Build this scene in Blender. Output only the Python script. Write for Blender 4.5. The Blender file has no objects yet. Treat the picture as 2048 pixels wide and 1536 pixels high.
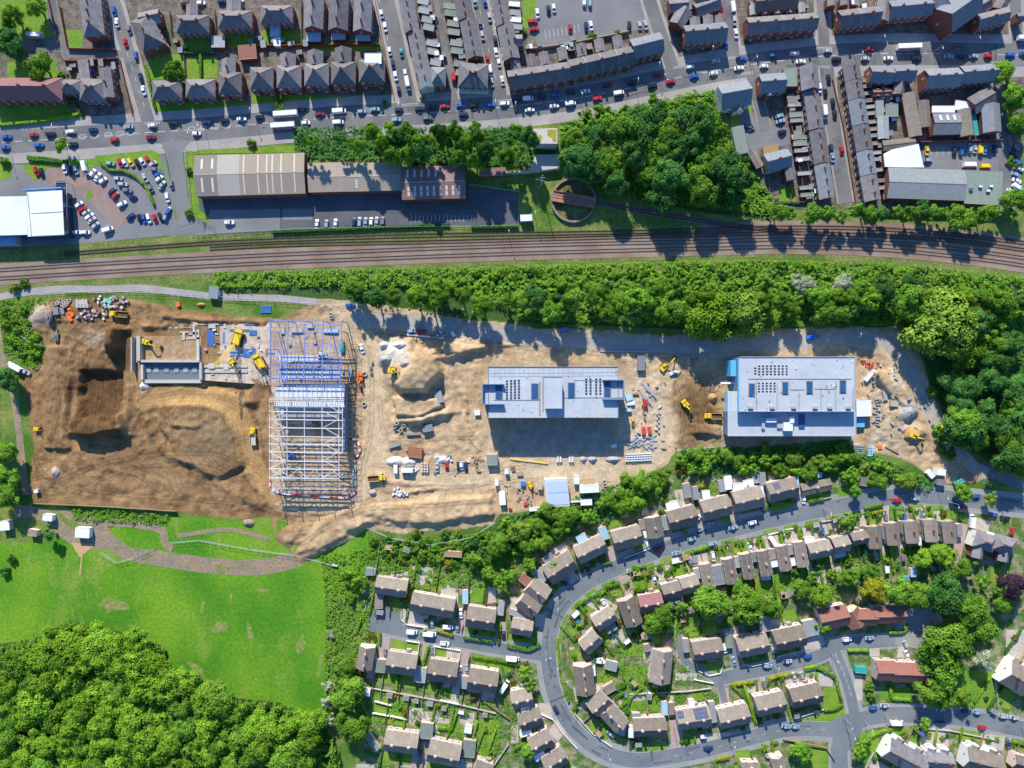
import bpy, math, random
import numpy as np
from math import radians, cos, sin, pi, atan2, hypot
random.seed(7); np.random.seed(7)
# ------------------------------------------------------------------ camera, sky, sun
CH = 340.0                      # flying height in metres, 4 photo pixels per metre on the ground
scene = bpy.context.scene
col = scene.collection
cam_d = bpy.data.cameras.new("camera"); cam = bpy.data.objects.new("camera", cam_d); col.objects.link(cam)
cam.location = (0, 0, CH); cam_d.sensor_width = 36; cam_d.lens = 36 * CH / 512.0
cam_d.clip_start = 1; cam_d.clip_end = 6000
scene.camera = cam
SUN_DX, SUN_DY, SUN_EL = 0.24, -1.0, radians(32.5)
world = bpy.data.worlds.new("World"); scene.world = world; world.use_nodes = True
wn = world.node_tree.nodes; wl = world.node_tree.links
sky = wn.new("ShaderNodeTexSky"); sky.sky_type = 'NISHITA'; sky.sun_disc = False
sky.sun_elevation = SUN_EL; sky.sun_rotation = atan2(-SUN_DX, -SUN_DY); sky.air_density = 1.6; sky.dust_density = 0.3; sky.ozone_density = 3.0
bg = wn["Background"]; tint = wn.new("ShaderNodeMix"); tint.data_type = 'RGBA'; tint.blend_type = 'MULTIPLY'; tint.inputs[0].default_value = 1.0
wl.new(sky.outputs[0], tint.inputs[6]); tint.inputs[7].default_value = (0.55, 0.88, 1.40, 1); wl.new(tint.outputs[2], bg.inputs[0]); bg.inputs[1].default_value = 0.095
sl = bpy.data.lights.new("sun", 'SUN'); sl.energy = 5.0; sl.angle = radians(0.5); sl.color = (1.0, 0.95, 0.84)
so = bpy.data.objects.new("sun", sl); col.objects.link(so)
n_ = hypot(SUN_DX, SUN_DY)
import mathutils
dvec = mathutils.Vector((SUN_DX / n_ * cos(SUN_EL), SUN_DY / n_ * cos(SUN_EL), -sin(SUN_EL)))
so.rotation_euler = dvec.to_track_quat('-Z', 'Y').to_euler(); so.location = (0, 0, 400)
scene.view_settings.view_transform = 'Standard'; scene.view_settings.look = 'None'
scene.view_settings.exposure = 0.5; scene.view_settings.gamma = 1.0
scene.cycles.max_bounces = 5; scene.cycles.diffuse_bounces = 2

# ------------------------------------------------------------------ helpers
def W(px, py, z=0.0):
    f = (CH - z) / CH
    return ((px - 1024) / 4 * f, (768 - py) / 4 * f)
TILE = dict(A=(0, 0, 3.84), B=(0, 280, 3.84), C=(500, 0, 3.84), D=(1000, 0, 3.84), E=(1480, 0, 3.491),
            F=(940, 640, 3.84), S=(480, 600, 3.84), Q=(0, 560, 3.84), R=(940, 250, 3.84), O=(1380, 600, 3.84),
            H=(1200, 900, 3.84), G=(1600, 780, 4.388), I=(1600, 1100, 3.522), J=(1150, 1180, 4.096),
            K=(700, 1040, 3.84), L=(700, 1230, 4.096), U=(950, 880, 4.8), M=(400, 960, 3.84), N=(0, 960, 3.84), P=(0, 0, 1))
def tp(T, x, y):
    t = TILE[T]; return t[0] + x / t[2], t[1] + y / t[2]

MATS = {}
def mat(name, rgb, rough=0.85, noise=0.15, scale=0.5, rgb2=None, scale2=None, spec=0.2, bump=0.0, rnd=0.0, metal=0.0, wave=None, detail=4, coord='Generated', contrast=(0.35, 0.65), rgb3=None, scale3=0.03, stretch=None):
    """procedural material: base colour, a second patch colour, fine grain, tile courses"""
    if name in MATS: return MATS[name]
    m = bpy.data.materials.new(name); m.use_nodes = True; MATS[name] = m
    nt = m.node_tree; N = nt.nodes; Lk = nt.links
    b = N["Principled BSDF"]; b.inputs["Roughness"].default_value = rough; b.inputs["Metallic"].default_value = metal
    b.inputs["Specular IOR Level"].default_value = spec
    tc = N.new("ShaderNodeTexCoord"); geo = N.new("ShaderNodeNewGeometry")
    co = geo.outputs["Position"] if coord == 'World' else tc.outputs["Object"]
    t1 = N.new("ShaderNodeTexNoise"); t1.inputs["Scale"].default_value = scale; t1.inputs["Detail"].default_value = detail; t1.inputs["Roughness"].default_value = 0.65
    Lk.new(co, t1.inputs["Vector"])
    cur = None
    if rgb2:
        t2 = N.new("ShaderNodeTexNoise"); t2.inputs["Scale"].default_value = scale2 or scale * 0.2; t2.inputs["Detail"].default_value = 5
        Lk.new(co, t2.inputs["Vector"])
        r = N.new("ShaderNodeValToRGB"); r.color_ramp.elements[0].position = contrast[0]; r.color_ramp.elements[1].position = contrast[1]
        r.color_ramp.elements[0].color = (*rgb, 1); r.color_ramp.elements[1].color = (*rgb2, 1)
        Lk.new(t2.outputs["Fac"], r.inputs["Fac"]); cur = r.outputs["Color"]
        if rgb3:
            t3 = N.new("ShaderNodeTexNoise"); t3.inputs["Scale"].default_value = scale3; t3.inputs["Detail"].default_value = 9; t3.inputs["Roughness"].default_value = 0.7
            mpg = N.new("ShaderNodeMapping"); mpg.inputs["Scale"].default_value = stretch or (1, 1, 1); mpg.inputs["Location"].default_value = (31, 17, 3); Lk.new(co, mpg.inputs[0]); Lk.new(mpg.outputs[0], t3.inputs["Vector"])
            r3 = N.new("ShaderNodeValToRGB"); r3.color_ramp.elements[0].position = 0.54; r3.color_ramp.elements[1].position = 0.68; Lk.new(t3.outputs["Fac"], r3.inputs["Fac"])
            mx = N.new("ShaderNodeMix"); mx.data_type = 'RGBA'; Lk.new(r3.outputs["Color"], mx.inputs[0]); Lk.new(cur, mx.inputs[6]); mx.inputs[7].default_value = (*rgb3, 1); cur = mx.outputs[2]
    mp = N.new("ShaderNodeMapRange"); mp.inputs["From Min"].default_value = 0.3; mp.inputs["From Max"].default_value = 0.7
    mp.inputs["To Min"].default_value = 1 - noise; mp.inputs["To Max"].default_value = 1 + noise
    Lk.new(t1.outputs["Fac"], mp.inputs["Value"])
    v = mp.outputs["Result"]
    if rnd:
        oi = N.new("ShaderNodeObjectInfo"); m2 = N.new("ShaderNodeMapRange")
        m2.inputs["To Min"].default_value = 1 - rnd; m2.inputs["To Max"].default_value = 1 + rnd
        Lk.new(oi.outputs["Random"], m2.inputs["Value"])
        mm = N.new("ShaderNodeMath"); mm.operation = 'MULTIPLY'; Lk.new(v, mm.inputs[0]); Lk.new(m2.outputs["Result"], mm.inputs[1]); v = mm.outputs[0]
    if wave:
        wv = N.new("ShaderNodeTexWave"); wv.bands_direction = wave[0]; wv.inputs["Scale"].default_value = wave[1]; wv.inputs["Distortion"].default_value = 0.3
        Lk.new(tc.outputs["Object"], wv.inputs["Vector"])
        m3 = N.new("ShaderNodeMapRange"); m3.inputs["To Min"].default_value = 1 - wave[2]; m3.inputs["To Max"].default_value = 1 + wave[2] * 0.4
        Lk.new(wv.outputs["Fac"], m3.inputs["Value"])
        mm = N.new("ShaderNodeMath"); mm.operation = 'MULTIPLY'; Lk.new(v, mm.inputs[0]); Lk.new(m3.outputs["Result"], mm.inputs[1]); v = mm.outputs[0]
    vm = N.new("ShaderNodeVectorMath"); vm.operation = 'SCALE'
    if cur is not None: Lk.new(cur, vm.inputs[0])
    else: vm.inputs[0].default_value = rgb
    Lk.new(v, vm.inputs["Scale"]); Lk.new(vm.outputs[0], b.inputs["Base Color"])
    if bump:
        bp = N.new("ShaderNodeBump"); bp.inputs["Strength"].default_value = bump; bp.inputs["Distance"].default_value = 0.3
        Lk.new(t1.outputs["Fac"], bp.inputs["Height"]); Lk.new(bp.outputs[0], b.inputs["Normal"])
    return m

def mesh(name, V, F, ms, fm=None, smooth=False):
    me = bpy.data.meshes.new(name); me.from_pydata([tuple(v) for v in V], [], [tuple(f) for f in F])
    for m in (ms if isinstance(ms, (list, tuple)) else [ms]): me.materials.append(m)
    if fm is not None: me.polygons.foreach_set("material_index", fm)
    if smooth: me.polygons.foreach_set("use_smooth", [True] * len(F))
    me.update(); return me
def link(name, me, parent=None, loc=(0, 0, 0), rz=0.0, sc=None):
    o = bpy.data.objects.new(name, me); col.objects.link(o); o.location = loc; o.rotation_euler = (0, 0, rz)
    if sc is not None: o.scale = sc if isinstance(sc, (tuple, list)) else (sc, sc, sc)
    if parent: o.parent = parent
    return o
class MB:
    def __init__(s): s.V = []; s.F = []; s.M = []
    def box(s, x0, x1, y0, y1, z0, z1, m=0):
        b = len(s.V); s.V += [(x0, y0, z0), (x1, y0, z0), (x1, y1, z0), (x0, y1, z0), (x0, y0, z1), (x1, y0, z1), (x1, y1, z1), (x0, y1, z1)]
        for f in ((0, 3, 2, 1), (4, 5, 6, 7), (0, 1, 5, 4), (1, 2, 6, 5), (2, 3, 7, 6), (3, 0, 4, 7)): s.F.append([b + i for i in f]); s.M.append(m)
        return s
    def poly(s, pts, m=0):
        b = len(s.V); s.V += [tuple(p) for p in pts]; s.F.append(list(range(b, b + len(pts)))); s.M.append(m); return s
    def prism(s, pts, z0, z1, m=0, mt=None):
        n = len(pts); b = len(s.V)
        a = sum(pts[i][0] * pts[(i + 1) % n][1] - pts[(i + 1) % n][0] * pts[i][1] for i in range(n))
        if a < 0: pts = pts[::-1]
        s.V += [(p[0], p[1], z0) for p in pts] + [(p[0], p[1], z1) for p in pts]
        s.F.append([b + n + i for i in range(n)]); s.M.append(m if mt is None else mt)
        s.F.append([b + n - 1 - i for i in range(n)]); s.M.append(m)
        for i in range(n): j = (i + 1) % n; s.F.append([b + i, b + j, b + n + j, b + n + i]); s.M.append(m)
        return s
    def beam(s, a, c, w, h=None, m=0):
        h = h or w; a = mathutils.Vector(a); c = mathutils.Vector(c); d = (c - a)
        if d.length < 1e-6: return s
        d.normalize(); up = mathutils.Vector((0, 0, 1)) if abs(d.z) < 0.95 else mathutils.Vector((0, 1, 0))
        r = d.cross(up).normalized(); u = r.cross(d).normalized(); b = len(s.V)
        for p in (a, c):
            for i, j in ((-1, -1), (1, -1), (1, 1), (-1, 1)): s.V.append(tuple(p + r * (i * w / 2) + u * (j * h / 2)))
        for f in ((0, 1, 2, 3), (7, 6, 5, 4), (0, 4, 5, 1), (1, 5, 6, 2), (2, 6, 7, 3), (3, 7, 4, 0)): s.F.append([b + i for i in f]); s.M.append(m)
        return s
    def cyl(s, c, r, z0, z1, n=12, r2=None, m=0, axis='z'):
        r2 = r if r2 is None else r2; b = len(s.V)
        for zz, rr in ((z0, r), (z1, r2)):
            for i in range(n):
                a = 2 * pi * i / n
                if axis == 'z': s.V.append((c[0] + rr * cos(a), c[1] + rr * sin(a), zz))
                elif axis == 'y': s.V.append((c[0] + rr * cos(a), zz, c[1] + rr * sin(a)))
                else: s.V.append((zz, c[0] + rr * cos(a), c[1] + rr * sin(a)))
        s.F.append([b + n + i for i in range(n)]); s.M.append(m); s.F.append([b + n - 1 - i for i in range(n)]); s.M.append(m)
        for i in range(n): j = (i + 1) % n; s.F.append([b + i, b + j, b + n + j, b + n + i]); s.M.append(m)
        return s
    def ring(s, c, ro, ri, z0, z1, n=16, m=0):
        b = len(s.V)
        for zz in (z0, z1):
            for rr in (ro, ri):
                for i in range(n): a = 2 * pi * i / n; s.V.append((c[0] + rr * cos(a), c[1] + rr * sin(a), zz))
        for i in range(n):
            j = (i + 1) % n
            for q in ((i, j, 2 * n + j, 2 * n + i), (n + j, n + i, 3 * n + i, 3 * n + j), (2 * n + i, 2 * n + j, 3 * n + j, 3 * n + i)):
                s.F.append([b + t for t in q]); s.M.append(m)
        return s
    def rot(s, ang, ox=0, oy=0):
        c, t = cos(ang), sin(ang); s.V = [(ox + x * c - y * t, oy + x * t + y * c, z) for x, y, z in s.V]; return s
    def me(s, name, ms, smooth=False): return mesh(name, s.V, s.F, ms, s.M, smooth)

THINGS = []
def thing(name, look, cat, px, py, group=None, rz=0, z=0, data=None, h=0.0):
    x, y = W(px, py, h)
    o = bpy.data.objects.new(name, data); col.objects.link(o); o.location = (x, y, z); o.rotation_euler = (0, 0, rz)
    o["category"] = cat
    if group: o["group"] = group
    THINGS.append([o, look, px, py]); return o
def tag(o, look, cat, px, py, group=None):
    o["category"] = cat
    if group: o["group"] = group
    THINGS.append([o, look, px, py]); return o
def structure(o, kind='structure'): o["kind"] = kind; return o

def sheet(name, pts, z, m, T='P'):
    z = uz(z)
    P = [W(*tp(T, x, y)) for x, y in pts]
    a = sum(P[i][0] * P[(i + 1) % len(P)][1] - P[(i + 1) % len(P)][0] * P[i][1] for i in range(len(P)))
    if a < 0: P = P[::-1]
    return structure(link(name, mesh(name, [(x, y, z) for x, y in P], [list(range(len(P)))], m)))
def smooth_line(pts, n=6):
    out = []
    P = [pts[0]] + list(pts) + [pts[-1]]
    for i in range(1, len(P) - 2):
        p0, p1, p2, p3 = map(np.array, (P[i - 1], P[i], P[i + 1], P[i + 2]))
        for k in range(n):
            t = k / n; out.append(tuple(0.5 * ((2 * p1) + (-p0 + p2) * t + (2 * p0 - 5 * p1 + 4 * p2 - p3) * t * t + (-p0 + 3 * p1 - 3 * p2 + p3) * t ** 3)))
    out.append(tuple(pts[-1])); return out
def offs(P, d):
    P = np.array(P, float); T_ = np.gradient(P, axis=0); T_ /= np.linalg.norm(T_, axis=1)[:, None] + 1e-9
    return P + np.stack([-T_[:, 1], T_[:, 0]], 1) * d
def ribbon_geo(P, w0, w1, z):
    A = offs(P, w0); B = offs(P, w1); n = len(P)
    V = [(x, y, z) for x, y in A] + [(x, y, z) for x, y in B]
    F = [(i, n + i, n + i + 1, i + 1) if w1 < w0 else (i, i + 1, n + i + 1, n + i) for i in range(n - 1)]
    return V, F
def ribbon(name, pts, wpx, z, m, sm=6, kind=True):
    P = [W(x, y) for x, y in (smooth_line(pts, sm) if sm else pts)]; z = uz(z)
    V, F = ribbon_geo(P, wpx / 8, -wpx / 8, z)
    o = link(name, mesh(name, V, F, m))
    return structure(o) if kind else o
def merge(name, geos, m):
    V = []; F = []
    for v, f in geos: b = len(V); V += list(v); F += [[b + i for i in q] for q in f]
    return structure(link(name, mesh(name, V, F, m)))

# ------------------------------------------------------------------ materials
asphalt = mat('asphalt', (0.135, 0.133, 0.135), 0.9, 0.14, 1.2, (0.20, 0.19, 0.18), 0.06, coord='World', rgb3=(0.10, 0.10, 0.10), scale3=0.08)
asphalt_est = mat('asphalt_estate', (0.145, 0.165, 0.175), 0.9, 0.12, 1.0, (0.19, 0.205, 0.21), 0.06, coord='World', rgb3=(0.115, 0.13, 0.145), scale3=0.09)
asphalt_dark = mat('asphalt_dark', (0.085, 0.085, 0.095), 0.9, 0.15, 1.0, (0.12, 0.12, 0.125), 0.08, coord='World')
asphalt_yard = mat('asphalt_yard', (0.17, 0.17, 0.175), 0.9, 0.1, 1.0, (0.22, 0.215, 0.21), 0.06, coord='World')
paving = mat('pavement_mat', (0.30, 0.27, 0.25), 0.9, 0.15, 1.5, (0.36, 0.33, 0.30), 0.15, coord='World')
paving_est = mat('pavement_estate_mat', (0.25, 0.26, 0.25), 0.9, 0.12, 1.5, (0.31, 0.30, 0.28), 0.15, coord='World')
brickpave = mat('brick_paving', (0.26, 0.17, 0.14), 0.9, 0.15, 1.5, (0.30, 0.22, 0.19), 0.2, coord='World')
urban = mat('yard_ground', (0.10, 0.085, 0.072), 0.95, 0.35, 1.0, (0.22, 0.18, 0.14), 0.25, coord='World', rgb3=(0.06, 0.10, 0.03), scale3=0.12)
garden = mat('garden_ground', (0.075, 0.15, 0.025), 0.95, 0.4, 0.8, (0.26, 0.23, 0.14), 0.22, coord='World', contrast=(0.45, 0.60))
grass_field = mat('field_grass', (0.060, 0.20, 0.010), 0.95, 0.32, 0.7, (0.14, 0.28, 0.016), 0.03, coord='World', contrast=(0.38, 0.62), detail=8, rgb3=(0.19, 0.27, 0.04), scale3=0.05, stretch=(1, .5, 1))
grass_rough = mat('rough_grass', (0.07, 0.15, 0.02), 0.95, 0.3, 0.6, (0.19, 0.22, 0.05), 0.09, coord='World')
grass_rail = mat('rail_grass', (0.09, 0.15, 0.025), 0.95, 0.4, 0.8, (0.20, 0.21, 0.07), 0.10, coord='World')
lawn_m = mat('lawn_mat', (0.10, 0.24, 0.02), 0.95, 0.2, 0.7, (0.20, 0.28, 0.035), 0.12, coord='World')
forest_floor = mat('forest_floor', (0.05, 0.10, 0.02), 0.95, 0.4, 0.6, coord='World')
ballast = mat('ballast', (0.22, 0.148, 0.105), 0.95, 0.2, 2.0, (0.31, 0.23, 0.175), 0.08, coord='World')
sleeper_m = mat('sleepers', (0.10, 0.07, 0.055), 0.9, 0.2, 1.0, coord='World')
sleeper_c = mat('concrete_sleepers', (0.24, 0.20, 0.17), 0.9, 0.2, 1.0, coord='World')
rail_m = mat('rail_steel', (0.10, 0.06, 0.05), 0.6, 0.1, 1.0, coord='World')
white_paint = mat('white_road_paint', (0.62, 0.62, 0.60), 0.7, 0.2, 2.0, coord='World')
stone = mat('kerb_stone', (0.42, 0.39, 0.36), 0.9, 0.15, 2.0, coord='World')
slate = mat('slate_roof', (0.215, 0.198, 0.198), 0.75, 0.22, 0.8, (0.155, 0.148, 0.155), .25, rnd=0.22, wave=('Y', 1.2, 0.12), spec=0.2)
slate_b = mat('slate_roof_blue', (0.20, 0.215, 0.235), 0.7, 0.2, 0.8, rnd=0.15, wave=('Y', 1.2, 0.12), spec=0.3)
tile_brown = mat('brown_tile_roof', (0.255, 0.21, 0.165), 0.85, 0.16, 0.8, (0.20, 0.17, 0.14), .3, rnd=0.28, wave=('Y', 1.1, 0.10))
tile_red = mat('red_tile_roof', (0.27, 0.115, 0.085), 0.85, 0.12, 0.8, rnd=0.10, wave=('Y', 1.1, 0.10))
tile_maroon = mat('maroon_tile_roof', (0.26, 0.125, 0.12), 0.85, 0.12, 0.8, wave=('Y', 1.1, 0.10))
brick_red = mat('red_brick', (0.22, 0.085, 0.06), 0.9, 0.2, 3.0, rnd=0.12)
brick_sunlit = mat('sunlit_brick', (0.62, 0.46, 0.40), 0.9, 0.12, 3.0, rnd=0.15)  # brick whitened so its colour carries the overexposed sun on the fronts
render_w = mat('white_render', (0.68, 0.66, 0.62), 0.85, 0.06, 2.0)
stone_wall = mat('sandstone', (0.42, 0.35, 0.25), 0.9, 0.15, 2.0, rnd=0.1)
upvc = mat('white_frame', (0.8, 0.8, 0.8), 0.5, 0.02, 1.0)
glass = mat('window_glass', (0.03, 0.05, 0.08), 0.12, 0.1, 1.0, spec=0.6)
door_m = mat('door_paint', (0.10, 0.06, 0.05), 0.5, 0.05, 1.0, rnd=0.5)
flat_grey = mat('grey_flat_roof', (0.27, 0.29, 0.29), 0.85, 0.12, 0.6, rnd=0.2)
flat_green = mat('green_flat_roof', (0.20, 0.24, 0.20), 0.85, 0.12, 0.6, rnd=0.15)
flat_white = mat('white_flat_roof', (0.74, 0.76, 0.79), 0.6, 0.08, 0.25, (0.64, 0.67, 0.71), .12, rnd=0.05)
flat_blue = mat('blue_glass_roof', (0.35, 0.52, 0.62), 0.4, 0.08, 0.8, rnd=0.15)
metal_w = mat('warehouse_roof', (0.31, 0.25, 0.185), 0.6, 0.05, 0.3, wave=('X', 1.6, 0.10))
metal_w2 = mat('warehouse_roof_brown', (0.33, 0.27, 0.21), 0.6, 0.08, 0.3, wave=('X', 1.6, 0.10))
metal_w3 = mat('warehouse_roof_red', (0.25, 0.155, 0.13), 0.6, 0.08, 0.3, wave=('X', 1.6, 0.12))
skylight = mat('rooflight', (0.60, 0.56, 0.50), 0.4, 0.05, 1.0)
clad_grey = mat('grey_cladding', (0.52, 0.53, 0.55), 0.6, 0.06, 0.4, wave=('X', 0.9, 0.05))
bark = mat('bark', (0.12, 0.09, 0.06), 0.95, 0.3, 3.0)
wood_m = mat('timber', (0.36, 0.24, 0.12), 0.9, 0.2, 2.0, rnd=0.25)
fence_m = mat('fence_timber', (0.24, 0.17, 0.11), 0.9, 0.2, 2.0, rnd=0.2)
concrete = mat('concrete', (0.46, 0.43, 0.38), 0.9, 0.12, 1.2, rnd=0.1)
yellow_p = mat('yellow_plant_paint', (0.75, 0.50, 0.03), 0.5, 0.08, 2.0)
orange_p = mat('orange_paint', (0.80, 0.16, 0.03), 0.6, 0.08, 2.0)
black_r = mat('black_rubber', (0.03, 0.03, 0.03), 0.8, 0.1, 2.0)
steel_w = mat('white_steel', (0.62, 0.62, 0.63), 0.5, 0.03, 1.0)
steel_b = mat('blue_primed_steel', (0.17, 0.27, 0.58), 0.5, 0.05, 1.0)
steel_g = mat('galvanised_steel', (0.45, 0.46, 0.48), 0.45, 0.05, 1.0, metal=0.3)
roof_metal = mat('standing_seam_roof', (0.47, 0.50, 0.52), 0.6, 0.08, 0.3, (0.41, 0.44, 0.465), .06, wave=('X', 0.55, 0.10), spec=0.3)
dark_blue = mat('blue_rooflight', (0.03, 0.09, 0.22), 0.25, 0.1, 1.0, spec=0.6)
pv_m = mat('solar_cells', (0.05, 0.07, 0.13), 0.25, 0.1, 2.0, spec=0.5)
teal_m = mat('teal_sheet', (0.03, 0.32, 0.28), 0.6, 0.1, 2.0)
cyan_m = mat('cyan_membrane', (0.10, 0.42, 0.62), 0.6, 0.1, 2.0)

# ------------------------------------------------------------------ ground sheets
GXA, GXB, GYA, GYB = -246.0, 246.0, -92.0, 46.0
gxs = [-1500, GXA, GXB, 1500]; gys = [-1500, GYA, GYB, 1500]; gV = [(x, y, 0) for y in gys for x in gxs]
structure(link('ground', mesh('ground', gV, [(j * 4 + i, j * 4 + i + 1, j * 4 + i + 5, j * 4 + i + 4) for j in range(3) for i in range(3) if not (i == 1 and j == 1)], grass_rough)))
Z = lambda k: 0.02 * k
zi = [0]
def uz(z): zi[0] += 1; return z + 0.0007 * (zi[0] % 28)
sheet('yard_ground', [(-400, -500), (2450, -500), (2450, 210), (2048, 200), (2040, 420), (1540, 420), (1480, 300), (1430, 170), (1100, 240), (600, 270), (0, 320), (-400, 330)], Z(1), urban)
sheet('garden_ground', [(740, 1130), (900, 1110), (1080, 1080), (1200, 1040), (1300, 960), (1450, 930), (1720, 940), (1900, 985), (2450, 1000), (2450, 1900), (720, 1900), (730, 1300), (715, 1200)], Z(1), garden)
sheet('field', [(-400, 1085), (90, 1085), (200, 1060), (330, 1035), (560, 1035), (640, 1100), (735, 1050), (740, 1130), (715, 1200), (700, 1320), (690, 1900), (-400, 1900)], Z(1), grass_field)
sheet('field_edge', [(655, 1190), (715, 1195), (735, 1290), (725, 1420), (690, 1540), (650, 1540), (655, 1400)], Z(2), grass_rough)
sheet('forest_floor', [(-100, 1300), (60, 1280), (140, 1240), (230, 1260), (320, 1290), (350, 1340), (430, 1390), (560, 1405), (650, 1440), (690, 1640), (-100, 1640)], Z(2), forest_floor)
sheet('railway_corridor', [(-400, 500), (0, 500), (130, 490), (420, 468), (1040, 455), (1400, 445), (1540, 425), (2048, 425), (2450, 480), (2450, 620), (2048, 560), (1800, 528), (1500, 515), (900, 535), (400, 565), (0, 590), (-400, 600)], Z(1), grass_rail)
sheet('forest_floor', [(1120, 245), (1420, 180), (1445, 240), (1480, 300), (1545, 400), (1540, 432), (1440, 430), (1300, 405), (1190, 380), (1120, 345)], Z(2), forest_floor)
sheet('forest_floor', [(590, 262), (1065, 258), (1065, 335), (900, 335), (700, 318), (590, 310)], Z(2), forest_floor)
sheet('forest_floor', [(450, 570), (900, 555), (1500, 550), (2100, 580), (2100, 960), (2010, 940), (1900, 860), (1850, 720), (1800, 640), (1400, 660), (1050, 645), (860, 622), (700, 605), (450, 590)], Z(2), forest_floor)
# top-left gardens
for p in ([(0, 0), (95, 0), (100, 60), (115, 75), (0, 80)], [(15, 125), (110, 120), (120, 155), (15, 160)],
          [(130, 60), (165, 60), (165, 100), (135, 100)], [(0, 205), (120, 205), (160, 230), (165, 243), (0, 250)],
          [(375, 115), (435, 115), (435, 155), (375, 160)], [(300, 105), (370, 110), (375, 155), (300, 160)],
          [(365, 70), (420, 65), (420, 100), (368, 105)], [(445, 60), (505, 60), (505, 95), (445, 98)],
          [(525, 60), (605, 60), (605, 95), (525, 95)], [(310, 200), (495, 200), (495, 232), (315, 232)],
          [(505, 190), (780, 190), (785, 208), (505, 222)], [(625, 85), (760, 85), (765, 100), (625, 105)], [(1045, 0), (1085, 0), (1080, 60), (1045, 55)],
          [(1460, 200), (1500, 195), (1505, 240), (1460, 255)]):
    sheet('lawn', p, Z(2), lawn_m)

dry_m = mat('dry_grass', (0.26, 0.24, 0.09), .95, .3, .6, (0.13, 0.22, 0.03), .4, coord='World')
for cx_, cy_, rx_, ry_, a_ in ((405, 1215, 4, 16, 12), (462, 1195, 2.5, 12, 3), (225, 1210, 34, 15, 8), (440, 1255, 22, 12, -10), (500, 1270, 6, 24, -12), (305, 1158, 4, 7, 20), (395, 1340, 26, 8, 40), (430, 1370, 30, 9, 20), (25, 1085, 3, 16, -35), (60, 1120, 3, 12, -40), (640, 1330, 5, 30, 10), (600, 1290, 10, 20, 20), (525, 1180, 12, 5, 0)):
    rr_ = random.Random(cx_); pts_ = [(cx_ + (rx_ * cos(t)) * cos(radians(a_)) * rr_.uniform(.6, 1.2) - (ry_ * sin(t)) * sin(radians(a_)) * rr_.uniform(.6, 1.2), cy_ + (rx_ * cos(t)) * sin(radians(a_)) + (ry_ * sin(t)) * cos(radians(a_)) * rr_.uniform(.6, 1.2)) for t in [2 * pi * k / 14 for k in range(14)]]
    sheet('dry_grass_patch', pts_, Z(3), dry_m)
ribbon('trodden_path', [(135, 1100), (138, 1180), (150, 1250)], 2.5, Z(3), dry_m)
# ------------------------------------------------------------------ roads
MAIN = [(-300, 295), (-100, 290), (0, 285), (130, 277), (300, 265), (430, 256), (569, 243), (700, 233), (760, 231), (927, 221), (1059, 209), (1180, 192), (1314, 164), (1383, 150), (1450, 138), (1527, 126), (1600, 118), (1654, 112), (1775, 107), (1900, 108), (2020, 110), (2200, 112)]
side = [([(215, -40), (300, 256)], 26, 42), ([(762, -40), (822, 225)], 34, 50), ([(862, -40), (912, 215)], 14, 14), ([(950, -40), (1004, 210)], 28, 40),
        ([(1290, -40), (1305, 20), (1350, 150)], 26, 38), ([(1446, -40), (1470, 130)], 24, 36), ([(1642, -40), (1649, 110)], 22, 34), ([(2028, -40), (2036, 100)], 22, 34),
        ([(1652, 125), (1665, 240), (1692, 406)], 28, 34), ([(1500, 140), (1516, 200), (1532, 262)], 22, 26), ([(1992, 120), (2004, 250), (2014, 420)], 24, 28), ([(100, -40), (108, 40), (140, 118)], 20, 22), ([(128, 108), (245, 108)], 14, 16),
        ([(-20, 88), (120, 92)], 26, 26)]
gP = []; gR = []; gK = []
def rg(pts, w, z, sm=6): return ribbon_geo([W(x, y) for x, y in smooth_line(pts, sm)], w / 8, -w / 8, z)
for pts, w, wp in side:
    ribbon('pavement', pts, wp, Z(3), paving); ribbon('side_street', pts, w, Z(6), asphalt)
ribbon('pavement', [(x, y + 2) for x, y in MAIN], 84, Z(4), paving)
ribbon('kerb', MAIN, 48, Z(5), stone); ribbon('main_road', MAIN, 46, Z(7), asphalt)
EST = [(2300, 1020), (2100, 1015), (1960, 1003), (1870, 993), (1800, 992), (1700, 1008), (1600, 1028), (1500, 1050), (1400, 1076), (1300, 1108), (1226, 1139), (1170, 1168), (1128, 1205), (1106, 1245), (1097, 1300), (1101, 1352), (1115, 1405), (1145, 1455), (1188, 1493), (1235, 1514), (1290, 1520), (1394, 1503), (1470, 1484), (1565, 1460), (1640, 1458), (1690, 1462)]
ests = [(EST, 30, 50), ([(1690, 1466), (1720, 1440), (1799, 1429), (1941, 1438), (2046, 1458), (2200, 1480)], 32, 46), ([(1690, 1460), (1678, 1500), (1685, 1600)], 34, 46),
        ([(1655, 1290), (1672, 1310), (1691, 1356), (1703, 1400), (1712, 1440)], 22, 36), ([(1841, 1268), (1799, 1279), (1736, 1284), (1670, 1290), (1638, 1312), (1540, 1336), (1467, 1351), (1430, 1362)], 26, 34),
        ([(1440, 1362), (1400, 1340), (1370, 1322), (1355, 1270)], 16, 20), ([(1478, 1345), (1470, 1320), (1462, 1280)], 16, 18), ([(1440, 1365), (1446, 1390), (1452, 1415)], 14, 16),
        ([(1092, 1311), (1030, 1302), (960, 1290), (882, 1276), (804, 1262), (762, 1252)], 24, 38)]
for pts, w, wp in ests: ribbon('pavement', pts, wp, Z(3), paving_est)
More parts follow.
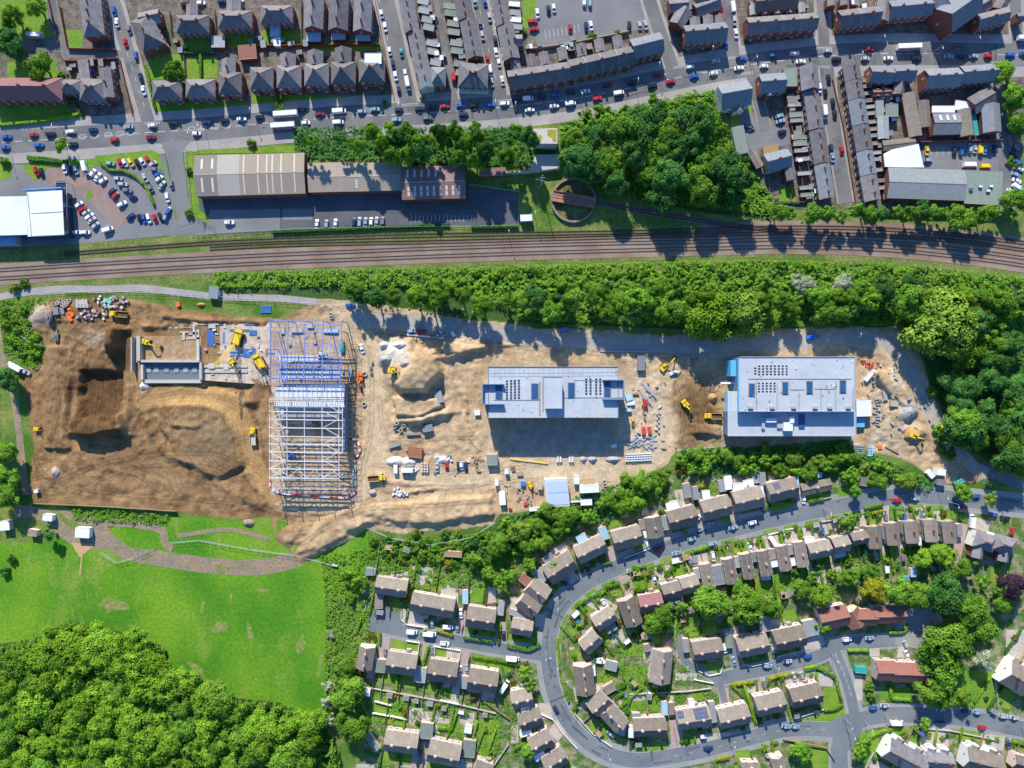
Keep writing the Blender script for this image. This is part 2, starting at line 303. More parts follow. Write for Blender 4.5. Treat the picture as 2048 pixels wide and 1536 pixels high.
# verge strips between pavement and road
for k, (a, b) in enumerate([((1620, 1040), (1300, 1122)), ((1860, 1010), (1640, 1036))]): pass
for pts, w, wp in ests:
    ribbon('kerb', pts, w + 1.6, Z(5), stone); ribbon('estate_road', pts, w, Z(6), asphalt_est)
sheet('road_junction', [(1655, 1445), (1700, 1425), (1725, 1425), (1730, 1450), (1705, 1490), (1700, 1500), (1660, 1500), (1665, 1475), (1640, 1470)], Z(7), asphalt_est)
sheet('turning_head', [(738, 1225), (770, 1215), (800, 1230), (806, 1250), (800, 1268), (735, 1262)], Z(6), asphalt_est)
sheet('turning_head', [(1790, 1225), (1862, 1205), (1865, 1230), (1855, 1290), (1840, 1298), (1790, 1290)], Z(6), paving_est)
sheet('grass_verge', [(1600, 1440), (1660, 1425), (1690, 1415), (1690, 1435), (1660, 1448), (1600, 1446)], Z(4), lawn_m)
# estate verges beside the curving road
gv = []
def path_sub(pts, d, t0, t1, w):
    P = np.array([W(x, y) for x, y in smooth_line(pts, 8)]); seg = np.r_[0, np.cumsum(np.linalg.norm(np.diff(P, axis=0), axis=1))]; Ltot = seg[-1]
    ts = np.linspace(t0 * Ltot, t1 * Ltot, 12); Q = np.stack([np.interp(ts, seg, P[:, 0]), np.interp(ts, seg, P[:, 1])], 1)
    return ribbon_geo(offs(Q, d), w / 2, -w / 2, Z(4.5))
for k in range(26):
    t = 0.2 + k * 0.021
    if k in (9,): continue
    gv.append(path_sub(EST, 5.2, t, t + 0.014, 1.8))
merge('grass_verge', gv, lawn_m)

# ------------------------------------------------------------------ dealership, yards, car parks
sheet('car_park', [(-60, 325), (60, 330), (115, 320), (200, 316), (310, 300), (330, 312), (345, 380), (350, 440), (420, 440), (410, 470), (350, 470), (160, 488), (-60, 500)], Z(3), asphalt_yard)
ribbon('access_road', [(335, 285), (345, 300), (355, 340), (362, 400), (375, 450)], 30, Z(8), asphalt_yard)
sheet('access_road', [(318, 285), (380, 280), (366, 300), (368, 330), (350, 330), (345, 300)], Z(9), asphalt_yard)
sheet('brick_paved_forecourt', [(95, 336), (128, 336), (200, 345), (300, 425), (230, 455), (180, 405), (150, 375), (95, 368)], Z(4), brickpave)
sheet('car_park', [(205, 340), (260, 335), (290, 360), (305, 400), (320, 420), (250, 430), (220, 380)], Z(5), asphalt_yard)
for p in ([(0, 325), (18, 318), (26, 330), (22, 355), (0, 362)], [(48, 330), (75, 322), (185, 318), (200, 322), (190, 335), (95, 336), (72, 362), (50, 345)],
          [(190, 312), (305, 300), (318, 308), (335, 370), (330, 372), (310, 322), (195, 330)], [(172, 388), (178, 377), (188, 392), (175, 402)],
          [(372, 305), (385, 300), (400, 420), (425, 440), (410, 445), (385, 425)], [(395, 300), (600, 290), (600, 305), (395, 308)]):
    sheet('lawn', p, Z(6), lawn_m)
sheet('yard', [(398, 400), (420, 395), (940, 372), (1036, 388), (1036, 448), (600, 462), (410, 470)], Z(3), asphalt_dark)
sheet('yard', [(420, 420), (560, 418), (560, 458), (410, 468)], Z(4), asphalt_yard)
sheet('yard', [(565, 418), (625, 418), (625, 440), (565, 440)], Z(5), asphalt_yard)
sheet('lawn', [(540, 445), (600, 462), (1036, 448), (1036, 455), (540, 470)], Z(2), grass_rough)
sheet('car_park', [(1075, 0), (1290, -20), (1315, 50), (1230, 70), (1075, 95), (1060, 60)], Z(3), asphalt_yard)
sheet('patio', [(1050, 80), (1230, 60), (1235, 75), (1060, 108)], Z(2), urban)
sheet('car_park', [(1480, 200), (1520, 250), (1575, 255), (1580, 290), (1500, 300), (1478, 230)], Z(4), asphalt_yard)
sheet('car_park', [(1845, 285), (2005, 285), (2008, 345), (1930, 345), (1845, 335)], Z(4), asphalt_yard)
sheet('lawn', [(1556, 375), (1590, 372), (1592, 405), (1560, 405)], Z(3), lawn_m)

# painted road marks
gm = []
def dash(px, py, L, w, ang, z=Z(8)):
    x, y = W(px, py); c, s = cos(radians(ang)), sin(radians(ang)); l = L / 8; h = w / 8
    P = [(x + a * c - b * s, y + a * s + b * c, z) for a, b in ((-l, -h), (l, -h), (l, h), (-l, h))]
    gm.append((P, [(0, 1, 2, 3)]))
def dashes(pts, step, L, w, d=0, z=Z(8), t0=0, t1=1):
    P = np.array([W(x, y) for x, y in smooth_line(pts, 8)]); P = offs(P, d / 4)
    seg = np.r_[0, np.cumsum(np.linalg.norm(np.diff(P, axis=0), axis=1))]
    n = int(seg[-1] * 4 / step)
    for k in range(int(n * t0), int(n * t1)):
        t = k * step / 4; x = np.interp(t, seg, P[:, 0]); y = np.interp(t, seg, P[:, 1]); x2 = np.interp(t + 0.5, seg, P[:, 0]); y2 = np.interp(t + 0.5, seg, P[:, 1])
        dash(x * 4 + 1024, 768 - y * 4, L, w, math.degrees(atan2(y2 - y, x2 - x)), z)
dashes(MAIN, 26, 15, 0.9); dashes(EST, 30, 8, 0.6, z=Z(8), t0=0.85)
dashes([(1672, 1310), (1691, 1356), (1708, 1410)], 14, 9, 0.8, z=Z(8))
for bx, by in ((165, 274), (190, 272), (216, 270), (240, 268), (262, 266), (383, 258), (407, 256), (431, 254), (455, 252)):
    dash(bx, by - 4.2, 11, 0.8, 4); dash(bx, by + 4.2, 11, 0.8, 4); dash(bx - 6, by, 9, 0.8, 70); dash(bx + 6, by, 9, 0.8, 70)
for cx, cy, a in ((305, 245, 3), (350, 287, 4), (820, 208, 4), (1012, 200, 5), (1362, 132, 10), (1472, 114, 5), (1490, 146, 8), (1648, 95, 2), (1645, 133, 0), (2000, 125, 0)):
    for k in range(8): dash(cx - 14 + k * 4, cy + (-(k * 4 - 14)) * math.tan(radians(a)), 2.2, 1.3, a, Z(9)); dash(cx - 14 + k * 4, cy + 3 + (-(k * 4 - 14)) * math.tan(radians(a)), 2.2, 1.0, a, Z(9))
for k in range(9): dash(1091 + k * 8.3, 69 - k * 1.5, 16, 0.6, -80, Z(4))
for k in range(16): dash(823 + k * 8, 436 + (k % 2) * 0, 14, 0.6, 88, Z(5))
for k in range(9): dash(1540 + 1480 - 1170 + k * 12 - 0, 304, 14, 0.6, 84, Z(6))
dashes([(758, 0), (806, 215)], 26, 12, 0.7, z=Z(8)); dashes([(240, 60), (296, 235)], 26, 9, 0.6, z=Z(8)); dashes([(955, 0), (1000, 200)], 26, 9, 0.6, z=Z(8))
merge('road_markings', gm, white_paint)
gm = []; rp_ = random.Random(5)
for pts, dmax, z_ in ((MAIN, 18, .1665), (EST, 11, .150)):
    Q = smooth_line(pts, 12)
    for k in range(70):
        i = rp_.randrange(len(Q) - 1); (xa, ya), (xb, yb) = Q[i], Q[i + 1]; an = math.degrees(atan2(-(yb - ya), xb - xa))
        dash(xa + rp_.uniform(-8, 8), ya + rp_.uniform(-dmax, dmax), rp_.choice((3, 3, 8, 22, 40)), rp_.choice((2.4, 3, 4)), an + rp_.choice((0, 0, 90)) , z_ + k * .00005)
merge('road_repair_patches', gm, asphalt_dark)

# ------------------------------------------------------------------ railway
TRK_A = [(-300, 572), (-40, 543), (0, 540), (256, 524), (512, 511), (700, 503), (940, 494), (1200, 487), (1452, 482), (1536, 479), (1660, 480), (1792, 487), (1920, 499), (2048, 516), (2300, 556)]
TRK_B = [(-300, 588), (-40, 560), (0, 557), (256, 541), (512, 527), (700, 519), (940, 510), (1200, 502), (1452, 496), (1536, 494), (1660, 495), (1792, 501), (1920, 514), (2048, 531), (2300, 572)]
TRK_C = [(420, 497), (560, 490), (700, 487), (940, 482), (1200, 475), (1452, 469), (1600, 466), (1792, 473), (1920, 483), (2048, 500), (2300, 540)]
TRK_D = [(130, 508), (420, 486), (700, 475), (940, 469), (1200, 465), (1400, 460), (1536, 455), (1700, 456), (1850, 464), (2048, 486), (2300, 524)]
TRK_E = [(1196, 404), (1270, 420), (1350, 433), (1430, 446), (1500, 455), (1600, 466)]
ribbon('ballast_bed', [((a[0] + b[0]) / 2, (a[1] + b[1]) / 2 + 1) for a, b in zip(TRK_A, TRK_B)], 42, Z(5), ballast)
ribbon('ballast_bed', [(1400, 470), (1536, 462), (1700, 463), (1850, 472), (2048, 495), (2300, 535)], 40, Z(4), ballast)
ribbon('ballast_bed', TRK_E, 13, Z(4), ballast)
def track(pts, name, z0, smat):
    P = np.array([W(x, y) for x, y in smooth_line(pts, 10)])
    seg = np.r_[0, np.cumsum(np.linalg.norm(np.diff(P, axis=0), axis=1))]; mb = MB()
    T_ = np.gradient(P, axis=0)
    for t in np.arange(0, seg[-1], 0.72):
        x = np.interp(t, seg, P[:, 0]); y = np.interp(t, seg, P[:, 1])
        if abs(x) > 262: continue
        a = atan2(np.interp(t, seg, T_[:, 1]), np.interp(t, seg, T_[:, 0])); c, s = cos(a), sin(a)
        b = len(mb.V)
        for zz in (z0, z0 + 0.1):
            for u, v in ((-.14, -1.3), (.14, -1.3), (.14, 1.3), (-.14, 1.3)): mb.V.append((x + u * c - v * s, y + u * s + v * c, zz))
        for f in ((4, 5, 6, 7), (0, 1, 5, 4), (2, 3, 7, 6), (1, 2, 6, 5), (3, 0, 4, 7)): mb.F.append([b + i for i in f]); mb.M.append(0)
    for d in (-0.75, 0.75):
        A = offs(P, d + 0.09); B = offs(P, d - 0.09)
        for i in range(len(P) - 1):
            b = len(mb.V); zz = z0 + 0.26
            mb.V += [(A[i][0], A[i][1], zz), (B[i][0], B[i][1], zz), (B[i + 1][0], B[i + 1][1], zz), (A[i + 1][0], A[i + 1][1], zz),
                     (A[i][0], A[i][1], z0), (B[i][0], B[i][1], z0), (B[i + 1][0], B[i + 1][1], z0), (A[i + 1][0], A[i + 1][1], z0)]
            for f in ((0, 1, 2, 3), (0, 3, 7, 4), (1, 5, 6, 2)): mb.F.append([b + q for q in f]); mb.M.append(1)
    structure(link(name, mb.me(name, [smat, rail_m])))
for t, zz, sm_ in ((TRK_A, Z(6), sleeper_c), (TRK_B, Z(6), sleeper_c), (TRK_C, Z(5), sleeper_m), (TRK_D, Z(5), sleeper_m), (TRK_E, Z(5), sleeper_m)): track(t, 'railway_track', zz, sm_)

# ------------------------------------------------------------------ site terrain
def vnoise(x, y, s, seed=0):
    r = np.random.RandomState(seed); G = r.rand(256, 256); x = x / s; y = y / s
    xi = np.floor(x).astype(int); yi = np.floor(y).astype(int); fx = x - xi; fy = y - yi; fx = fx * fx * (3 - 2 * fx); fy = fy * fy * (3 - 2 * fy)
    g = lambda a, b: G[a % 256, b % 256]
    return (g(xi, yi) * (1 - fx) + g(xi + 1, yi) * fx) * (1 - fy) + (g(xi, yi + 1) * (1 - fx) + g(xi + 1, yi + 1) * fx) * fy
def fbm(x, y, s, n=4, seed=0): return sum(vnoise(x, y, s / 2 ** k, seed + k) / 2 ** k for k in range(n)) / sum(1 / 2 ** k for k in range(n)) - 0.5
def in_poly(X, Y, poly):
    r = np.zeros(X.shape, bool); n = len(poly)
    for i in range(n):
        x1, y1 = poly[i]; x2, y2 = poly[(i + 1) % n]
        c = ((y1 > Y) != (y2 > Y)); 
        with np.errstate(divide='ignore', invalid='ignore'): xx = (x2 - x1) * (Y - y1) / (y2 - y1 + 1e-12) + x1
        r ^= c & (X < xx)
    return r
def dist_line(X, Y, pts):
    d = np.full(X.shape, 1e9)
    for (x1, y1), (x2, y2) in zip(pts[:-1], pts[1:]):
        vx, vy = x2 - x1, y2 - y1; t = np.clip(((X - x1) * vx + (Y - y1) * vy) / (vx * vx + vy * vy + 1e-9), 0, 1)
        d = np.minimum(d, np.hypot(X - x1 - t * vx, Y - y1 - t * vy))
    return d
SITE = [(52, 640), (75, 605), (120, 592), (250, 596), (330, 610), (370, 622), (440, 628), (560, 640), (640, 600), (700, 604), (760, 606), (860, 628), (1050, 652), (1400, 672), (1600, 655), (1790, 650), (1832, 690),
        (1862, 780), (1900, 862), (1960, 930), (2000, 958), (1890, 968), (1800, 915), (1705, 895), (1700, 880), (1350, 900), (1335, 925), (1300, 945), (1230, 1012), (1090, 1020), (1000, 1030), (985, 1050), (900, 1062), (800, 1066),
        (735, 1055), (690, 1088), (625, 1118), (600, 1128), (575, 1095), (550, 1080), (545, 1035), (460, 1040), (360, 1022), (200, 1008), (70, 1005), (55, 985), (70, 900), (62, 840), (45, 780), (40, 745), (85, 720), (90, 690), (60, 665)]
ST = 0.62
gx = np.linspace(-246, 246, 794); gy = np.linspace(-92, 46, 223)
GX, GY = np.meshgrid(gx, gy, indexing='ij'); PX = GX * 4 + 1024; PY = 768 - GY * 4
wob = fbm(PX, PY, 60, 3, 11) * 14
inside = in_poly(PX + wob, PY + wob, SITE)
dB = dist_line(PX, PY, SITE + [SITE[0]])
edge = np.clip(dB / 14, 0, 1)
Hh = fbm(PX, PY, 60, 5, 1) * 0.9 + fbm(PX, PY, 14, 3, 5) * 0.25
west = 1 / (1 + np.exp((PX - 560) / 20))
Hh += west * fbm(PX, PY, 30, 4, 9) * 0.7
def bump(cx, cy, rx, ry, h, rot=0, p=2.0):
    a = radians(rot); dx = (PX - cx); dy = (PY - cy); u = (dx * cos(a) + dy * sin(a)) / rx; v = (-dx * sin(a) + dy * cos(a)) / ry
    return h * np.exp(-np.power(u * u + v * v, p / 2) * 1.5)
def steep(cx0, cx1, cy0, cy1, h, s=4, sb=4):   # flat topped block with soft edges
    f = lambda t, k: 1 / (1 + np.exp(-np.clip(t / k, -40, 40)))
    return h * f(PX - cx0, s) * f(cx1 - PX, s) * f(PY - cy0, s) * f(cy1 - PY, sb)
wx = fbm(PX, PY, 40, 3, 21) * 13
_P = PX.copy(), PY.copy()
PX = _P[0] + wx; PY = _P[1] + fbm(_P[0], _P[1], 40, 3, 31) * 12
Hh += steep(155, 245, 738, 800, -1.5, 4, 25) + steep(150, 252, 812, 870, 4.6, 10, 1.2)
Hh += bump(238, 678, 30, 26, 4.5, 0, 3)
Hh += steep(215, 262, 700, 735, -2.0, 4)
Hh += bump(400, 850, 95, 55, 3.2, 20, 4) - bump(365, 858, 26, 7, 2.0, 10, 2)
Hh += bump(500, 800, 18, 12, 2.5)
Hh += bump(825, 745, 52, 42, 6.0, -15, 3)
Hh += bump(790, 705, 32, 22, 3.6, 0, 2)
Hh += bump(850, 832, 48, 10, 2.8, -8, 2.5)
Hh += bump(905, 712, 40, 7, 2.4, -15, 2)
Hh += bump(890, 1030, 110, 17, 1.2, -4, 3)
Hh += bump(640, 1085, 50, 30, 2.2, -30, 3) + bump(720, 1045, 26, 14, 2.4, 0, 3)
Hh += bump(85, 635, 30, 26, 2.6, 30, 2) + bump(105, 955, 12, 20, 1.8)
Hh += steep(405, 500, 765, 782, -2.6, 3, 3)
Hh += bump(1800, 830, 22, 20, 2.2) + bump(1800, 765, 30, 16, 1.6, 30) + bump(1835, 862, 22, 13, 2.4, 10) + bump(1935, 905, 10, 24, 2.0, -30)
Hh += bump(1405, 865, 30, 10, 1.5) + steep(1345, 1450, 770, 895, 0.5, 6)
def berm(pts, w, h, asym=0): 
    global Hh
    d = dist_line(PX, PY, smooth_line(pts, 4)); Hh = Hh + h * np.exp(-(d / w) ** 2) * (0.75 + fbm(PX, PY, 16, 3, int(w * 7)) * 1.1)
for pts, w, h in (([(712, 1062), (735, 1040), (800, 1042), (900, 1040), (985, 1028)], 9, 1.2), ([(615, 1118), (680, 1092), (720, 1052)], 8, 2.6), ([(253, 730), (258, 800), (252, 862)], 6, 1.8), ([(482, 830), (492, 880), (505, 935), (525, 985)], 8, 1.6), ([(298, 835), (305, 870), (335, 905), (380, 925)], 8, 1.7),
                   ([(862, 705), (925, 700), (985, 690)], 8, 2.4), ([(990, 668), (1120, 678), (1270, 700)], 6, 1.4), ([(795, 848), (850, 838), (900, 826)], 7, 2.8), ([(1745, 750), (1800, 785), (1850, 840)], 9, 1.8), ([(1790, 700), (1840, 770), (1880, 860), (1930, 920)], 5, 1.4), ([(128, 700), (132, 780), (128, 880)], 4, 1.5), ([(104, 740), (106, 840)], 4, 1.4),
                   ([(350, 850), (375, 856), (400, 852)], 6, 2.2), ([(560, 1010), (640, 1022), (720, 1012)], 6, 1.2), ([(400, 935), (450, 975), (520, 1010)], 10, 1.5), ([(330, 630), (420, 640), (530, 645)], 6, 1.8), ([(290, 655), (330, 652)], 5, 1.6), ([(750, 700), (745, 760), (765, 800)], 4, .9), ([(930, 760), (935, 860), (960, 900)], 4, 1.0), ([(1345, 760), (1340, 890)], 4, 1.2), ([(1020, 930), (960, 965), (800, 985)], 4, .9), ([(560, 1100), (600, 1060), (640, 1050)], 12, 1.6), ([(760, 960), (860, 968), (985, 962)], 4, 1.1)):
    berm(pts, w, h)
Hh += np.clip(np.abs(fbm(PX, PY, 26, 4, 55)) - .05, 0, 1) * -2.4 * np.clip(1 - np.exp(-((PX - 1130) / 170) ** 2), .2, 1) + .2
for k in range(5): Hh += bump(110 + k * 9, 800 - k * 2, 3.5, 110, 0.9 if k % 2 else -0.7, 4, 2)
def pm_(poly, h, e): 
    global Hh
    d = dist_line(PX, PY, poly + [poly[0]]); w = np.where(in_poly(PX, PY, poly), np.clip(d / e, 0, 1), 0.0); w = w * w * (3 - 2 * w); Hh = Hh * (1 - .5 * w) + h * w
for poly, h, e in (([(835, 692), (880, 715), (888, 748), (855, 788), (803, 792), (790, 770), (812, 735)], 6.5, 13), ([(785, 795), (880, 790), (892, 815), (850, 830), (795, 838)], 3.6, 6), ([(155, 738), (246, 738), (246, 800), (235, 850), (172, 850), (150, 790)], -3.8, 12), ([(148, 835), (252, 822), (258, 858), (200, 870), (150, 874)], 5.0, 6),
                   ([(330, 800), (400, 792), (450, 815), (480, 860), (492, 935), (440, 965), (360, 925), (318, 860)], 2.2, 12), ([(222, 648), (264, 655), (264, 702), (212, 716)], 6.0, 10), ([(690, 1010), (990, 985), (988, 1036), (900, 1046), (800, 1050), (735, 1036), (695, 1078), (640, 1108), (590, 1105), (640, 1035)], 2.1, 12),
                   ([(900, 652), (1250, 682), (1250, 702), (985, 692), (930, 714), (868, 702)], 2.6, 6), ([(90, 690), (140, 690), (146, 900), (84, 900)], 1.6, 6), ([(1735, 742), (1800, 735), (1840, 790), (1835, 840), (1775, 800)], 2.6, 8), ([(1380, 845), (1440, 850), (1440, 872), (1385, 872)], 1.8, 5), ([(745, 670), (830, 672), (838, 735), (790, 750), (752, 730)], 3.0, 10)): pm_(poly, h, e)
PX, PY = _P
rough = 1 - np.clip(np.exp(-(((PX - 330) / 190) ** 2 + ((PY - 950) / 55) ** 2) ** 2), 0, .7)
Hh += rough * (fbm(PX, PY, 8, 2, 41) * .75 + np.abs(fbm(PX, PY, 20, 3, 43)) * .6)
for bx0, bx1, by0, by1 in ((240, 415, 655, 775), (960, 1265, 720, 925), (1445, 1725, 700, 890), (530, 712, 632, 995), (990, 1210, 950, 1022), (395, 540, 645, 765)):
    f = lambda t: np.clip(t / 10, 0, 1); w_ = f(PX - bx0) * f(bx1 - PX) * f(PY - by0) * f(by1 - PY); Hh = Hh * (1 - w_) 
Hh = Hh * edge
haul = np.minimum(dist_line(PX, PY, [(690, 620), (740, 690), (752, 800), (755, 900), (720, 980), (640, 1005), (560, 1000)]), dist_line(PX, PY, [(740, 930), (900, 960), (1060, 945), (1250, 950), (1320, 915), (1335, 840)]))
haul2 = dist_line(PX, PY, [(545, 990), (505, 930), (495, 860), (470, 810), (420, 790), (360, 788), (290, 800)])
haul3 = dist_line(PX, PY, [(720, 640), (900, 655), (1100, 680), (1400, 695), (1700, 675), (1780, 690), (1830, 760), (1880, 860), (1960, 930)])
Hh = Hh * np.clip((haul - 8) / 22, 0.04, 1) * np.clip(haul2 / 20, 0.12, 1) * np.clip((haul3 - 14) / 18, 0, 1)
HZ = np.where(inside, 0.10 + Hh, 0.0)
def smooth(a, b, x): t = np.clip((x - a) / (b - a), 0, 1); return t * t * (3 - 2 * t)
C = np.zeros(GX.shape + (3,)); C[:] = (0.27, 0.165, 0.085)
def mixc(c, w): global C; C = C * (1 - w[..., None]) + np.array(c) * w[..., None]
nz = fbm(PX, PY, 90, 5, 3); nf = fbm(PX, PY, 18, 4, 4)
mixc((0.33, 0.21, 0.11), smooth(-0.1, 0.15, nz) * 0.8)
mixc((0.15, 0.085, 0.042), smooth(0.0, 0.2, nf) * 0.6)
pale = smooth(520, 720, PX + 120 * nz)
mixc((0.48, 0.355, 0.23), pale * (0.65 + 0.35 * smooth(-.1, .1, nf)))
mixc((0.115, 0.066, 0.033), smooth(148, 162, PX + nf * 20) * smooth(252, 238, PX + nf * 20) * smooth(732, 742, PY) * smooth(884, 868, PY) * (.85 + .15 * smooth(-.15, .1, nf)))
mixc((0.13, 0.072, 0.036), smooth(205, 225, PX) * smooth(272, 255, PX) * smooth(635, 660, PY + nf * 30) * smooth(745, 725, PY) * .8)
mixc((0.16, 0.095, 0.046), np.exp(-(((PX - 1392) / 50) ** 2 + ((PY - 825) / 75) ** 2) ** 2) * 0.95)
mixc((0.30, 0.22, 0.13), np.exp(-(((PX - 430) / 55) ** 2 + ((PY - 870) / 65) ** 2) ** 2) * 0.6)
mixc((0.54, 0.42, 0.285), smooth(30, 12, haul + nf * 14) * 0.9)
mixc((0.46, 0.29, 0.135), smooth(24, 15, haul2 + nf * 8) * 0.9)
mixc((0.15, 0.09, 0.045), np.exp(-((haul2 - 26 + nf * 8) / 3.0) ** 2) * 0.6)
mixc((0.42, 0.38, 0.33), smooth(26, 10, haul3) * 0.75 * smooth(1840, 1700, PX + nf * 40))
mixc((0.50, 0.42, 0.32), smooth(26, 10, haul3) * smooth(1700, 1840, PX))
mixc((0.62, 0.57, 0.50), np.exp(-(((PX - 790) / 34) ** 2 + ((PY - 705) / 24) ** 2) ** 2 * 1.2))
mixc((0.44, 0.43, 0.42), np.exp(-(((PX - 1815) / 18) ** 2 + ((PY - 820) / 20) ** 2) ** 2))
mixc((0.40, 0.24, 0.10), np.exp(-(((PX - 1825) / 20) ** 2 + ((PY - 868) / 12) ** 2) ** 2))
mixc((0.42, 0.37, 0.32), np.exp(-(((PX - 80) / 28) ** 2 + ((PY - 630) / 24) ** 2) ** 2) * 0.8)
mixc((0.42, 0.36, 0.29), np.exp(-(((PX - 190) / 22) ** 2 + ((PY - 675) / 18) ** 2)) * 0.6)
mixc((0.52, 0.42, 0.30), np.exp(-(((PX - 1130) / 170) ** 2 + ((PY - 940) / 34) ** 2) ** 2) * 0.7)
mixc((0.30, 0.29, 0.28), np.exp(-(((PX - 1130) / 140) ** 2 + ((PY - 880) / 36) ** 2) ** 2) * 0.8)
TR = np.zeros(PX.shape)
for pts in ([(100, 900), (120, 820), (118, 720), (160, 650), (230, 640)], [(165, 740), (170, 800), (165, 860), (185, 890), (235, 895), (270, 870), (282, 830)], [(190, 735), (193, 800), (188, 860)], [(215, 740), (220, 800), (216, 850)], [(235, 800), (250, 850), (240, 900)], [(130, 1000), (250, 940), (400, 930), (470, 960)], [(120, 960), (260, 915), (420, 905), (480, 930)], [(70, 900), (90, 950), (200, 985), (400, 1000), (540, 1020)], [(350, 790), (330, 820), (335, 850)], [(365, 795), (350, 825), (352, 850)],
            [(690, 640), (735, 700), (745, 800), (735, 900), (700, 985), (600, 1015)], [(760, 800), (770, 870), (820, 880), (950, 875)], [(740, 960), (900, 975), (1050, 960), (1250, 965), (1330, 930)], [(750, 930), (900, 945), (1080, 930)], [(1350, 770), (1365, 830), (1360, 890)], [(1375, 760), (1392, 830), (1385, 895)], [(1400, 770), (1420, 830)], [(720, 640), (900, 662), (1100, 690), (1400, 702), (1700, 682), (1790, 700), (1850, 780)], [(700, 660), (880, 675), (1100, 702), (1400, 714)], [(640, 1060), (720, 1020), (850, 1010), (980, 1000)], [(600, 1090), (680, 1040), (760, 1000)], [(1720, 900), (1800, 880), (1870, 900), (1950, 960)], [(480, 990), (560, 1030), (640, 1035), (740, 1000)], [(300, 620), (200, 660), (150, 700), (140, 800)], [(250, 650), (190, 690), (170, 730)]):
    d = dist_line(PX + nf * 6, PY + nf * 6, smooth_line(pts, 5)); TR += np.exp(-((d - 3.4) / 1.3) ** 2)
TR = np.clip(TR, 0, 1); mixc((0.52, 0.43, 0.32), np.exp(-(((PX - 1285) / 50) ** 2 + ((PY - 830) / 110) ** 2) ** 2) * .8); mixc((0.50, 0.42, 0.31), np.exp(-(((PX - 1790) / 80) ** 2 + ((PY - 820) / 110) ** 2) ** 2) * .7 * (.6 + nf * 2))
C *= (1 - .36 * TR)[..., None]
C = C * np.array([1.02, 0.985, .90])
C *= (0.84 + 0.5 * np.clip(fbm(PX, PY, 9, 3, 61) + .3, 0, .7))[..., None]
grit = np.random.RandomState(5).rand(*GX.shape)
C *= (0.92 + 0.16 * grit)[..., None]
ruts = 0.5 + 0.5 * np.sin((PY * 0.97 + 0.22 * PX + fbm(PX, PY, 200, 3, 77) * 90) * 1.5)
C *= (1 - 0.2 * ruts * west * smooth(870, 900, PY))[..., None]
ruts2 = 0.5 + 0.5 * np.sin(haul2 * 1.4)
C *= (1 - 0.22 * (0.5 + 0.5 * np.cos(haul2 * 0.9)) * smooth(22, 14, haul2))[..., None]
ruts3 = 0.5 + 0.5 * np.sin((PX + fbm(PX, PY, 150, 3, 71) * 50) * 1.6)
C *= (1 - 0.16 * ruts3 * west * smooth(880, 850, PY))[..., None]
gn = fbm(PX, PY, 50, 4, 88)
G_ = np.array((0.07, 0.15, 0.02)) * (1 - smooth(-.1, .15, gn))[..., None] + np.array((0.16, 0.21, 0.05)) * smooth(-.1, .15, gn)[..., None]
wi = np.where(inside, 1.0, 0.0)[..., None]; C = C * wi + G_ * (0.8 + .4 * grit)[..., None] * (1 - wi)
nx, ny = GX.shape; idx = np.arange(nx * ny).reshape(nx, ny)
fi = np.ones((nx - 1, ny - 1), bool)
# cut a hole for the turntable-free pit of the concrete basement
Fq = np.stack([idx[:-1, :-1], idx[1:, :-1], idx[1:, 1:], idx[:-1, 1:]], -1)[fi]
used = np.unique(Fq); remap = -np.ones(nx * ny, int); remap[used] = np.arange(len(used)); Fq = remap[Fq]
Vv = np.stack([GX.ravel()[used], GY.ravel()[used], HZ.ravel()[used]], 1)
me = bpy.data.meshes.new('site_earth'); me.vertices.add(len(Vv)); me.vertices.foreach_set('co', Vv.ravel())
me.loops.add(Fq.size); me.loops.foreach_set('vertex_index', Fq.ravel()); me.polygons.add(len(Fq)); me.polygons.foreach_set('loop_start', np.arange(0, Fq.size, 4)); me.polygons.foreach_set('loop_total', np.full(len(Fq), 4))
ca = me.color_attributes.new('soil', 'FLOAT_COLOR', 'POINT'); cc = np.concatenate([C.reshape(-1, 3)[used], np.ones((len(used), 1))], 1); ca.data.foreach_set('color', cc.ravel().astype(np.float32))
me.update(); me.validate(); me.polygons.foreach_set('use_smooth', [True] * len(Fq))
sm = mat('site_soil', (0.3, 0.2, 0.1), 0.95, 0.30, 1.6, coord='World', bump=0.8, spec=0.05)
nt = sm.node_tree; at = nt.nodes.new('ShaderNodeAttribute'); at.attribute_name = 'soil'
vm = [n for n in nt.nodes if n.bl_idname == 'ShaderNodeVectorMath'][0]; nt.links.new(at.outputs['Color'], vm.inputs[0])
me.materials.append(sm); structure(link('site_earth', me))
hr_ = mat('haul_road', (0.40, 0.36, 0.31), .95, .16, 1.5, (0.33, 0.30, 0.265), .25, coord='World', rgb3=(0.47, 0.40, 0.30), scale3=.15)
ribbon('haul_road', [(705, 625), (760, 640), (900, 655), (1100, 680), (1400, 695), (1700, 675), (1780, 690), (1830, 760), (1880, 860), (1930, 920), (1975, 948)], 24, 0.13, hr_)
def site_z(px, py):
    x, y = W(px, py); i = int(round((x - gx[0]) / ST)); j = int(round((y - gy[0]) / ST))
    if 0 <= i < nx and 0 <= j < ny and inside[i, j]: return float(HZ[i, j])
    return 0.08
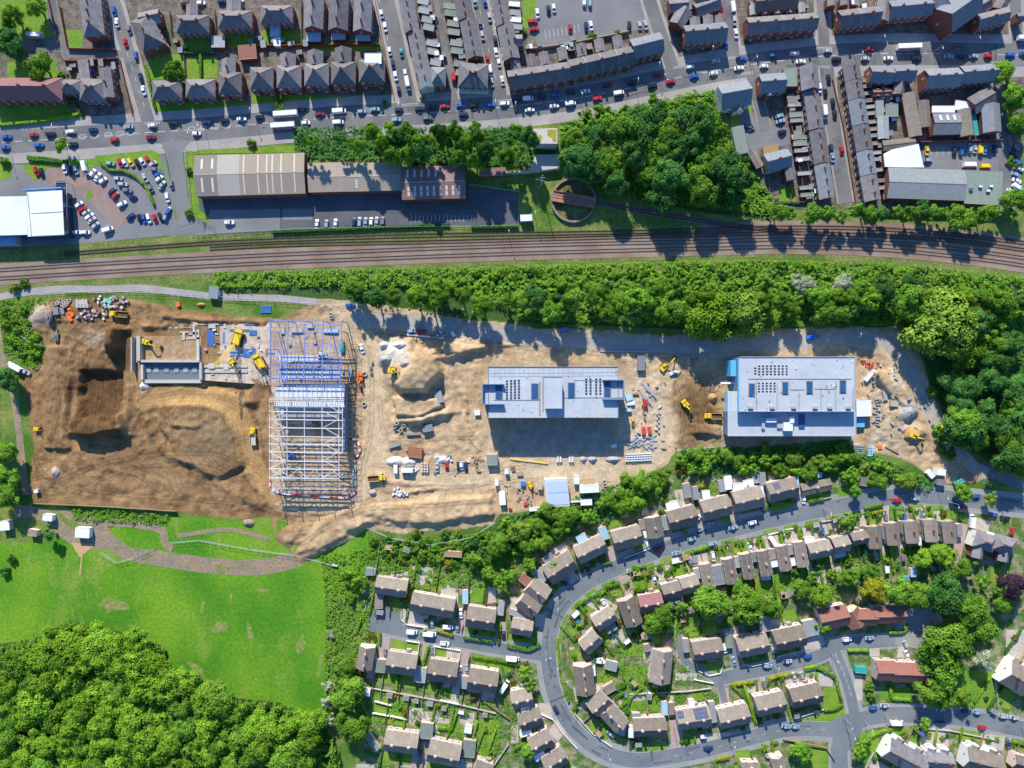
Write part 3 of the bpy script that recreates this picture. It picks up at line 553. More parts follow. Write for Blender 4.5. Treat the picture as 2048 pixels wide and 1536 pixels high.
# dirt tracks south-west of the site, footpaths
soil_p = mat('dirt_track', (0.30, 0.215, 0.135), 0.95, 0.3, 0.8, (0.22, 0.185, 0.13), 0.15, coord='World', rgb3=(0.14, 0.2, 0.04), scale3=0.15)
soil_o = mat('orange_dirt', (0.48, 0.31, 0.16), 0.95, 0.2, 0.8, coord='World')
for q, w_ in (([(30, 1022), (90, 1030), (125, 1060), (165, 1085), (205, 1085)], 26), ([(120, 1015), (160, 1040), (250, 1046), (320, 1058), (330, 1085), (345, 1098)], 16), ([(195, 1050), (215, 1080), (260, 1105), (340, 1120), (430, 1132), (520, 1134), (600, 1118)], 32)): ribbon('dirt_track', q, w_, Z(3), soil_p)
sheet('dirt_track', [(142, 1085), (192, 1088), (160, 1115)], Z(4), soil_o)
sheet('grass_bank', [(230, 1052), (285, 1060), (310, 1090), (300, 1100), (260, 1095), (228, 1070)], Z(4), grass_field)
ribbon('footpath', [(-40, 604), (30, 588), (120, 578), (200, 579), (280, 576), (360, 585), (440, 594), (560, 597), (640, 605), (700, 608)], 14, Z(4), paving)
ribbon('footpath', [(-5, 650), (5, 720), (25, 780), (38, 860), (42, 900), (52, 990)], 14, Z(4), soil_p)
ribbon('footpath', [(1960, 935), (2048, 965), (2200, 1010)], 30, Z(4), asphalt_yard)
ribbon('drainage_ditch', [(355, 1072), (420, 1062), (470, 1060), (540, 1078)], 9, Z(5), soil_p)
ribbon('dirt_track', [(165, 1100), (163, 1120), (160, 1150)], 3, Z(5), soil_o); 
ribbon('drainage_ditch', [(160, 1135), (172, 1170), (180, 1220)], 3, Z(3), grass_rough)

# ------------------------------------------------------------------ vegetation
def leaf_mat(name, rgb, rgb2, rnd=0.25, spec=0.15):
    m = mat(name, rgb, 0.9, 0.25, 1.2, rgb2, 0.8, spec=0.03, rnd=rnd, contrast=(0.4, 0.6))
    b = m.node_tree.nodes["Principled BSDF"]; b.inputs["Sheen Weight"].default_value = 0.0
    return m
LEAF = dict(g=leaf_mat('leaves_green', (0.090, 0.218, 0.021), (0.16, 0.29, 0.030)), d=leaf_mat('leaves_dark', (0.050, 0.145, 0.028), (0.08, 0.195, 0.04)),
            l=leaf_mat('leaves_lime', (0.19, 0.34, 0.025), (0.135, 0.275, 0.023)), o=leaf_mat('leaves_olive', (0.13, 0.225, 0.028), (0.18, 0.275, 0.035)),
            w=leaf_mat('leaves_blossom', (0.42, 0.44, 0.30), (0.20, 0.27, 0.13), 0.1), p=leaf_mat('leaves_purple', (0.045, 0.025, 0.045), (0.07, 0.035, 0.05), 0.1),
            y=leaf_mat('leaves_yellow', (0.30, 0.28, 0.02), (0.22, 0.25, 0.02), 0.1), r=leaf_mat('leaves_rust', (0.24, 0.13, 0.03), (0.14, 0.13, 0.03), 0.1))
def leaf_quads(P, Nn, size, rs, jit=0.9):
    """small quads at points P facing roughly along Nn"""
    n = len(P); d = Nn + rs.normal(0, jit, (n, 3)) * 0.42 + np.array([0, 0, .15]); d /= np.linalg.norm(d, axis=1)[:, None] + 1e-9
    a = rs.normal(0, 1, (n, 3)); u = np.cross(d, a); u /= np.linalg.norm(u, axis=1)[:, None] + 1e-9; v = np.cross(d, u)
    s = (size * (0.6 + 0.8 * rs.rand(n)))[:, None]
    V = np.stack([P - u * s - v * s * .6, P + u * s - v * s * .5, P + u * s * .8 + v * s * .7, P - u * s * .7 + v * s * .6], 1).reshape(-1, 3)
    F = np.arange(4 * n).reshape(-1, 4); return V, F
def np_mesh(name, V, F, m):
    me = bpy.data.meshes.new(name); me.vertices.add(len(V)); me.vertices.foreach_set('co', np.asarray(V, np.float32).ravel())
    F = np.asarray(F); k = F.shape[1]; me.loops.add(F.size); me.loops.foreach_set('vertex_index', F.ravel().astype(np.int32)); me.polygons.add(len(F))
    me.polygons.foreach_set('loop_start', np.arange(0, F.size, k, dtype=np.int32)); me.polygons.foreach_set('loop_total', np.full(len(F), k, np.int32))
    me.materials.append(m); me.update(); me.validate(); return me
def crown(seed, nleaf=6200, kind='round'):
    rs = np.random.RandomState(seed); Vs = []; Fs = []; b = 0
    nc = 30 if kind == 'round' else 16
    cen = rs.normal(0, 1, (nc, 3)); cen /= np.linalg.norm(cen, axis=1)[:, None]; cen[:, 2] = np.abs(cen[:, 2]) * 1.0 - 0.25
    rad = 0.52 + 0.22 * rs.rand(nc); lob = 1 + 0.18 * np.sin(np.arctan2(cen[:, 1], cen[:, 0]) * rs.randint(2, 5) + rs.rand() * 6)
    cen = cen * (rad * lob)[:, None]; cen = np.vstack([cen, rs.normal(0, .3, (6, 3)) * [1, 1, .6] + [0, 0, .35]])
    cr = 0.20 + 0.14 * rs.rand(len(cen))
    per = nleaf // len(cen)
    for c, r in zip(cen, cr):
        d = rs.normal(0, 1, (per, 3)); d[:, 2] = np.abs(d[:, 2]) * 1.0 - 0.35; d /= np.linalg.norm(d, axis=1)[:, None]
        rr = r * (0.72 + 0.4 * rs.rand(per))
        P = c + d * rr[:, None]; V, F = leaf_quads(P, d, 0.034, rs); Vs.append(V); Fs.append(F + b); b += len(V)
        # solid heart of each clump so the light does not leak through
        t = []
        for i in range(3):
            for j in range(6):
                a1, a2 = pi * (i + .5) / 3 - pi / 2, pi * 2 * j / 6
                t.append(c + np.array([cos(a1) * cos(a2), cos(a1) * sin(a2), sin(a1)]) * r * 0.72)
        t = np.array(t); Vs.append(t); q = []
        for i in range(2):
            for j in range(6): q.append([b + i * 6 + j, b + i * 6 + (j + 1) % 6, b + (i + 1) * 6 + (j + 1) % 6, b + (i + 1) * 6 + j])
        Fs.append(np.array(q)); b += len(t)
    return np.vstack(Vs), np.vstack(Fs)
CR = [crown(s) for s in range(5)]; CRB = [crown(40 + s, 1500, 'bush') for s in range(3)]
CROWN = {}
def crown_mesh(v, tint, bush=False):
    k = (v, tint, bush)
    if k not in CROWN:
        V, F = (CRB if bush else CR)[v]; V = V.copy()
        CROWN[k] = np_mesh('crown_' + 'leaves', V, F, LEAF[tint])
    return CROWN[k]
def trunk_mesh():
    mb = MB(); mb.cyl((0, 0), 0.085, 0, 0.55, 8, 0.055)
    for a in range(6):
        x, y = cos(a * 1.05 + .3) * .55, sin(a * 1.05 + .3) * .55
        mb.beam((0, 0, 0.42 + .04 * (a % 3)), (x, y, 0.85 + .1 * (a % 2)), 0.045)
    return mb.me('trunk', bark)
TRUNK = trunk_mesh()
LOOK = dict(g='green', d='dark green', l='bright lime green', o='olive green', w='white-blossomed', p='dark purple', y='yellow', r='rust brown')
ntree = [0]
def tree(px, py, rpx, tint='g', tall=1.0, where=None, bush=False, group=None):
    r = rpx / 4.0; hgt = (r * 1.9 + 3) * tall if not bush else r * 1.1
    vz = max(r * .92, hgt * .43); cz = hgt - vz * 0.98 if not bush else r * 0.25
    f = (CH - hgt * 0.7) / CH; x, y = (px - 1024) / 4 * f, (768 - py) / 4 * f
    size = 'small' if r < 4.2 else ('large' if r > 6.8 else 'mid-sized')
    if bush:
        o = thing('bush', '%s bush' % LOOK[tint], 'bush', px, py, group or 'garden and bank bushes'); o.location = (x, y, 0); sc = r
        c = link('foliage', crown_mesh(ntree[0] % 3, tint, True), o, (0, 0, cz), random.random() * 6.3, (r, r, r * 0.85))
        ntree[0] += 1; return o
    o = thing('tree', '%s %s broadleaf tree' % (size, LOOK[tint]), 'tree', px, py, group or 'broadleaf trees'); o.location = (x, y, 0)
    z0 = cz
    link('crown', crown_mesh(ntree[0] % 5, tint), o, (0, 0, z0), random.random() * 6.3, (r * random.uniform(.92, 1.12), r * random.uniform(.92, 1.12), vz))
    link('trunk', TRUNK, o, (0, 0, 0), random.random() * 6.3, (r * .9, r * .9, (z0) / 0.75))
    ntree[0] += 1; return o
TREES = []; BUSHES = []; _tree = tree
def tree(px, py, rpx, tint='g', tall=1.0, where=None, bush=False, group=None):
    if bush: BUSHES.append((rpx, px, py, tint, group)); return
    TREES.append((rpx, px, py, tint, tall, group))
def belt(poly, sp, r0, r1, tints, seed, group, tall=1.0, bush=False):
    rs = random.Random(seed); xs = [p[0] for p in poly]; ys = [p[1] for p in poly]; k = 0
    y = min(ys)
    while y < max(ys):
        x = min(xs) + (sp / 2 if k % 2 else 0)
        while x < max(xs):
            jx, jy = x + rs.uniform(-.3, .3) * sp, y + rs.uniform(-.3, .3) * sp
            if in_poly(np.array([jx]), np.array([jy]), poly)[0]: tree(jx, jy, rs.uniform(r0, r1), rs.choice(tints), tall * rs.uniform(.85, 1.15), bush=bush, group=group)
            else: rs.random(), rs.random(), rs.random()
            x += sp
        y += sp * 0.86; k += 1
belt([(590, 262), (700, 262), (850, 255), (1060, 258), (1065, 322), (905, 318), (700, 302), (595, 296)], 32, 15, 23, 'ggggdl', 3, 'trees lining the main road bank', 1.6)
belt([(1130, 250), (1240, 235), (1400, 230), (1450, 250), (1480, 300), (1525, 400), (1440, 405), (1330, 395), (1230, 378), (1175, 355), (1135, 340)], 47, 24, 36, 'gddgdg', 4, 'trees of the wood behind the turntable', 1.1)
belt([(470, 575), (700, 572), (1000, 568), (1300, 572), (1500, 578), (1850, 566), (2048, 596), (2048, 640), (1830, 632), (1560, 635), (1370, 632), (1040, 628), (860, 606), (700, 592), (470, 582)], 37, 18, 28, 'gglgd', 5, 'trees south of the railway', 1.15)
belt([(1960, 640), (2060, 640), (2060, 960), (2010, 930), (1925, 880), (1880, 800), (1870, 740), (1950, 740)], 48, 22, 34, 'gdddg', 6, 'trees of the east wood', 1.1)
belt([(1352, 908), (1400, 898), (1700, 893), (1716, 912), (1862, 962), (1850, 978), (1750, 968), (1650, 948), (1450, 938), (1370, 950)], 27, 15, 21, 'gggolg', 8, 'trees between the site and the housing', 0.6)
belt([(1000, 1045), (1090, 1026), (1190, 1020), (1250, 960), (1338, 940), (1340, 975), (1240, 1028), (1140, 1048), (1090, 1085), (1030, 1110)], 27, 14, 21, 'gggol', 9, 'trees between the site and the housing', 0.6)
belt([(-20, 1310), (60, 1288), (140, 1250), (230, 1268), (320, 1300), (345, 1350), (430, 1400), (555, 1418), (640, 1445), (650, 1550), (-20, 1550)], 46, 30, 41, 'lllglg', 10, 'trees of the south-west wood', 0.8)
belt([(1545, 418), (1800, 420), (1850, 405), (2040, 420), (2045, 450), (1850, 446), (1545, 440)], 26, 15, 21, 'ggggd', 12, 'trees north of the railway', 0.95)
belt([(740, 1068), (985, 1065), (1000, 1110), (1075, 1165), (1050, 1175), (930, 1130), (740, 1118)], 22, 9, 14, 'ggdo', 13, 'bushes of the scrub bank', bush=True)
belt([(1140, 232), (1230, 205), (1400, 178), (1425, 215), (1230, 240)], 26, 11, 17, 'llg', 14, 'bushes of the scrub bank', bush=True)
belt([(900, 545), (1300, 535), (1600, 528), (1800, 540), (2040, 568), (2040, 580), (1800, 556), (1500, 550), (900, 560)], 24, 8, 14, 'ggdl', 15, 'bushes of the railway bank', bush=True)
belt([(0, 610), (40, 600), (85, 700), (70, 735), (20, 700), (0, 660)], 26, 9, 15, 'ggl', 16, 'bushes of the west bank', bush=True)
belt([(1850, 660), (1880, 900), (1930, 920), (1850, 740)], 28, 12, 18, 'g', 17, 'bushes of the west bank', bush=True)
for s in ("1905 652 72 o;1418 630 62 l;1500 628 54 o;1545 640 26 o;1945 700 40 l;692 1392 36 g;705 1462 34 g;656 1372 15 w;655 1405 17 w;658 1440 15 w;1610 568 25 w;1690 570 27 w;"
          "1885 900 12 g;1945 850 50 d;2030 850 26 p;1985 860 14 r;2045 920 40 g;1712 983 17 g;1695 1040 18 g;1692 965 11 w;1703 971 8 y;1930 985 20 g;1985 1000 18 o;1900 1195 45 d;1950 1225 38 g;1972 1260 34 g;1905 1300 52 g;1900 1350 44 g;1870 1385 34 g;"
          "1895 1400 24 g;1930 1395 20 g;1975 1320 24 w;2035 1175 32 p;2010 1210 20 g;1755 1180 30 y;1800 1185 34 g;1840 1195 32 g;1440 180 8 o;1330 1230 25 g;1430 1210 40 g;1500 1215 34 g;1480 1185 20 g;1545 1215 24 g;1365 1215 15 g;1345 1200 14 l;1645 1195 26 l;1605 1180 20 g;"
          "1700 1155 22 g;1745 1145 20 g;1890 1110 24 l;1850 1120 22 l;1930 1140 20 g;1970 1165 18 g;1995 1180 15 g;1700 1120 12 l;1310 1250 22 g;1280 1180 14 g;1270 1140 13 g;2010 140 26 l;2035 190 30 g;2040 240 26 g;2025 320 12 g;2035 400 28 g;"
          "75 130 28 g;15 80 30 d;20 30 24 g;65 10 26 l;345 140 24 g;120 150 12 g;5 320 14 g;555 211 13 l;845 197 7 g;560 195 10 g;120 290 18 g;500 285 13 g;375 340 10 g;375 425 12 g;850 1265 12 w;755 295 12 g;1055 700 1 g;1330 1050 1 g;"
          "0 905 28 g;5 990 30 g;10 950 25 g;10 760 25 d;20 1120 12 d;5 1145 14 d;660 1272 12 w;95 1068 18 d;1050 1345 18 l;1060 1370 16 g;1170 1390 14 g;1060 1130 18 g;1108 1132 15 g;895 1130 14 y;905 1125 12 o;1020 1150 18 g;1000 1165 18 g;975 1150 16 g;950 1120 18 g;"
          "1005 1085 24 g;1040 1065 26 o;990 1100 20 g;1055 1090 22 g;1095 1020 20 o;1140 1030 22 l;1330 1000 12 g;1290 965 26 g;1265 1000 14 r;1365 940 14 r;1055 1505 20 g;1850 1448 18 g;1720 1505 18 g;1735 1485 15 g;1745 1395 14 g;1740 1375 14 g;1650 1255 16 g;1610 1505 20 g;1590 1500 16 l;"
          "770 205 8 g;1075 300 10 g;1235 65 11 l;1150 85 10 g;1185 72 12 g;1047 60 10 g;695 1150 16 g;715 1165 18 g;700 1200 14 g;690 1340 22 g;720 1300 10 g;790 1500 8 g;735 1480 10 g;1810 235 8 g;1775 180 8 g;2040 330 12 g;1530 560 18 g;40 545 1 g;45 565 12 g;25 575 14 g;"
          "1640 1130 12 g;1665 1150 14 l;1560 1130 10 g;1720 1140 14 l;1595 1145 14 g;1625 1160 14 g;1180 1335 14 o;1160 1250 12 l;1235 1140 0 g;").replace('\n', '').split(';'):
    if not s.strip(): continue
    a = s.split(); r_ = float(a[2])
    if r_ < 5: continue
    tree(float(a[0]), float(a[1]), r_, a[3], 0.8 if r_ < 40 else 0.75, bush=r_ < 14.5)
TREES.sort(key=lambda t: -t[0])
for rp, x_, y_, ti, ta, g_ in TREES[:299]: _tree(x_, y_, rp, ti, ta, None, False, g_)
Vs = []; Fs = []; mi = []; b_ = 0; tk = sorted(LEAF)
for k, (rp, x_, y_, ti, ta, g_) in enumerate(TREES[299:]):
    r_ = rp / 4; hg = (r_ * 1.9 + 3) * ta; f = (CH - hg * .7) / CH; V, F = CRB[k % 3]; a = k * 2.4; R_ = np.array([[cos(a), -sin(a), 0], [sin(a), cos(a), 0], [0, 0, 1]])
    Vs.append((V * [r_, r_, r_]) @ R_.T + [(x_ - 1024) / 4 * f, (768 - y_) / 4 * f, hg - r_ * .95]); Fs.append(F + b_); b_ += len(V); mi += [tk.index(ti)] * len(F)
me_ = np_mesh('small_trees', np.vstack(Vs), np.vstack(Fs), LEAF[tk[0]])
for t in tk[1:]: me_.materials.append(LEAF[t])
me_.polygons.foreach_set('material_index', np.array(mi, np.int32)); o = link('small_trees', me_); o["kind"] = "stuff"; o["label"] = "smaller trees filling in among the taller crowns of the belts and woods"; o["category"] = "trees"
# a rough scrub mass on the banks and hedge feet, nobody could count it
def scrub(name, polys, n, zmax, tint, size, seed, look):
    rs = np.random.RandomState(seed); P = []
    for poly in polys:
        xs = [p[0] for p in poly]; ys = [p[1] for p in poly]; A = (max(xs) - min(xs)) * (max(ys) - min(ys)); m_ = int(n * A)
        x = rs.uniform(min(xs), max(xs), m_); y = rs.uniform(min(ys), max(ys), m_); k = in_poly(x, y, poly)
        hh = vnoise(x, y, 14, seed) * vnoise(x + 99, y, 5, seed + 1); k &= hh > 0.10; x = x[k]; y = y[k]
        P.append(np.stack([(x - 1024) / 4, (768 - y) / 4, 0.15 + hh[k] * zmax * (0.5 + 0.6 * rs.rand(k.sum()))], 1))
    P = np.vstack(P); V, F = leaf_quads(P, np.tile([0, 0.25, 0.9], (len(P), 1)), size, rs)
    o = link(name, np_mesh(name, V, F, LEAF[tint])); o["kind"] = "stuff"; o["label"] = look; o["category"] = "undergrowth"; return o
scrub('scrub', [[(430, 545), (900, 535), (1500, 520), (1800, 528), (2048, 555), (2048, 600), (1500, 570), (900, 572), (430, 575)], [(870, 560), (1560, 560), (2048, 590), (2048, 690), (1860, 650), (1400, 655), (1050, 640)], [(1120, 245), (1425, 175), (1445, 240), (1480, 300), (1545, 400), (1540, 432), (1300, 405), (1190, 385), (1120, 345)]], 0.42, 4.5, 'g', 0.34, 1, 'dense green scrub growing along both banks of the railway')
scrub('scrub', [[(0, 600), (80, 592), (100, 610), (60, 640), (88, 690), (80, 740), (10, 715), (0, 640)], [(640, 1110), (990, 1060), (1080, 1170), (720, 1180), (650, 1190)], [(650, 1190), (740, 1200), (730, 1430), (650, 1420)], [(135, 1010), (340, 1028), (330, 1050), (150, 1040)]], 0.30, 2.6, 'g', 0.3, 2, 'loose green weeds and brambles around the field margin')
scrub('scrub', [[(585, 255), (1065, 255), (1065, 335), (900, 330), (590, 315)], [(1350, 895), (1710, 890), (1870, 965), (1860, 985), (1700, 950), (1360, 955)], [(990, 1040), (1340, 935), (1345, 985), (1090, 1095), (1010, 1130)], [(1840, 640), (2050, 640), (2050, 960), (1900, 880)]], 0.35, 3.2, 'd', 0.34, 3, 'dark green undergrowth beneath the tree belts')
scrub('scrub', [[(-20, 1300), (60, 1275), (140, 1240), (230, 1255), (330, 1290), (350, 1340), (430, 1385), (560, 1400), (660, 1440), (690, 1540), (-20, 1540)]], 0.4, 13, 'g', 0.42, 4, 'dark undergrowth filling the gaps of the south-west wood')
scrub('garden_plants', [[(1200, 1170), (1300, 1175), (1620, 1110), (1900, 1090), (1950, 1130), (1860, 1215), (1640, 1190), (1480, 1240), (1350, 1270), (1200, 1230)], [(735, 1380), (1040, 1400), (1080, 1500), (900, 1536), (735, 1450)], [(1200, 1280), (1400, 1300), (1440, 1430), (1200, 1440)], [(1500, 930), (1700, 930), (1700, 960), (1300, 1010)]], 0.07, 1.6, 'g', 0.28, 5, 'mixed green garden plants between the estate houses')

def hedge(pts, tint='g', h=1.6, w=1.3, look=None):
    P = [W(x, y) for x, y in pts]; rs = np.random.RandomState(len(THINGS)); pts3 = []; nn = []
    mb = MB()
    for (x0, y0), (x1, y1) in zip(P[:-1], P[1:]):
        mb.beam((x0, y0, h * .45), (x1, y1, h * .45), w * .8, h * .85); L = hypot(x1 - x0, y1 - y0); n = int(L * 26) + 4
        t = rs.rand(n); nx_, ny_ = -(y1 - y0) / (L + 1e-9), (x1 - x0) / (L + 1e-9); s = rs.uniform(-1, 1, n)
        top = rs.rand(n) < .6
        z = np.where(top, h, rs.rand(n) * h); ss = np.where(top, s * w / 2, np.sign(s) * w / 2)
        pts3.append(np.stack([x0 + (x1 - x0) * t + nx_ * ss, y0 + (y1 - y0) * t + ny_ * ss, z], 1)); nn.append(np.stack([nx_ * np.sign(s) * (~top), ny_ * np.sign(s) * (~top), top * 1.0], 1))
    V, F = leaf_quads(np.vstack(pts3), np.vstack(nn), 0.17, rs); b = len(mb.V)
    V = np.vstack([np.array(mb.V), V]); F = np.vstack([np.array(mb.F), F + b])
    cx = sum(p[0] for p in pts) / len(pts); cy = sum(p[1] for p in pts) / len(pts)
    o = link('hedge', np_mesh('hedge', V, F, LEAF[tint])); tag(o, look or 'clipped %s garden hedge' % LOOK[tint], 'hedge', cx, cy, 'hedges'); return o
def wall_line(pts, m, h=1.0, w=0.25, name='garden_wall', look='low garden wall', cat='wall', group='walls and fences', posts=0):
    P = [W(x, y) for x, y in pts]; mb = MB()
    for (x0, y0), (x1, y1) in zip(P[:-1], P[1:]):
        if posts:
            if w > .2: mb.beam((x0, y0, h * .6), (x1, y1, h * .6), w * .5, h * .75)
            else:
                for zz in (.15, h * .5, h): mb.beam((x0, y0, zz), (x1, y1, zz), .07)
            n = max(1, int(hypot(x1 - x0, y1 - y0) / posts))
            for k in range(n + 1): t = k / n; mb.box(x0 + (x1 - x0) * t - .06, x0 + (x1 - x0) * t + .06, y0 + (y1 - y0) * t - .06, y0 + (y1 - y0) * t + .06, 0, h + .1)
        else: mb.beam((x0, y0, h / 2), (x1, y1, h / 2), w, h)
    cx = sum(p[0] for p in pts) / len(pts); cy = sum(p[1] for p in pts) / len(pts)
    o = link(name, mb.me(name, m)); tag(o, look, cat, cx, cy, group); return o

# ------------------------------------------------------------------ buildings
def window_mesh(w, h):
    mb = MB(); mb.box(-w / 2, w / 2, -.05, 0.02, 0, h, 0); mb.box(-w / 2 + .1, -.04, 0.02, 0.035, .1, h - .1, 1); mb.box(.04, w / 2 - .1, 0.02, 0.035, .1, h - .1, 1); mb.box(-w / 2 - .06, w / 2 + .06, .02, .12, -.09, -.003, 0)
    return mb.me('window', [upvc, glass])
WIN = window_mesh(1.5, 1.25); WINS = window_mesh(1.0, 1.3)
_d = MB(); _d.box(-.5, .5, -.05, .04, 0, 2.05, 0); _d.box(-.3, .3, .04, .055, 1.3, 1.8, 1); DOOR = _d.me('door', [door_m, glass])
def roof_geo(mb, L, Wd, e, rise, kind, ov=0.35, ends=(1, 1)):
    l, w = L / 2, Wd / 2; th = 0.12
    drop = rise * 0
    if kind == 'gable':
        for s in (1, -1):
            a = [(-l, s * w, e), (l, s * w, e), (l, 0, e + rise), (-l, 0, e + rise)]
            if s < 0: a = a[::-1]
            # a[...] counter-clockwise seen from above
            if s > 0: a = [a[0], a[3], a[2], a[1]][::-1] if False else [(-l, w, e), (-l, 0, e + rise), (l, 0, e + rise), (l, w, e)]
            else: a = [(l, -w, e), (l, 0, e + rise), (-l, 0, e + rise), (-l, -w, e)]
            b = len(mb.V); mb.V += a + [(x, y, z - th) for x, y, z in a]
            for f in ((0, 1, 2, 3), (7, 6, 5, 4), (0, 3, 7, 4), (0, 4, 5, 1), (2, 6, 7, 3)): mb.F.append([b + i for i in f]); mb.M.append(0)
        mb.beam((-l, 0, e + rise + .02), (l, 0, e + rise + .02), .28, .12, 1)
    elif kind == 'hip':
        h0 = w if ends[0] else 0; h1 = w if ends[1] else 0
        if h0 + h1 > 2 * l * .98: h0 = h1 = l * .98
        r0, r1 = (-l + h0, 0, e + rise), (l - h1, 0, e + rise); A, B, Cc, D = (-l, -w, e), (l, -w, e), (l, w, e), (-l, w, e)
        mb.poly([A, B, r1, r0]); mb.poly([Cc, D, r0, r1]); mb.poly([B, Cc, r1]); mb.poly([D, A, r0]); mb.poly([D, Cc, B, A])
        mb.beam(r0, r1, .28, .12, 1)
        for a_, b_ in ((A, r0), (D, r0), (B, r1), (Cc, r1)): mb.beam(a_, b_, .22, .10, 1)
    elif kind == 'mono':
        a = [(-l, -w, e), (l, -w, e), (l, w, e + rise), (-l, w, e + rise)]; b = len(mb.V); mb.V += a + [(x, y, z - th) for x, y, z in a]
        for f in ((0, 1, 2, 3), (7, 6, 5, 4), (0, 4, 5, 1), (1, 5, 6, 2), (2, 6, 7, 3), (3, 7, 4, 0)): mb.F.append([b + i for i in f]); mb.M.append(0)
ridge_m = mat('ridge_tiles', (0.30, 0.22, 0.18), 0.9, 0.1, 2.0)
def house(T, cx, cy, L, Wd, ang, kind='gable', e=5.2, pitch=32, rm=None, wm=None, chim=2, look='house', cat='house', name='house', group='houses', win=True, party=0, porch=False, dormer=0, pv=None, ext=None, ends=(1, 1), front=1, jit=True):
    px, py = tp(T, cx, cy); s = TILE[T][2]; f = (CH - e) / CH
    L = L / s / 4 * f; Wd = Wd / s / 4 * f; rz = radians(ang)
    o = thing(name, look, cat, px, py, group, rz); o.location = (*W(px, py, e), 0)
    rm = rm or slate; wm = wm or brick_red; rise = math.tan(radians(pitch)) * Wd / 2; ov = .3
    lw, ww = L / 2 - ov, Wd / 2 - ov; er = e - 0.16
    mb = MB(); mb.box(-lw, lw, -ww, ww, 0, er)
    if kind == 'gable':
        k = ww / (Wd / 2) * rise
        for s_ in (-1, 1):
            x0, x1 = sorted((s_ * lw, s_ * (lw - .2))); b = len(mb.V)
            mb.V += [(x0, -ww, er + .002), (x0, ww, er + .002), (x0, 0, er + k), (x1, -ww, er + .002), (x1, ww, er + .002), (x1, 0, er + k)]
            for q in ((0, 2, 1), (3, 4, 5), (0, 3, 5, 2), (1, 2, 5, 4)): mb.F.append([b + i for i in q]); mb.M.append(0)
    link('wall', mb.me('wall', wm), o)
    mb = MB(); roof_geo(mb, L, Wd, e, rise, kind, ends=ends); roof = link('roof', mb.me('roof', [rm, ridge_m]), o)
    zr = e + rise
    for k in range(chim):
        x = 0 if chim == 1 else -L / 2 + L * (k + .5) / chim
        x += 0 if chim != 2 else 0
        if kind == 'hip': x = max(-L / 2 + Wd / 2, min(L / 2 - Wd / 2, x)) if L > Wd else 0
        mb = MB(); mb.box(-.55, .55, -.35, .35, -1.0, 1.1, 0); mb.box(-.62, .62, -.42, .42, .95, 1.1 + .003, 0)
        for q in (-.3, .0, .3): mb.cyl((q, 0), .12, 1.103, 1.5, 6, m=1)
        link('chimney', mb.me('chimney', [brick_red if wm is not brick_sunlit else brick_sunlit, tile_red]), roof, (x, 0 if not dormer else .5, zr))
    if party:
        for k in range(1, party):
            x = -L / 2 + L * k / party; mb = MB()
            for s_ in (-1, 1): mb.beam((x, s_ * Wd / 2, e + .1), (x, 0, zr + .1), .2, .18)
            link('parapet', mb.me('parapet', stone), roof)
    if win:
        floors = [1.0, 3.7] if e > 4 else [0.9]
        if e > 6: floors = [1.1, 4.2]
        n = max(1, min(22, int(L / (3.1 if L < 30 else 4.4)))); wn_ = WINS if L > 30 else WIN
        for sd in (1, -1):
            for fl in floors:
                for k in range(n):
                    x = -lw + (2 * lw) * (k + .5) / n
                    if fl == floors[0] and sd == front and k == n // 2 and n > 1:
                        d_ = link('door', DOOR, o, (x, sd * ww, 0), 0 if sd > 0 else pi); continue
                    link('window', wn_, o, (x, sd * (ww + .001), fl), 0 if sd > 0 else pi)
        if Wd > 6 and L < 25:
            for sd in (1, -1): link('window', WINS, o, (sd * (lw + .001), 0.8, floors[-1]), -pi / 2 * sd)
    if dormer:
        for k in range(dormer):
            x = -L / 2 + L * (k + .5) / dormer; mb = MB(); mb.box(x - 1.1, x + 1.1, -Wd / 2 * .72, -.6, e + rise * .3, e + rise * .86, 0); mb.box(x - 1.25, x + 1.25, -Wd / 2 * .78, -.5, e + rise * .86 + .003, e + rise * .86 + .12, 1)
            link('dormer', mb.me('dormer', [render_w, flat_white]), roof)
    if pv:
        a = math.atan2(rise, Wd / 2)
        for (ux, uy, nx_, ny_) in pv:
            for i in range(nx_):
                for j in range(ny_):
                    mb = MB(); x = ux * L / 2 + i * 1.1; sy = uy + j * 1.75; y0 = Wd / 2 - sy * cos(a); z0 = e + sy * sin(a) + .08
                    y1 = y0 - 1.6 * cos(a); z1 = z0 + 1.6 * sin(a); mb.poly([(x, y0, z0), (x, y1, z1), (x + 1.0, y1, z1), (x + 1.0, y0, z0)]); link('solar_panel', mb.me('solar_panel', pv_m), roof)
    if front != 0 and ext:
        for (ux, sd, w_, d_, h_, mm) in ext:   # projecting bays / porches / front gables
            x = ux * L / 2; mb = MB(); y0 = sd * ww; y1 = sd * (ww + d_)
            mb.box(x - w_ / 2, x + w_ / 2, min(y0, y1), max(y0, y1), 0, h_); link('bay', mb.me('bay', wm), o)
            mb = MB(); yy = sd * (ww + d_ + .2); yb = sd * ww * (.0 if h_ > 4.5 else 1); zt = h_ + w_ * .36
            for t_ in (-1, 1):
                q = [(x + t_ * (w_ / 2 + .2), yy, h_), (x, yy, zt), (x, yb, zt), (x + t_ * (w_ / 2 + .2), yb, h_)]; mb.poly(q if t_ * sd < 0 else q[::-1])
            mb.poly([(x - w_ / 2, sd * (ww + d_), h_), (x, sd * (ww + d_), zt - .05), (x + w_ / 2, sd * (ww + d_), h_)], 1)
            link('bay_roof', mb.me('bay_roof', [rm, wm]), o)
            link('window', WIN, o, (x, sd * (ww + d_ + .002), 1.0), 0 if sd > 0 else pi)
    return o
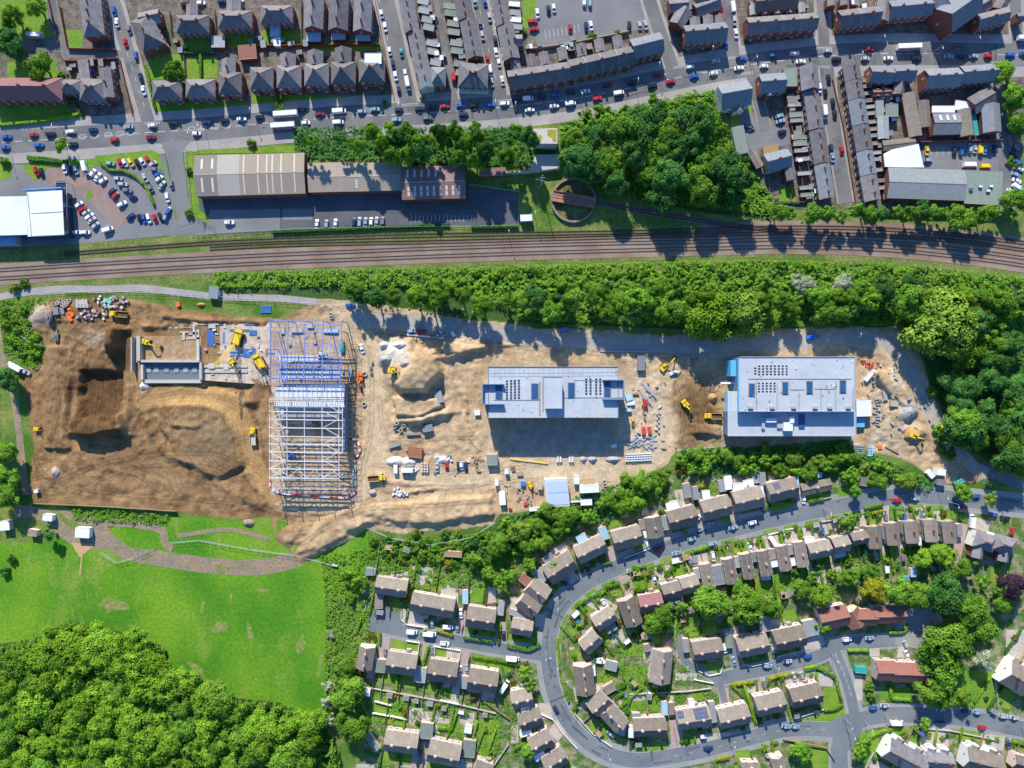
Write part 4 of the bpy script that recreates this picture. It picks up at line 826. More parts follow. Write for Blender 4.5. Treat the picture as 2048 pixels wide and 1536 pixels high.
def flatbox(T, cx, cy, L, Wd, ang, h=2.6, rm=None, wm=None, look='flat-roofed garage', cat='garage', name='garage', group='garages and sheds', door=True, mono=0):
    px, py = tp(T, cx, cy); s = TILE[T][2]; f = (CH - h) / CH; L = L / s / 4 * f; Wd = Wd / s / 4 * f
    o = thing(name, look, cat, px, py, group, radians(ang)); o.location = (*W(px, py, h), 0); rm = rm or flat_grey; wm = wm or brick_red
    mb = MB(); mb.box(-L / 2 + .1, L / 2 - .1, -Wd / 2 + .1, Wd / 2 - .1, 0, h - .003); link('wall', mb.me('wall', wm), o)
    mb = MB(); mb.box(-L / 2, L / 2, -Wd / 2, Wd / 2, h, h + .12); 
    for a in (-1, 1): mb.box(-L / 2, L / 2, min(a * Wd / 2, a * (Wd / 2 - .15)), max(a * Wd / 2, a * (Wd / 2 - .15)), h + .123, h + .2, 1)
    link('roof', mb.me('roof', [rm, stone]), o)
    if door:
        mb = MB(); dw = min(2.2, Wd - .8) / 2; mb.box(L / 2 - .098, L / 2 - .04, -dw, dw, 0, 2.05); link('door', mb.me('door', upvc), o)
    return o

# --- the top rows: slate roofed Victorian villas and terraces
S = slate
house('A', 190, 685, 580, 175, 0, 'hip', 6.2, 36, tile_maroon, brick_red, 3, 'long red brick building with hipped maroon roof', 'building', 'building', 'large buildings')
house('A', 545, 665, 170, 110, -2, 'hip', 5.5, 33, S, chim=1, look='dark slate house on the street corner')
house('A', 720, 690, 210, 170, -3, 'hip', 6, 35, S, chim=2, look='large corner villa with dark slate hipped roof')
house('A', 820, 640, 230, 90, -82, 'gable', 6.3, 30, S, chim=1, look='grey gabled wing of the corner villa')
house('A', 645, 545, 170, 80, -82, 'gable', 5.0, 25, S, chim=0, look='narrow grey-roofed rear wing')
house('A', 705, 110, 340, 165, -84, 'hip', 6.3, 35, S, chim=3, look='long slate-roofed terrace at the top-left street', ends=(0, 1), name='terrace')
house('A', 1130, 250, 260, 180, -66, 'hip', 6.3, 36, S, chim=1, look='large detached villa at a skewed angle')
house('A', 1150, 135, 160, 110, 12, 'gable', 5.8, 30, S, chim=1, look='grey-roofed rear wing of the skewed villa')
house('A', 1480, 185, 255, 140, 0, 'hip', 5.8, 40, S, chim=2, look='pair of hipped slate semis, back row')
house('A', 1475, 90, 110, 90, 90, 'gable', 4.6, 28, S, chim=0, look='small rear wing of the back row semis')
house('A', 1805, 150, 265, 140, 0, 'hip', 5.8, 40, S, chim=2, look='pair of hipped slate semis, back row')
house('A', 1795, 60, 150, 110, 90, 'gable', 4.6, 28, S, chim=0, look='small rear wing of the back row semis')
house('C', 205, 110, 250, 140, 0, 'hip', 5.8, 40, S, chim=2, look='pair of hipped slate semis, back row')
house('A', 1285, 690, 230, 145, 0, 'hip', 5.8, 40, S, chim=1, look='pair of hipped slate semis facing the main road', ext=[(-.5, -1, 2.4, .8, 2.6, 0), (.5, -1, 2.4, .8, 2.6, 0)])
house('A', 1540, 680, 230, 145, 0, 'hip', 5.8, 40, S, chim=1, look='pair of hipped slate semis facing the main road', ext=[(-.5, -1, 2.4, .8, 2.6, 0), (.5, -1, 2.4, .8, 2.6, 0)])
flatbox('A', 1675, 320, 105, 90, 0, 3, flat_grey, brick_red, 'ribbed grey outbuilding between the semis', door=False)
flatbox('A', 1900, 400, 140, 110, 5, 3.2, tile_red, brick_red, 'red-roofed garage block behind the gardens', door=False)
for k, (x, y, w_) in enumerate([(1768, 640, 175), (2010, 600, 180)]): house('A', x, y, w_, 170, 0, 'hip', 6.2, 42, S, chim=1, look='red brick villa with twin front gables', ext=[(-.62, -1, 3.4, 1.0, 5.4, 0), (.62, -1, 3.4, 1.0, 5.4, 0)], group='villas with twin front gables')
for k, (x, y, w_) in enumerate([(300, 590, 190), (512, 575, 190), (717, 562, 190), (935, 545, 200)]): house('C', x, y, w_, 175, 0, 'hip', 6.2, 42, S, chim=1, look='red brick villa with twin front gables', ext=[(-.62, -1, 3.4, 1.0, 5.4, 0), (.62, -1, 3.4, 1.0, 5.4, 0)], group='villas with twin front gables')
flatbox('C', 945, 450, 130, 85, 0, 8.4, flat_white, brick_red, 'white flat roof terrace on the end villa', 'roof terrace', 'roof_terrace', door=False)
for x, y, w_, h_ in ((290, 470, 125, 110), (500, 450, 125, 115), (715, 430, 130, 120)): house('C', x, y, h_, w_, 90, 'gable', 5.6, 32, S, chim=1, look='gabled rear wing of a front row villa', win=False)
house('A', 1755, 530, 150, 110, 90, 'gable', 5.6, 32, S, chim=1, look='gabled rear wing of a front row villa', win=False)
for x, y, w_, h_ in ((490, 100, 150, 250), (680, 100, 150, 270), (865, 120, 140, 250)): house('C', x, y, h_, w_, 88, 'gable', 6.2, 36, S, chim=2, look='tall red brick villa with a front gable', ext=None)
for x, y in ((490, 285), (680, 270), (870, 280)): flatbox('C', x, y, 110, 70, 0, 2.8, flat_blue, brick_red, 'glass lean-to behind a tall villa', 'extension', 'lean_to', door=False)
flatbox('C', 190, 235, 70, 85, 0, 3, flat_blue, render_w, 'glass conservatory behind the back row semis', 'conservatory', 'conservatory', door=False)
flatbox('C', 210, 320, 48, 70, 0, 2.3, flat_white, render_w, 'small white garden shed behind the conservatory', 'shed', 'shed', door=False)
# terraces running down to the main road
house('C', 1222, 120, 260, 120, -80, 'gable', 5.6, 34, S, chim=3, look='upper half of the slate terrace beside the first street', cat='terrace', name='terrace', group='terraces')
house('C', 1297, 400, 320, 120, -79, 'gable', 5.4, 34, S, chim=4, look='lower half of the slate terrace beside the first street', cat='terrace', name='terrace', group='terraces')
house('C', 1345, 605, 150, 110, -80, 'gable', 6.0, 36, slate_b, chim=1, look='gabled blue-painted corner shop facing the main road', cat='shop', name='shop', group='terraces', wm=render_w)
house('C', 1445, 590, 120, 150, -3, 'hip', 5.6, 34, slate_b, chim=0, look='dark slate end house next to the corner shop', group='terraces')
house('C', 1640, 40, 230, 130, -80, 'gable', 5.6, 33, S, chim=3, look='upper slate terrace beside the back alley', cat='terrace', name='terrace', group='terraces')
house('C', 1700, 300, 300, 130, -79, 'gable', 5.6, 33, S, chim=4, look='lower slate terrace beside the back alley', cat='terrace', name='terrace', group='terraces')
house('C', 1715, 580, 230, 190, -3, 'hip', 5.8, 30, S, chim=2, look='wide corner building with a blue shopfront', cat='shop', name='shop', group='terraces')
flatbox('C', 1715, 690, 230, 30, -3, 3.2, flat_blue, render_w, 'long pale blue shopfront canopy', 'canopy', 'canopy', door=False)
for x, y in ((1330, 10), (1335, 80), (1360, 150), (1372, 210), (1395, 330), (1400, 395), (1425, 480)): flatbox('C', x, y, 85, 48, -12, 2.7, flat_grey, brick_red, 'grey rear extension west of alley', 'extension', 'extension', 'rear extensions')
for x, y in ((1535, 45), (1540, 100), (1560, 180), (1565, 245), (1585, 330), (1590, 390), (1610, 490), (1625, 560)): flatbox('C', x, y, 95, 46, -8, 2.9, flat_green, brick_red, 'pale green rear extension east of the alley', 'extension', 'extension', 'rear extensions')
house('C', 1925, 90, 220, 120, -79, 'gable', 5.6, 33, S, chim=3, look='upper terrace beside the third street', cat='terrace', name='terrace', group='terraces')
house('C', 1985, 330, 260, 130, -79, 'gable', 5.6, 33, S, chim=3, look='lower terrace beside the third street', cat='terrace', name='terrace', group='terraces')
for x, y in ((110, 30), (115, 95), (120, 150), (130, 205)): flatbox('D', x, y, 85, 42, -5, 2.7, flat_white if y in (30, 150) else flat_grey, brick_red, 'pale rear extension by leafy yard', 'extension', 'extension', 'rear extensions')
house('D', 112, 310, 120, 90, 0, 'gable', 5.0, 30, S, chim=1, look='small slate house behind the long crescent')
house('D', 300, 580, 480, 145, 8.5, 'gable', 6.0, 38, S, chim=4, look='west half of the long crescent terrace', cat='terrace', name='terrace', group='terraces', ext=[(-.85 + .34 * k, -1, 2.6, .7, 2.7, 0) for k in range(6)])
house('D', 775, 480, 500, 150, 13, 'gable', 6.0, 38, S, chim=3, look='east half of the long crescent terrace', cat='terrace', name='terrace', group='terraces', party=4, ext=[(-.85 + .34 * k, -1, 2.6, .7, 2.7, 0) for k in range(6)])
for x, y in ((118, 495), (240, 470), (340, 450), (480, 415), (625, 385), (765, 350), (905, 325)): house('D', x, y, 100, 75, 100, 'gable', 4.6, 30, S, chim=1 if x in (118, 625) else 0, look='gabled rear wing of the crescent terrace', win=False, group='rear wings')
house('D', 1130, 350, 240, 155, 14, 'gable', 7.2, 32, slate_b, chim=0, look='tall plain slate building at the end of the crescent', cat='building', name='building', group='large buildings')
house('D', 1575, 255, 325, 145, 5, 'gable', 6.4, 38, slate_b, chim=3, look='terrace of shops with three chimneys', cat='terrace', name='terrace', group='terraces', ext=[(-.7, -1, 2.6, .7, 2.7, 0), (0, -1, 2.6, .7, 2.7, 0), (.6, -1, 2.6, .7, 2.7, 0)])
for x, y, l_, w_, a in ((1390, 130, 150, 120, 60), (1370, 40, 150, 110, 5), (1500, 185, 100, 80, 95), (1600, 165, 95, 80, 95), (1690, 160, 90, 75, 95), (1590, 45, 200, 120, 20), (1550, 10, 110, 90, 0)): house('D', x, y, l_, w_, a, 'gable', 5.2, 30, S, chim=0, look='slate rear wing behind the shop terrace', win=False, group='rear wings')
for x, y, l_, w_, a in ((250, 15, 300, 110, 4),): house('E', x, y, l_, w_, a, 'gable', 5.6, 32, tile_brown, chim=2, look='brown-roofed terrace at the top edge', cat='terrace', name='terrace', group='terraces')
house('E', 290, 165, 490, 120, 4, 'gable', 6.4, 38, S, chim=4, look='dark slate terrace above the main road', cat='terrace', name='terrace', group='terraces', party=4, ext=[(-.8 + .4 * k, -1, 2.6, .7, 2.7, 0) for k in range(5)])
for k in range(5): house('E', 90 + k * 85, 70 - k * 4, 70, 48, 95, 'gable', 4.5, 30, S if k % 2 else flat_grey, chim=0, look='small rear wing behind the dark terrace', win=False, group='rear wings')
house('E', 830, 120, 290, 125, 6, 'gable', 6.4, 38, S, chim=2, look='slate terrace with pale gable end', cat='terrace', name='terrace', group='terraces', party=2)
house('E', 1000, 65, 170, 90, 86, 'gable', 6.0, 33, S, chim=0, look='cross wing joining two terraces')
house('E', 1190, 55, 300, 125, 5, 'gable', 6.4, 33, slate_b, chim=2, look='tall dark terrace near the big gabled hall', cat='terrace', name='terrace', group='terraces')
house('E', 1530, 70, 260, 200, 35, 'gable', 9.5, 42, slate_b, chim=0, look='big red brick hall with steep blue slate roof', cat='hall', name='hall', group='large buildings')
house('E', 1440, 60, 200, 120, -55, 'gable', 8.0, 42, slate_b, chim=0, look='red brick cross wing of the big hall', cat='hall', name='hall', group='large buildings')
house('E', 1762, 125, 225, 100, 14, 'gable', 6.4, 33, S, chim=1, look='slate terrace at the top-right corner', cat='terrace', name='terrace', group='terraces')
for k, (x, y, l_, w_, a) in enumerate(((730, 10, 60, 60, 90), (1830, 20, 120, 90, 60), (1960, 120, 60, 60, 0), (640, 10, 70, 60, 90), (1700, 30, 100, 90, 30))): house('E', x, y, l_, w_, a, 'gable', 4.8, 30, S, chim=0, look='slate outbuilding at the top edge', win=False, group='rear wings')
# lower right block of the town
house('D', 1800, 730, 235, 190, 10, 'gable', 6.4, 38, slate_b, render_w, 0, look='pale blue rendered corner house with a dark front gable', ext=[(.2, -1, 5.0, 2.0, 5.4, 0)])
house('E', 225, 580, 180, 135, 4, 'gable', 6.0, 33, slate_b, chim=1, look='blue slate house beside the yard lane', ext=[(-.2, -1, 3.4, 1.2, 5.0, 0)])
flatbox('E', 352, 540, 95, 125, 0, 5.2, flat_green, brick_red, 'flat green-grey roofed shop', 'shop', 'shop', door=False)
house('E', 485, 545, 170, 130, -85, 'gable', 6.4, 38, S, chim=1, look='gabled end house of the west terrace', group='terraces')
for k, (y0, y1) in enumerate(((620, 900), (910, 1140), (1150, 1385))):
    x0 = 485 + (y0 - 620) * .148; x1 = 485 + (y1 - 620) * .148; house('E', (x0 + x1) / 2 + 8, (y0 + y1) / 2, (y1 - y0) + 8, 108, -81.5, 'gable', 5.6 - .3 * k, 33, (S, S, slate_b)[k] if k else S, chim=3, look=('top', 'middle', 'bottom')[k] + ' stretch of the west slate terrace', cat='terrace', name='terrace', group='terraces')
for k, (y0, y1) in enumerate(((460, 560), (570, 690), (700, 870), (880, 1050), (1060, 1220), (1230, 1400))):
    x0 = 775 + (y0 - 460) * .16; x1 = 775 + (y1 - 460) * .16; house('E', (x0 + x1) / 2, (y0 + y1) / 2, (y1 - y0) + 8, 120, -80, 'gable', 5.8 - .15 * k, 33, slate_b if k in (2, 4) else S, chim=2, look=('first', 'second', 'third', 'fourth', 'fifth', 'sixth')[k] + ' stretch from the top of the east slate terrace', cat='terrace', name='terrace', group='terraces')
for y in (680, 730, 800, 840, 960, 1000, 1050, 1110, 1210, 1310, 1360): flatbox('E', 372 + (y - 660) * .14, y, 95, 26 if y % 100 else 34, 4, 2.7, flat_grey if y % 20 else flat_green, brick_red, 'small west terrace extension', 'extension', 'extension', 'rear extensions')
for y in (560, 600, 650, 700, 745, 790, 850, 900, 945, 1000, 1065, 1110, 1185, 1260, 1310): flatbox('E', 885 + (y - 560) * .14, y, 62, 24, 6, 2.7, flat_grey if y % 20 else tile_brown, brick_red, 'small east terrace extension', 'extension', 'extension', 'rear extensions')
house('E', 985, 520, 165, 120, -3, 'gable', 6.2, 34, slate_b, chim=1, look='dark slate shop at the head of the lane', group='terraces')
house('E', 1145, 510, 150, 115, 3, 'gable', 6.2, 34, slate_b, chim=1, look='dark slate shop with a pale side stair', group='terraces')
house('E', 990, 645, 130, 55, 3, 'gable', 4.2, 28, tile_red, chim=0, look='low building with a bright orange tile roof')
house('E', 1110, 620, 90, 80, 80, 'gable', 4.4, 36, S, chim=0, look='small gabled outhouse beside the orange roof', win=False)
house('E', 1410, 545, 240, 135, 3, 'gable', 6.6, 38, slate_b, chim=2, look='west half of the dark block facing the junction', cat='building', name='building', group='large buildings')
house('E', 1660, 515, 245, 125, 4, 'gable', 6.6, 38, slate_b, chim=2, look='east half of the dark block facing the junction', cat='building', name='building', group='large buildings')
house('E', 1200, 800, 310, 95, -80, 'gable', 4.6, 18, tile_brown, chim=0, look='long brown-roofed workshop', cat='workshop', name='workshop', group='workshops', win=False)
house('E', 1288, 795, 190, 80, -86, 'gable', 4.4, 22, tile_brown, chim=0, look='shorter brown-roofed workshop', cat='workshop', name='workshop', group='workshops', win=False)
flatbox('E', 1420, 762, 160, 50, 0, 4.4, flat_white, brick_red, 'white-roofed strip above the skylight workshop', 'workshop', 'workshop', 'workshops', door=False)
o = house('E', 1440, 865, 190, 150, 1, 'gable', 4.6, 20, slate_b, chim=0, look='dark workshop with three white skylights', cat='workshop', name='workshop', group='workshops', win=False)
for x in (-3.4, 0, 3.4): mb = MB(); mb.poly([(x - .6, 4.2, 5.25), (x - .6, 1.2, 6.35), (x + .6, 1.2, 6.35), (x + .6, 4.2, 5.25)][::-1]); link('rooflight', mb.me('rooflight', skylight), o)
flatbox('E', 1560, 740, 120, 70, -8, 4.2, flat_white, brick_red, 'ragged white flat roof', 'workshop', 'workshop', 'workshops', door=False)
house('E', 1575, 855, 190, 95, -82, 'gable', 4.6, 22, tile_brown, chim=0, look='brown workshop with a teal sheeted side', cat='workshop', name='workshop', group='workshops', win=False)
flatbox('E', 1640, 850, 30, 190, 8, 3.4, teal_m, brick_red, 'teal sheeted lean-to strip', 'workshop', 'lean_to', 'workshops', door=False)
house('E', 1690, 700, 170, 130, 30, 'gable', 5.2, 26, S, chim=0, look='grey-roofed workshop turned to the street corner', cat='workshop', name='workshop', group='workshops', win=False)
house('E', 1755, 825, 200, 130, -86, 'gable', 5.6, 24, slate_b, chim=0, look='pale blue-grey gabled building', cat='workshop', name='workshop', group='workshops', win=False)
house('E', 1000, 890, 160, 80, -88, 'gable', 3.8, 18, flat_grey, chim=0, look='grey lean-to workshop beside the east terrace', cat='workshop', name='workshop', group='workshops', win=False)
flatbox('E', 1060, 770, 90, 90, 0, 3.6, flat_green, brick_red, 'green-grey flat roof among the workshops', 'workshop', 'workshop', 'workshops', door=False)
flatbox('E', 975, 760, 55, 120, 0, 3.6, flat_grey, brick_red, 'narrow grey flat roof beside the terrace yards', 'workshop', 'workshop', 'workshops', door=False)
house('E', 1110, 1005, 230, 75, 7, 'gable', 4.2, 18, tile_brown, chim=0, look='long low brown shed above the white roof', cat='workshop', name='workshop', group='workshops', win=False)
def polyroof(pts, T, h, rm, wm, look, cat, name='building', group='large buildings', slab=0.25, extra=None):
    P = [W(*tp(T, x, y), h) for x, y in pts]; cx = sum(tp(T, x, y)[0] for x, y in pts) / len(pts); cy = sum(tp(T, x, y)[1] for x, y in pts) / len(pts)
    o = thing(name, look, cat, cx, cy, group); ox, oy = o.location.x, o.location.y; P = [(x - ox, y - oy) for x, y in P]
    mb = MB(); c_ = np.mean(P, axis=0); Pi = [(c_[0] + (x - c_[0]) * .99, c_[1] + (y - c_[1]) * .99) for x, y in P]; mb.prism(Pi, 0, h - .003); link('wall', mb.me('wall', wm), o)
    mb = MB(); mb.prism(P, h, h + slab); link('roof', mb.me('roof', rm), o); return o
polyroof([(1000, 1075), (1060, 1045), (1245, 1005), (1282, 1170), (1150, 1170), (1010, 1165)], 'E', 5, flat_white, brick_red, 'white curved flat roof beside the compound', 'workshop', 'workshop', 'workshops')
o = house('E', 1300, 1285, 540, 215, -2, 'gable', 6.0, 13, flat_grey, brick_red, 0, look='big grey warehouse with a brick end wall', cat='warehouse', name='warehouse', group='large buildings', win=False)
flatbox('E', 1700, 1310, 260, 235, -3, 5.0, flat_green, brick_red, 'grey-green flat roof joined to the big warehouse', 'warehouse', 'warehouse', 'large buildings', door=False)
for x, y in ((1615, 1320), (1680, 1300), (1735, 1330), (1755, 1298)): flatbox('E', x, y, 26, 18, 0, 5.9, flat_white if x != 1615 else dark_blue, flat_grey, 'small roof vent on the grey-green flat roof', 'roof vent', 'roof_vent', 'roof vents', door=False)
house('E', 262, 1120, 175, 130, 14, 'gable', 5.4, 34, slate_b, stone_wall, 1, look='detached slate house beside the timber decking')
house('E', 340, 1140, 240, 70, -80, 'gable', 4.6, 22, S, chim=0, look='narrow grey house behind the slate house', win=False)
flatbox('E', 215, 1045, 110, 70, 12, .9, wood_m, wood_m, 'raised yellow timber decking', 'decking', 'decking', door=False)
house('D', 1845, 1075, 215, 95, -78, 'gable', 3.4, 12, flat_green, render_w, 0, look='long ribbed green shed in the wood corner', cat='shed', name='shed', win=False)
house('E', 110, 1110, 130, 60, -60, 'gable', 3.2, 20, tile_brown, chim=0, look='small brown shed below the ribbed green shed', cat='shed', name='shed', win=False)
# showroom
def showroom():
    o = polyroof([(208, 400), (478, 385), (495, 730), (216, 742)], 'B', 7.6, flat_white, glass, 'white-roofed car showroom, taller east block', 'showroom', 'showroom')
    mb = MB(); h = 8; 
    P = [W(*tp('B', x, y), h) for x, y in ((180, 378), (470, 362), (470, 372), (182, 388))]; mb.prism([(x - o.location.x, y - o.location.y) for x, y in P], 6.8, 8.4); link('fascia', mb.me('fascia', mat('blue_fascia', (.12, .3, .62), .5)), o)
    for q in ((200, 560, 480, 566), (340, 395, 345, 730)): pass
    for (xa, ya, xb, yb) in ((238, 565, 486, 550), (236, 740, 492, 728), (212, 410, 242, 738)): mb = MB(); A_ = W(*tp('B', xa, ya), 7.9); B_ = W(*tp('B', xb, yb), 7.9); mb.beam((A_[0] - o.location.x, A_[1] - o.location.y, 7.9), (B_[0] - o.location.x, B_[1] - o.location.y, 7.9), .35, .12); link('seam', mb.me('seam', flat_grey), o)
    o2 = polyroof([(-300, 440), (207, 432), (214, 728), (-300, 742)], 'B', 7.4, flat_white, glass, 'white-roofed car showroom, long west block', 'showroom', 'showroom')
    polyroof([(-300, 745), (120, 735), (120, 800), (-300, 812)], 'B', 4.6, mat('blue_roof', (.2, .36, .55), .5), flat_grey, 'pale blue lean-to below the showroom', 'lean-to', 'lean_to')
    c = thing('canopy', 'dark glazed canopy on the showroom side', 'canopy', *tp('B', 525, 520), 'large buildings'); mb = MB()
    for k in range(9): mb.box(-3, 2.5, -12 + k * 2.9, -11.85 + k * 2.9, 5.0, 5.2)
    mb.box(2.35, 2.5, -12, 12, 4.8, 5.2); link('frame', mb.me('frame', steel_w), c); mb = MB(); mb.box(-3, 2.3, -12, 12, 4.7, 4.76); link('glazing', mb.me('glazing', glass), c)
    for k in range(3): mb = MB(); mb.cyl((2.2, -11.5 + k * 11.5), .12, 0, 4.7, 8); link('post', mb.me('post', steel_w), c)
showroom()
# warehouses of the yard
def shed(pts_px, e, rise, rm, look, lights=(), ridge=0.5, panels=()):
    x0, x1, y0, y1 = pts_px; X0, Y1 = W(x0, y0, e); X1, Y0 = W(x1, y1, e); cx, cy = (X0 + X1) / 2, (Y0 + Y1) / 2
    o = thing('warehouse', look, 'warehouse', (x0 + x1) / 2, (y0 + y1) / 2, 'large buildings', radians(1.5)); o.location = (cx, cy, 0); l, w = (X1 - X0) / 2, (Y1 - Y0) / 2
    mb = MB(); mb.box(-l + .2, l - .2, -w + .2, w - .2, 0, e - .2); link('wall', mb.me('wall', brick_red), o)
    for s_ in (-1, 1):
        mb = MB(); xx = s_ * (l - .1); pts = [(xx, -w + .2, e - .2), (xx, 0, e + rise - .1), (xx, w - .2, e - .2)]; mb.poly(pts if s_ < 0 else pts[::-1]); link('gable', mb.me('gable', rm), o)
    mb = MB(); roof_geo(mb, 2 * l, 2 * w, e, rise, 'gable'); r = link('roof', mb.me('roof', [rm, stone]), o)
    for (fx, side_, ww, y_a, y_b, seg) in lights:
        x = -l + 2 * l * fx; mb = MB()
        for k in range(seg):
            a = y_a + (y_b - y_a) * k / seg; b = y_a + (y_b - y_a) * (k + (.86 if seg > 1 else 1)) / seg
            za = e + rise * (1 - a) + .06; zb = e + rise * (1 - b) + .06; ya, yb = side_ * w * a, side_ * w * b
            q = [(x - ww, ya, za), (x + ww, ya, za), (x + ww, yb, zb), (x - ww, yb, zb)]; mb.poly(q if side_ < 0 else q[::-1])
        mb.F = [f[::-1] for f in mb.F] if side_ > 0 and False else mb.F
        link('rooflight', mb.me('rooflight', skylight), r)
    for (f0, f1, mm) in panels:
        mb = MB(); xa, xb = -l + 2 * l * f0, -l + 2 * l * f1
        for s_ in (-1, 1):
            q = [(xa, 0, e + rise + .03), (xb, 0, e + rise + .03), (xb, s_ * w, e + .03), (xa, s_ * w, e + .03)]; mb.poly(q[::-1] if s_ < 0 else q)
        link('roof_sheet', mb.me('roof_sheet', mm), r)
    return o
pale_sheet = mat('pale_roof_sheet', (0.38, 0.345, 0.29), .6, .05, .4, wave=('X', 1.6, .1))
grey_sheet = mat('grey_brown_roof_sheet', (0.23, 0.20, 0.165), .6, .05, .4, wave=('X', 1.6, .1))
shed((390, 610, 308, 390), 6.5, 1.6, metal_w, 'largest tan warehouse with rows of rooflights', [(.07, 1, .5, .3, .8, 1), (.165, 1, .5, .3, .8, 1), (.07, -1, .5, .15, .8, 1), (.165, -1, .5, .15, .8, 1)] + [(fx, s_, .35, .05, .95, 12) for fx in (.45, .58, .66, .71, .79, .91) for s_ in (-1, 1)], panels=[(0, .21, grey_sheet), (.21, .41, pale_sheet)])
shed((616, 696, 325, 384), 5.5, 1.0, metal_w2, 'small brown warehouse between two others')
shed((695, 803, 325, 382), 5.5, 1.0, metal_w2, 'mid-sized brown warehouse with a short line of vents', [(.17, -1, .5, .2, .8, 3)])
shed((803, 931, 332, 398), 6.0, 1.5, metal_w3, 'red-brown warehouse with nine lower rooflights', [(.11 + .099 * k, -1, .55, .25, .85, 2) for k in range(9)] + [(.1 + .11 * k, 1, .5, .3, .8, 1) for k in range(5)])
flatbox('D', -60, 1320, 200, 60, 2, 4, metal_w3, brick_red, 'low red-brown annexe behind the warehouses', 'warehouse', 'annexe', 'large buildings', door=False)
# concrete tank and retaining structures beside the turntable
o = polyroof([(256, 990), (438, 985), (440, 1105), (258, 1103)], 'D', 9, concrete, concrete, 'square concrete tank with mossy roof above the turntable', 'tank', 'water_tank')
for q in ([(280, 1045), (310, 1035), (325, 1060), (318, 1080), (280, 1075)], [(362, 1000), (432, 995), (432, 1090), (405, 1092), (400, 1060), (365, 1045)]):
    mb = MB(); P = [W(*tp('D', x, y), 9) for x, y in q]; mb.prism([(x - o.location.x, y - o.location.y) for x, y in P], 9.2, 9.29); link('moss', mb.me('moss', mat('yellow_moss', (.30, .27, .03), .9, .3, .8)), o)
polyroof([(275, 1190), (462, 1185), (464, 1290), (230, 1320), (-20, 1330), (-20, 1322), (225, 1308)], 'D', 3, concrete, concrete, 'concrete retaining wall and platform below the square tank', 'platform', 'platform')
polyroof([(385, 690), (475, 688), (478, 735), (388, 740)], 'R', 3, flat_white, cyan_m, 'small white trackside cabin with a blue side', 'cabin', 'trackside_cabin', 'cabins and containers')
# turntable
tx, ty = W(1147, 401)
o = thing('turntable', 'old railway turntable with a round brick pit and red-brown bridge', 'turntable', 1147, 401)
mb = MB(); mb.ring((0, 0), 11.3, 10.3, 0.02, 1.5, 48); link('pit_wall', mb.me('pit_wall', mat('old_brick_wall', (.24, .20, .17), .9, .3, 1.5)), o)  # rim raised above ground level so it casts shade into the pit
mb = MB(); mb.cyl((0, 0), 10.2, .02, .12, 48); link('pit_floor', mb.me('pit_floor', mat('pit_floor', (.075, .07, .035), .95, .3, .5, (.20, .18, .06), .12)), o)  # dark tone paints in the pit's shade, gold patches are grass
mb = MB(); mb.box(-10.8, 10.8, -2.6, 2.6, 1.51, 1.9, 0)
for y in (-2.6, 2.6): mb.box(-10.8, 10.8, y - .15, y + .15, 1.903, 2.6, 0)
for y in (-.75, .75): mb.box(-10.8, 10.8, y - .06, y + .06, 1.903, 2.05, 1)
mb.rot(radians(-10)); link('bridge', mb.me('bridge', [mat('rusty_deck', (.36, .18, .12), .85, .3, .8), rail_m]), o)

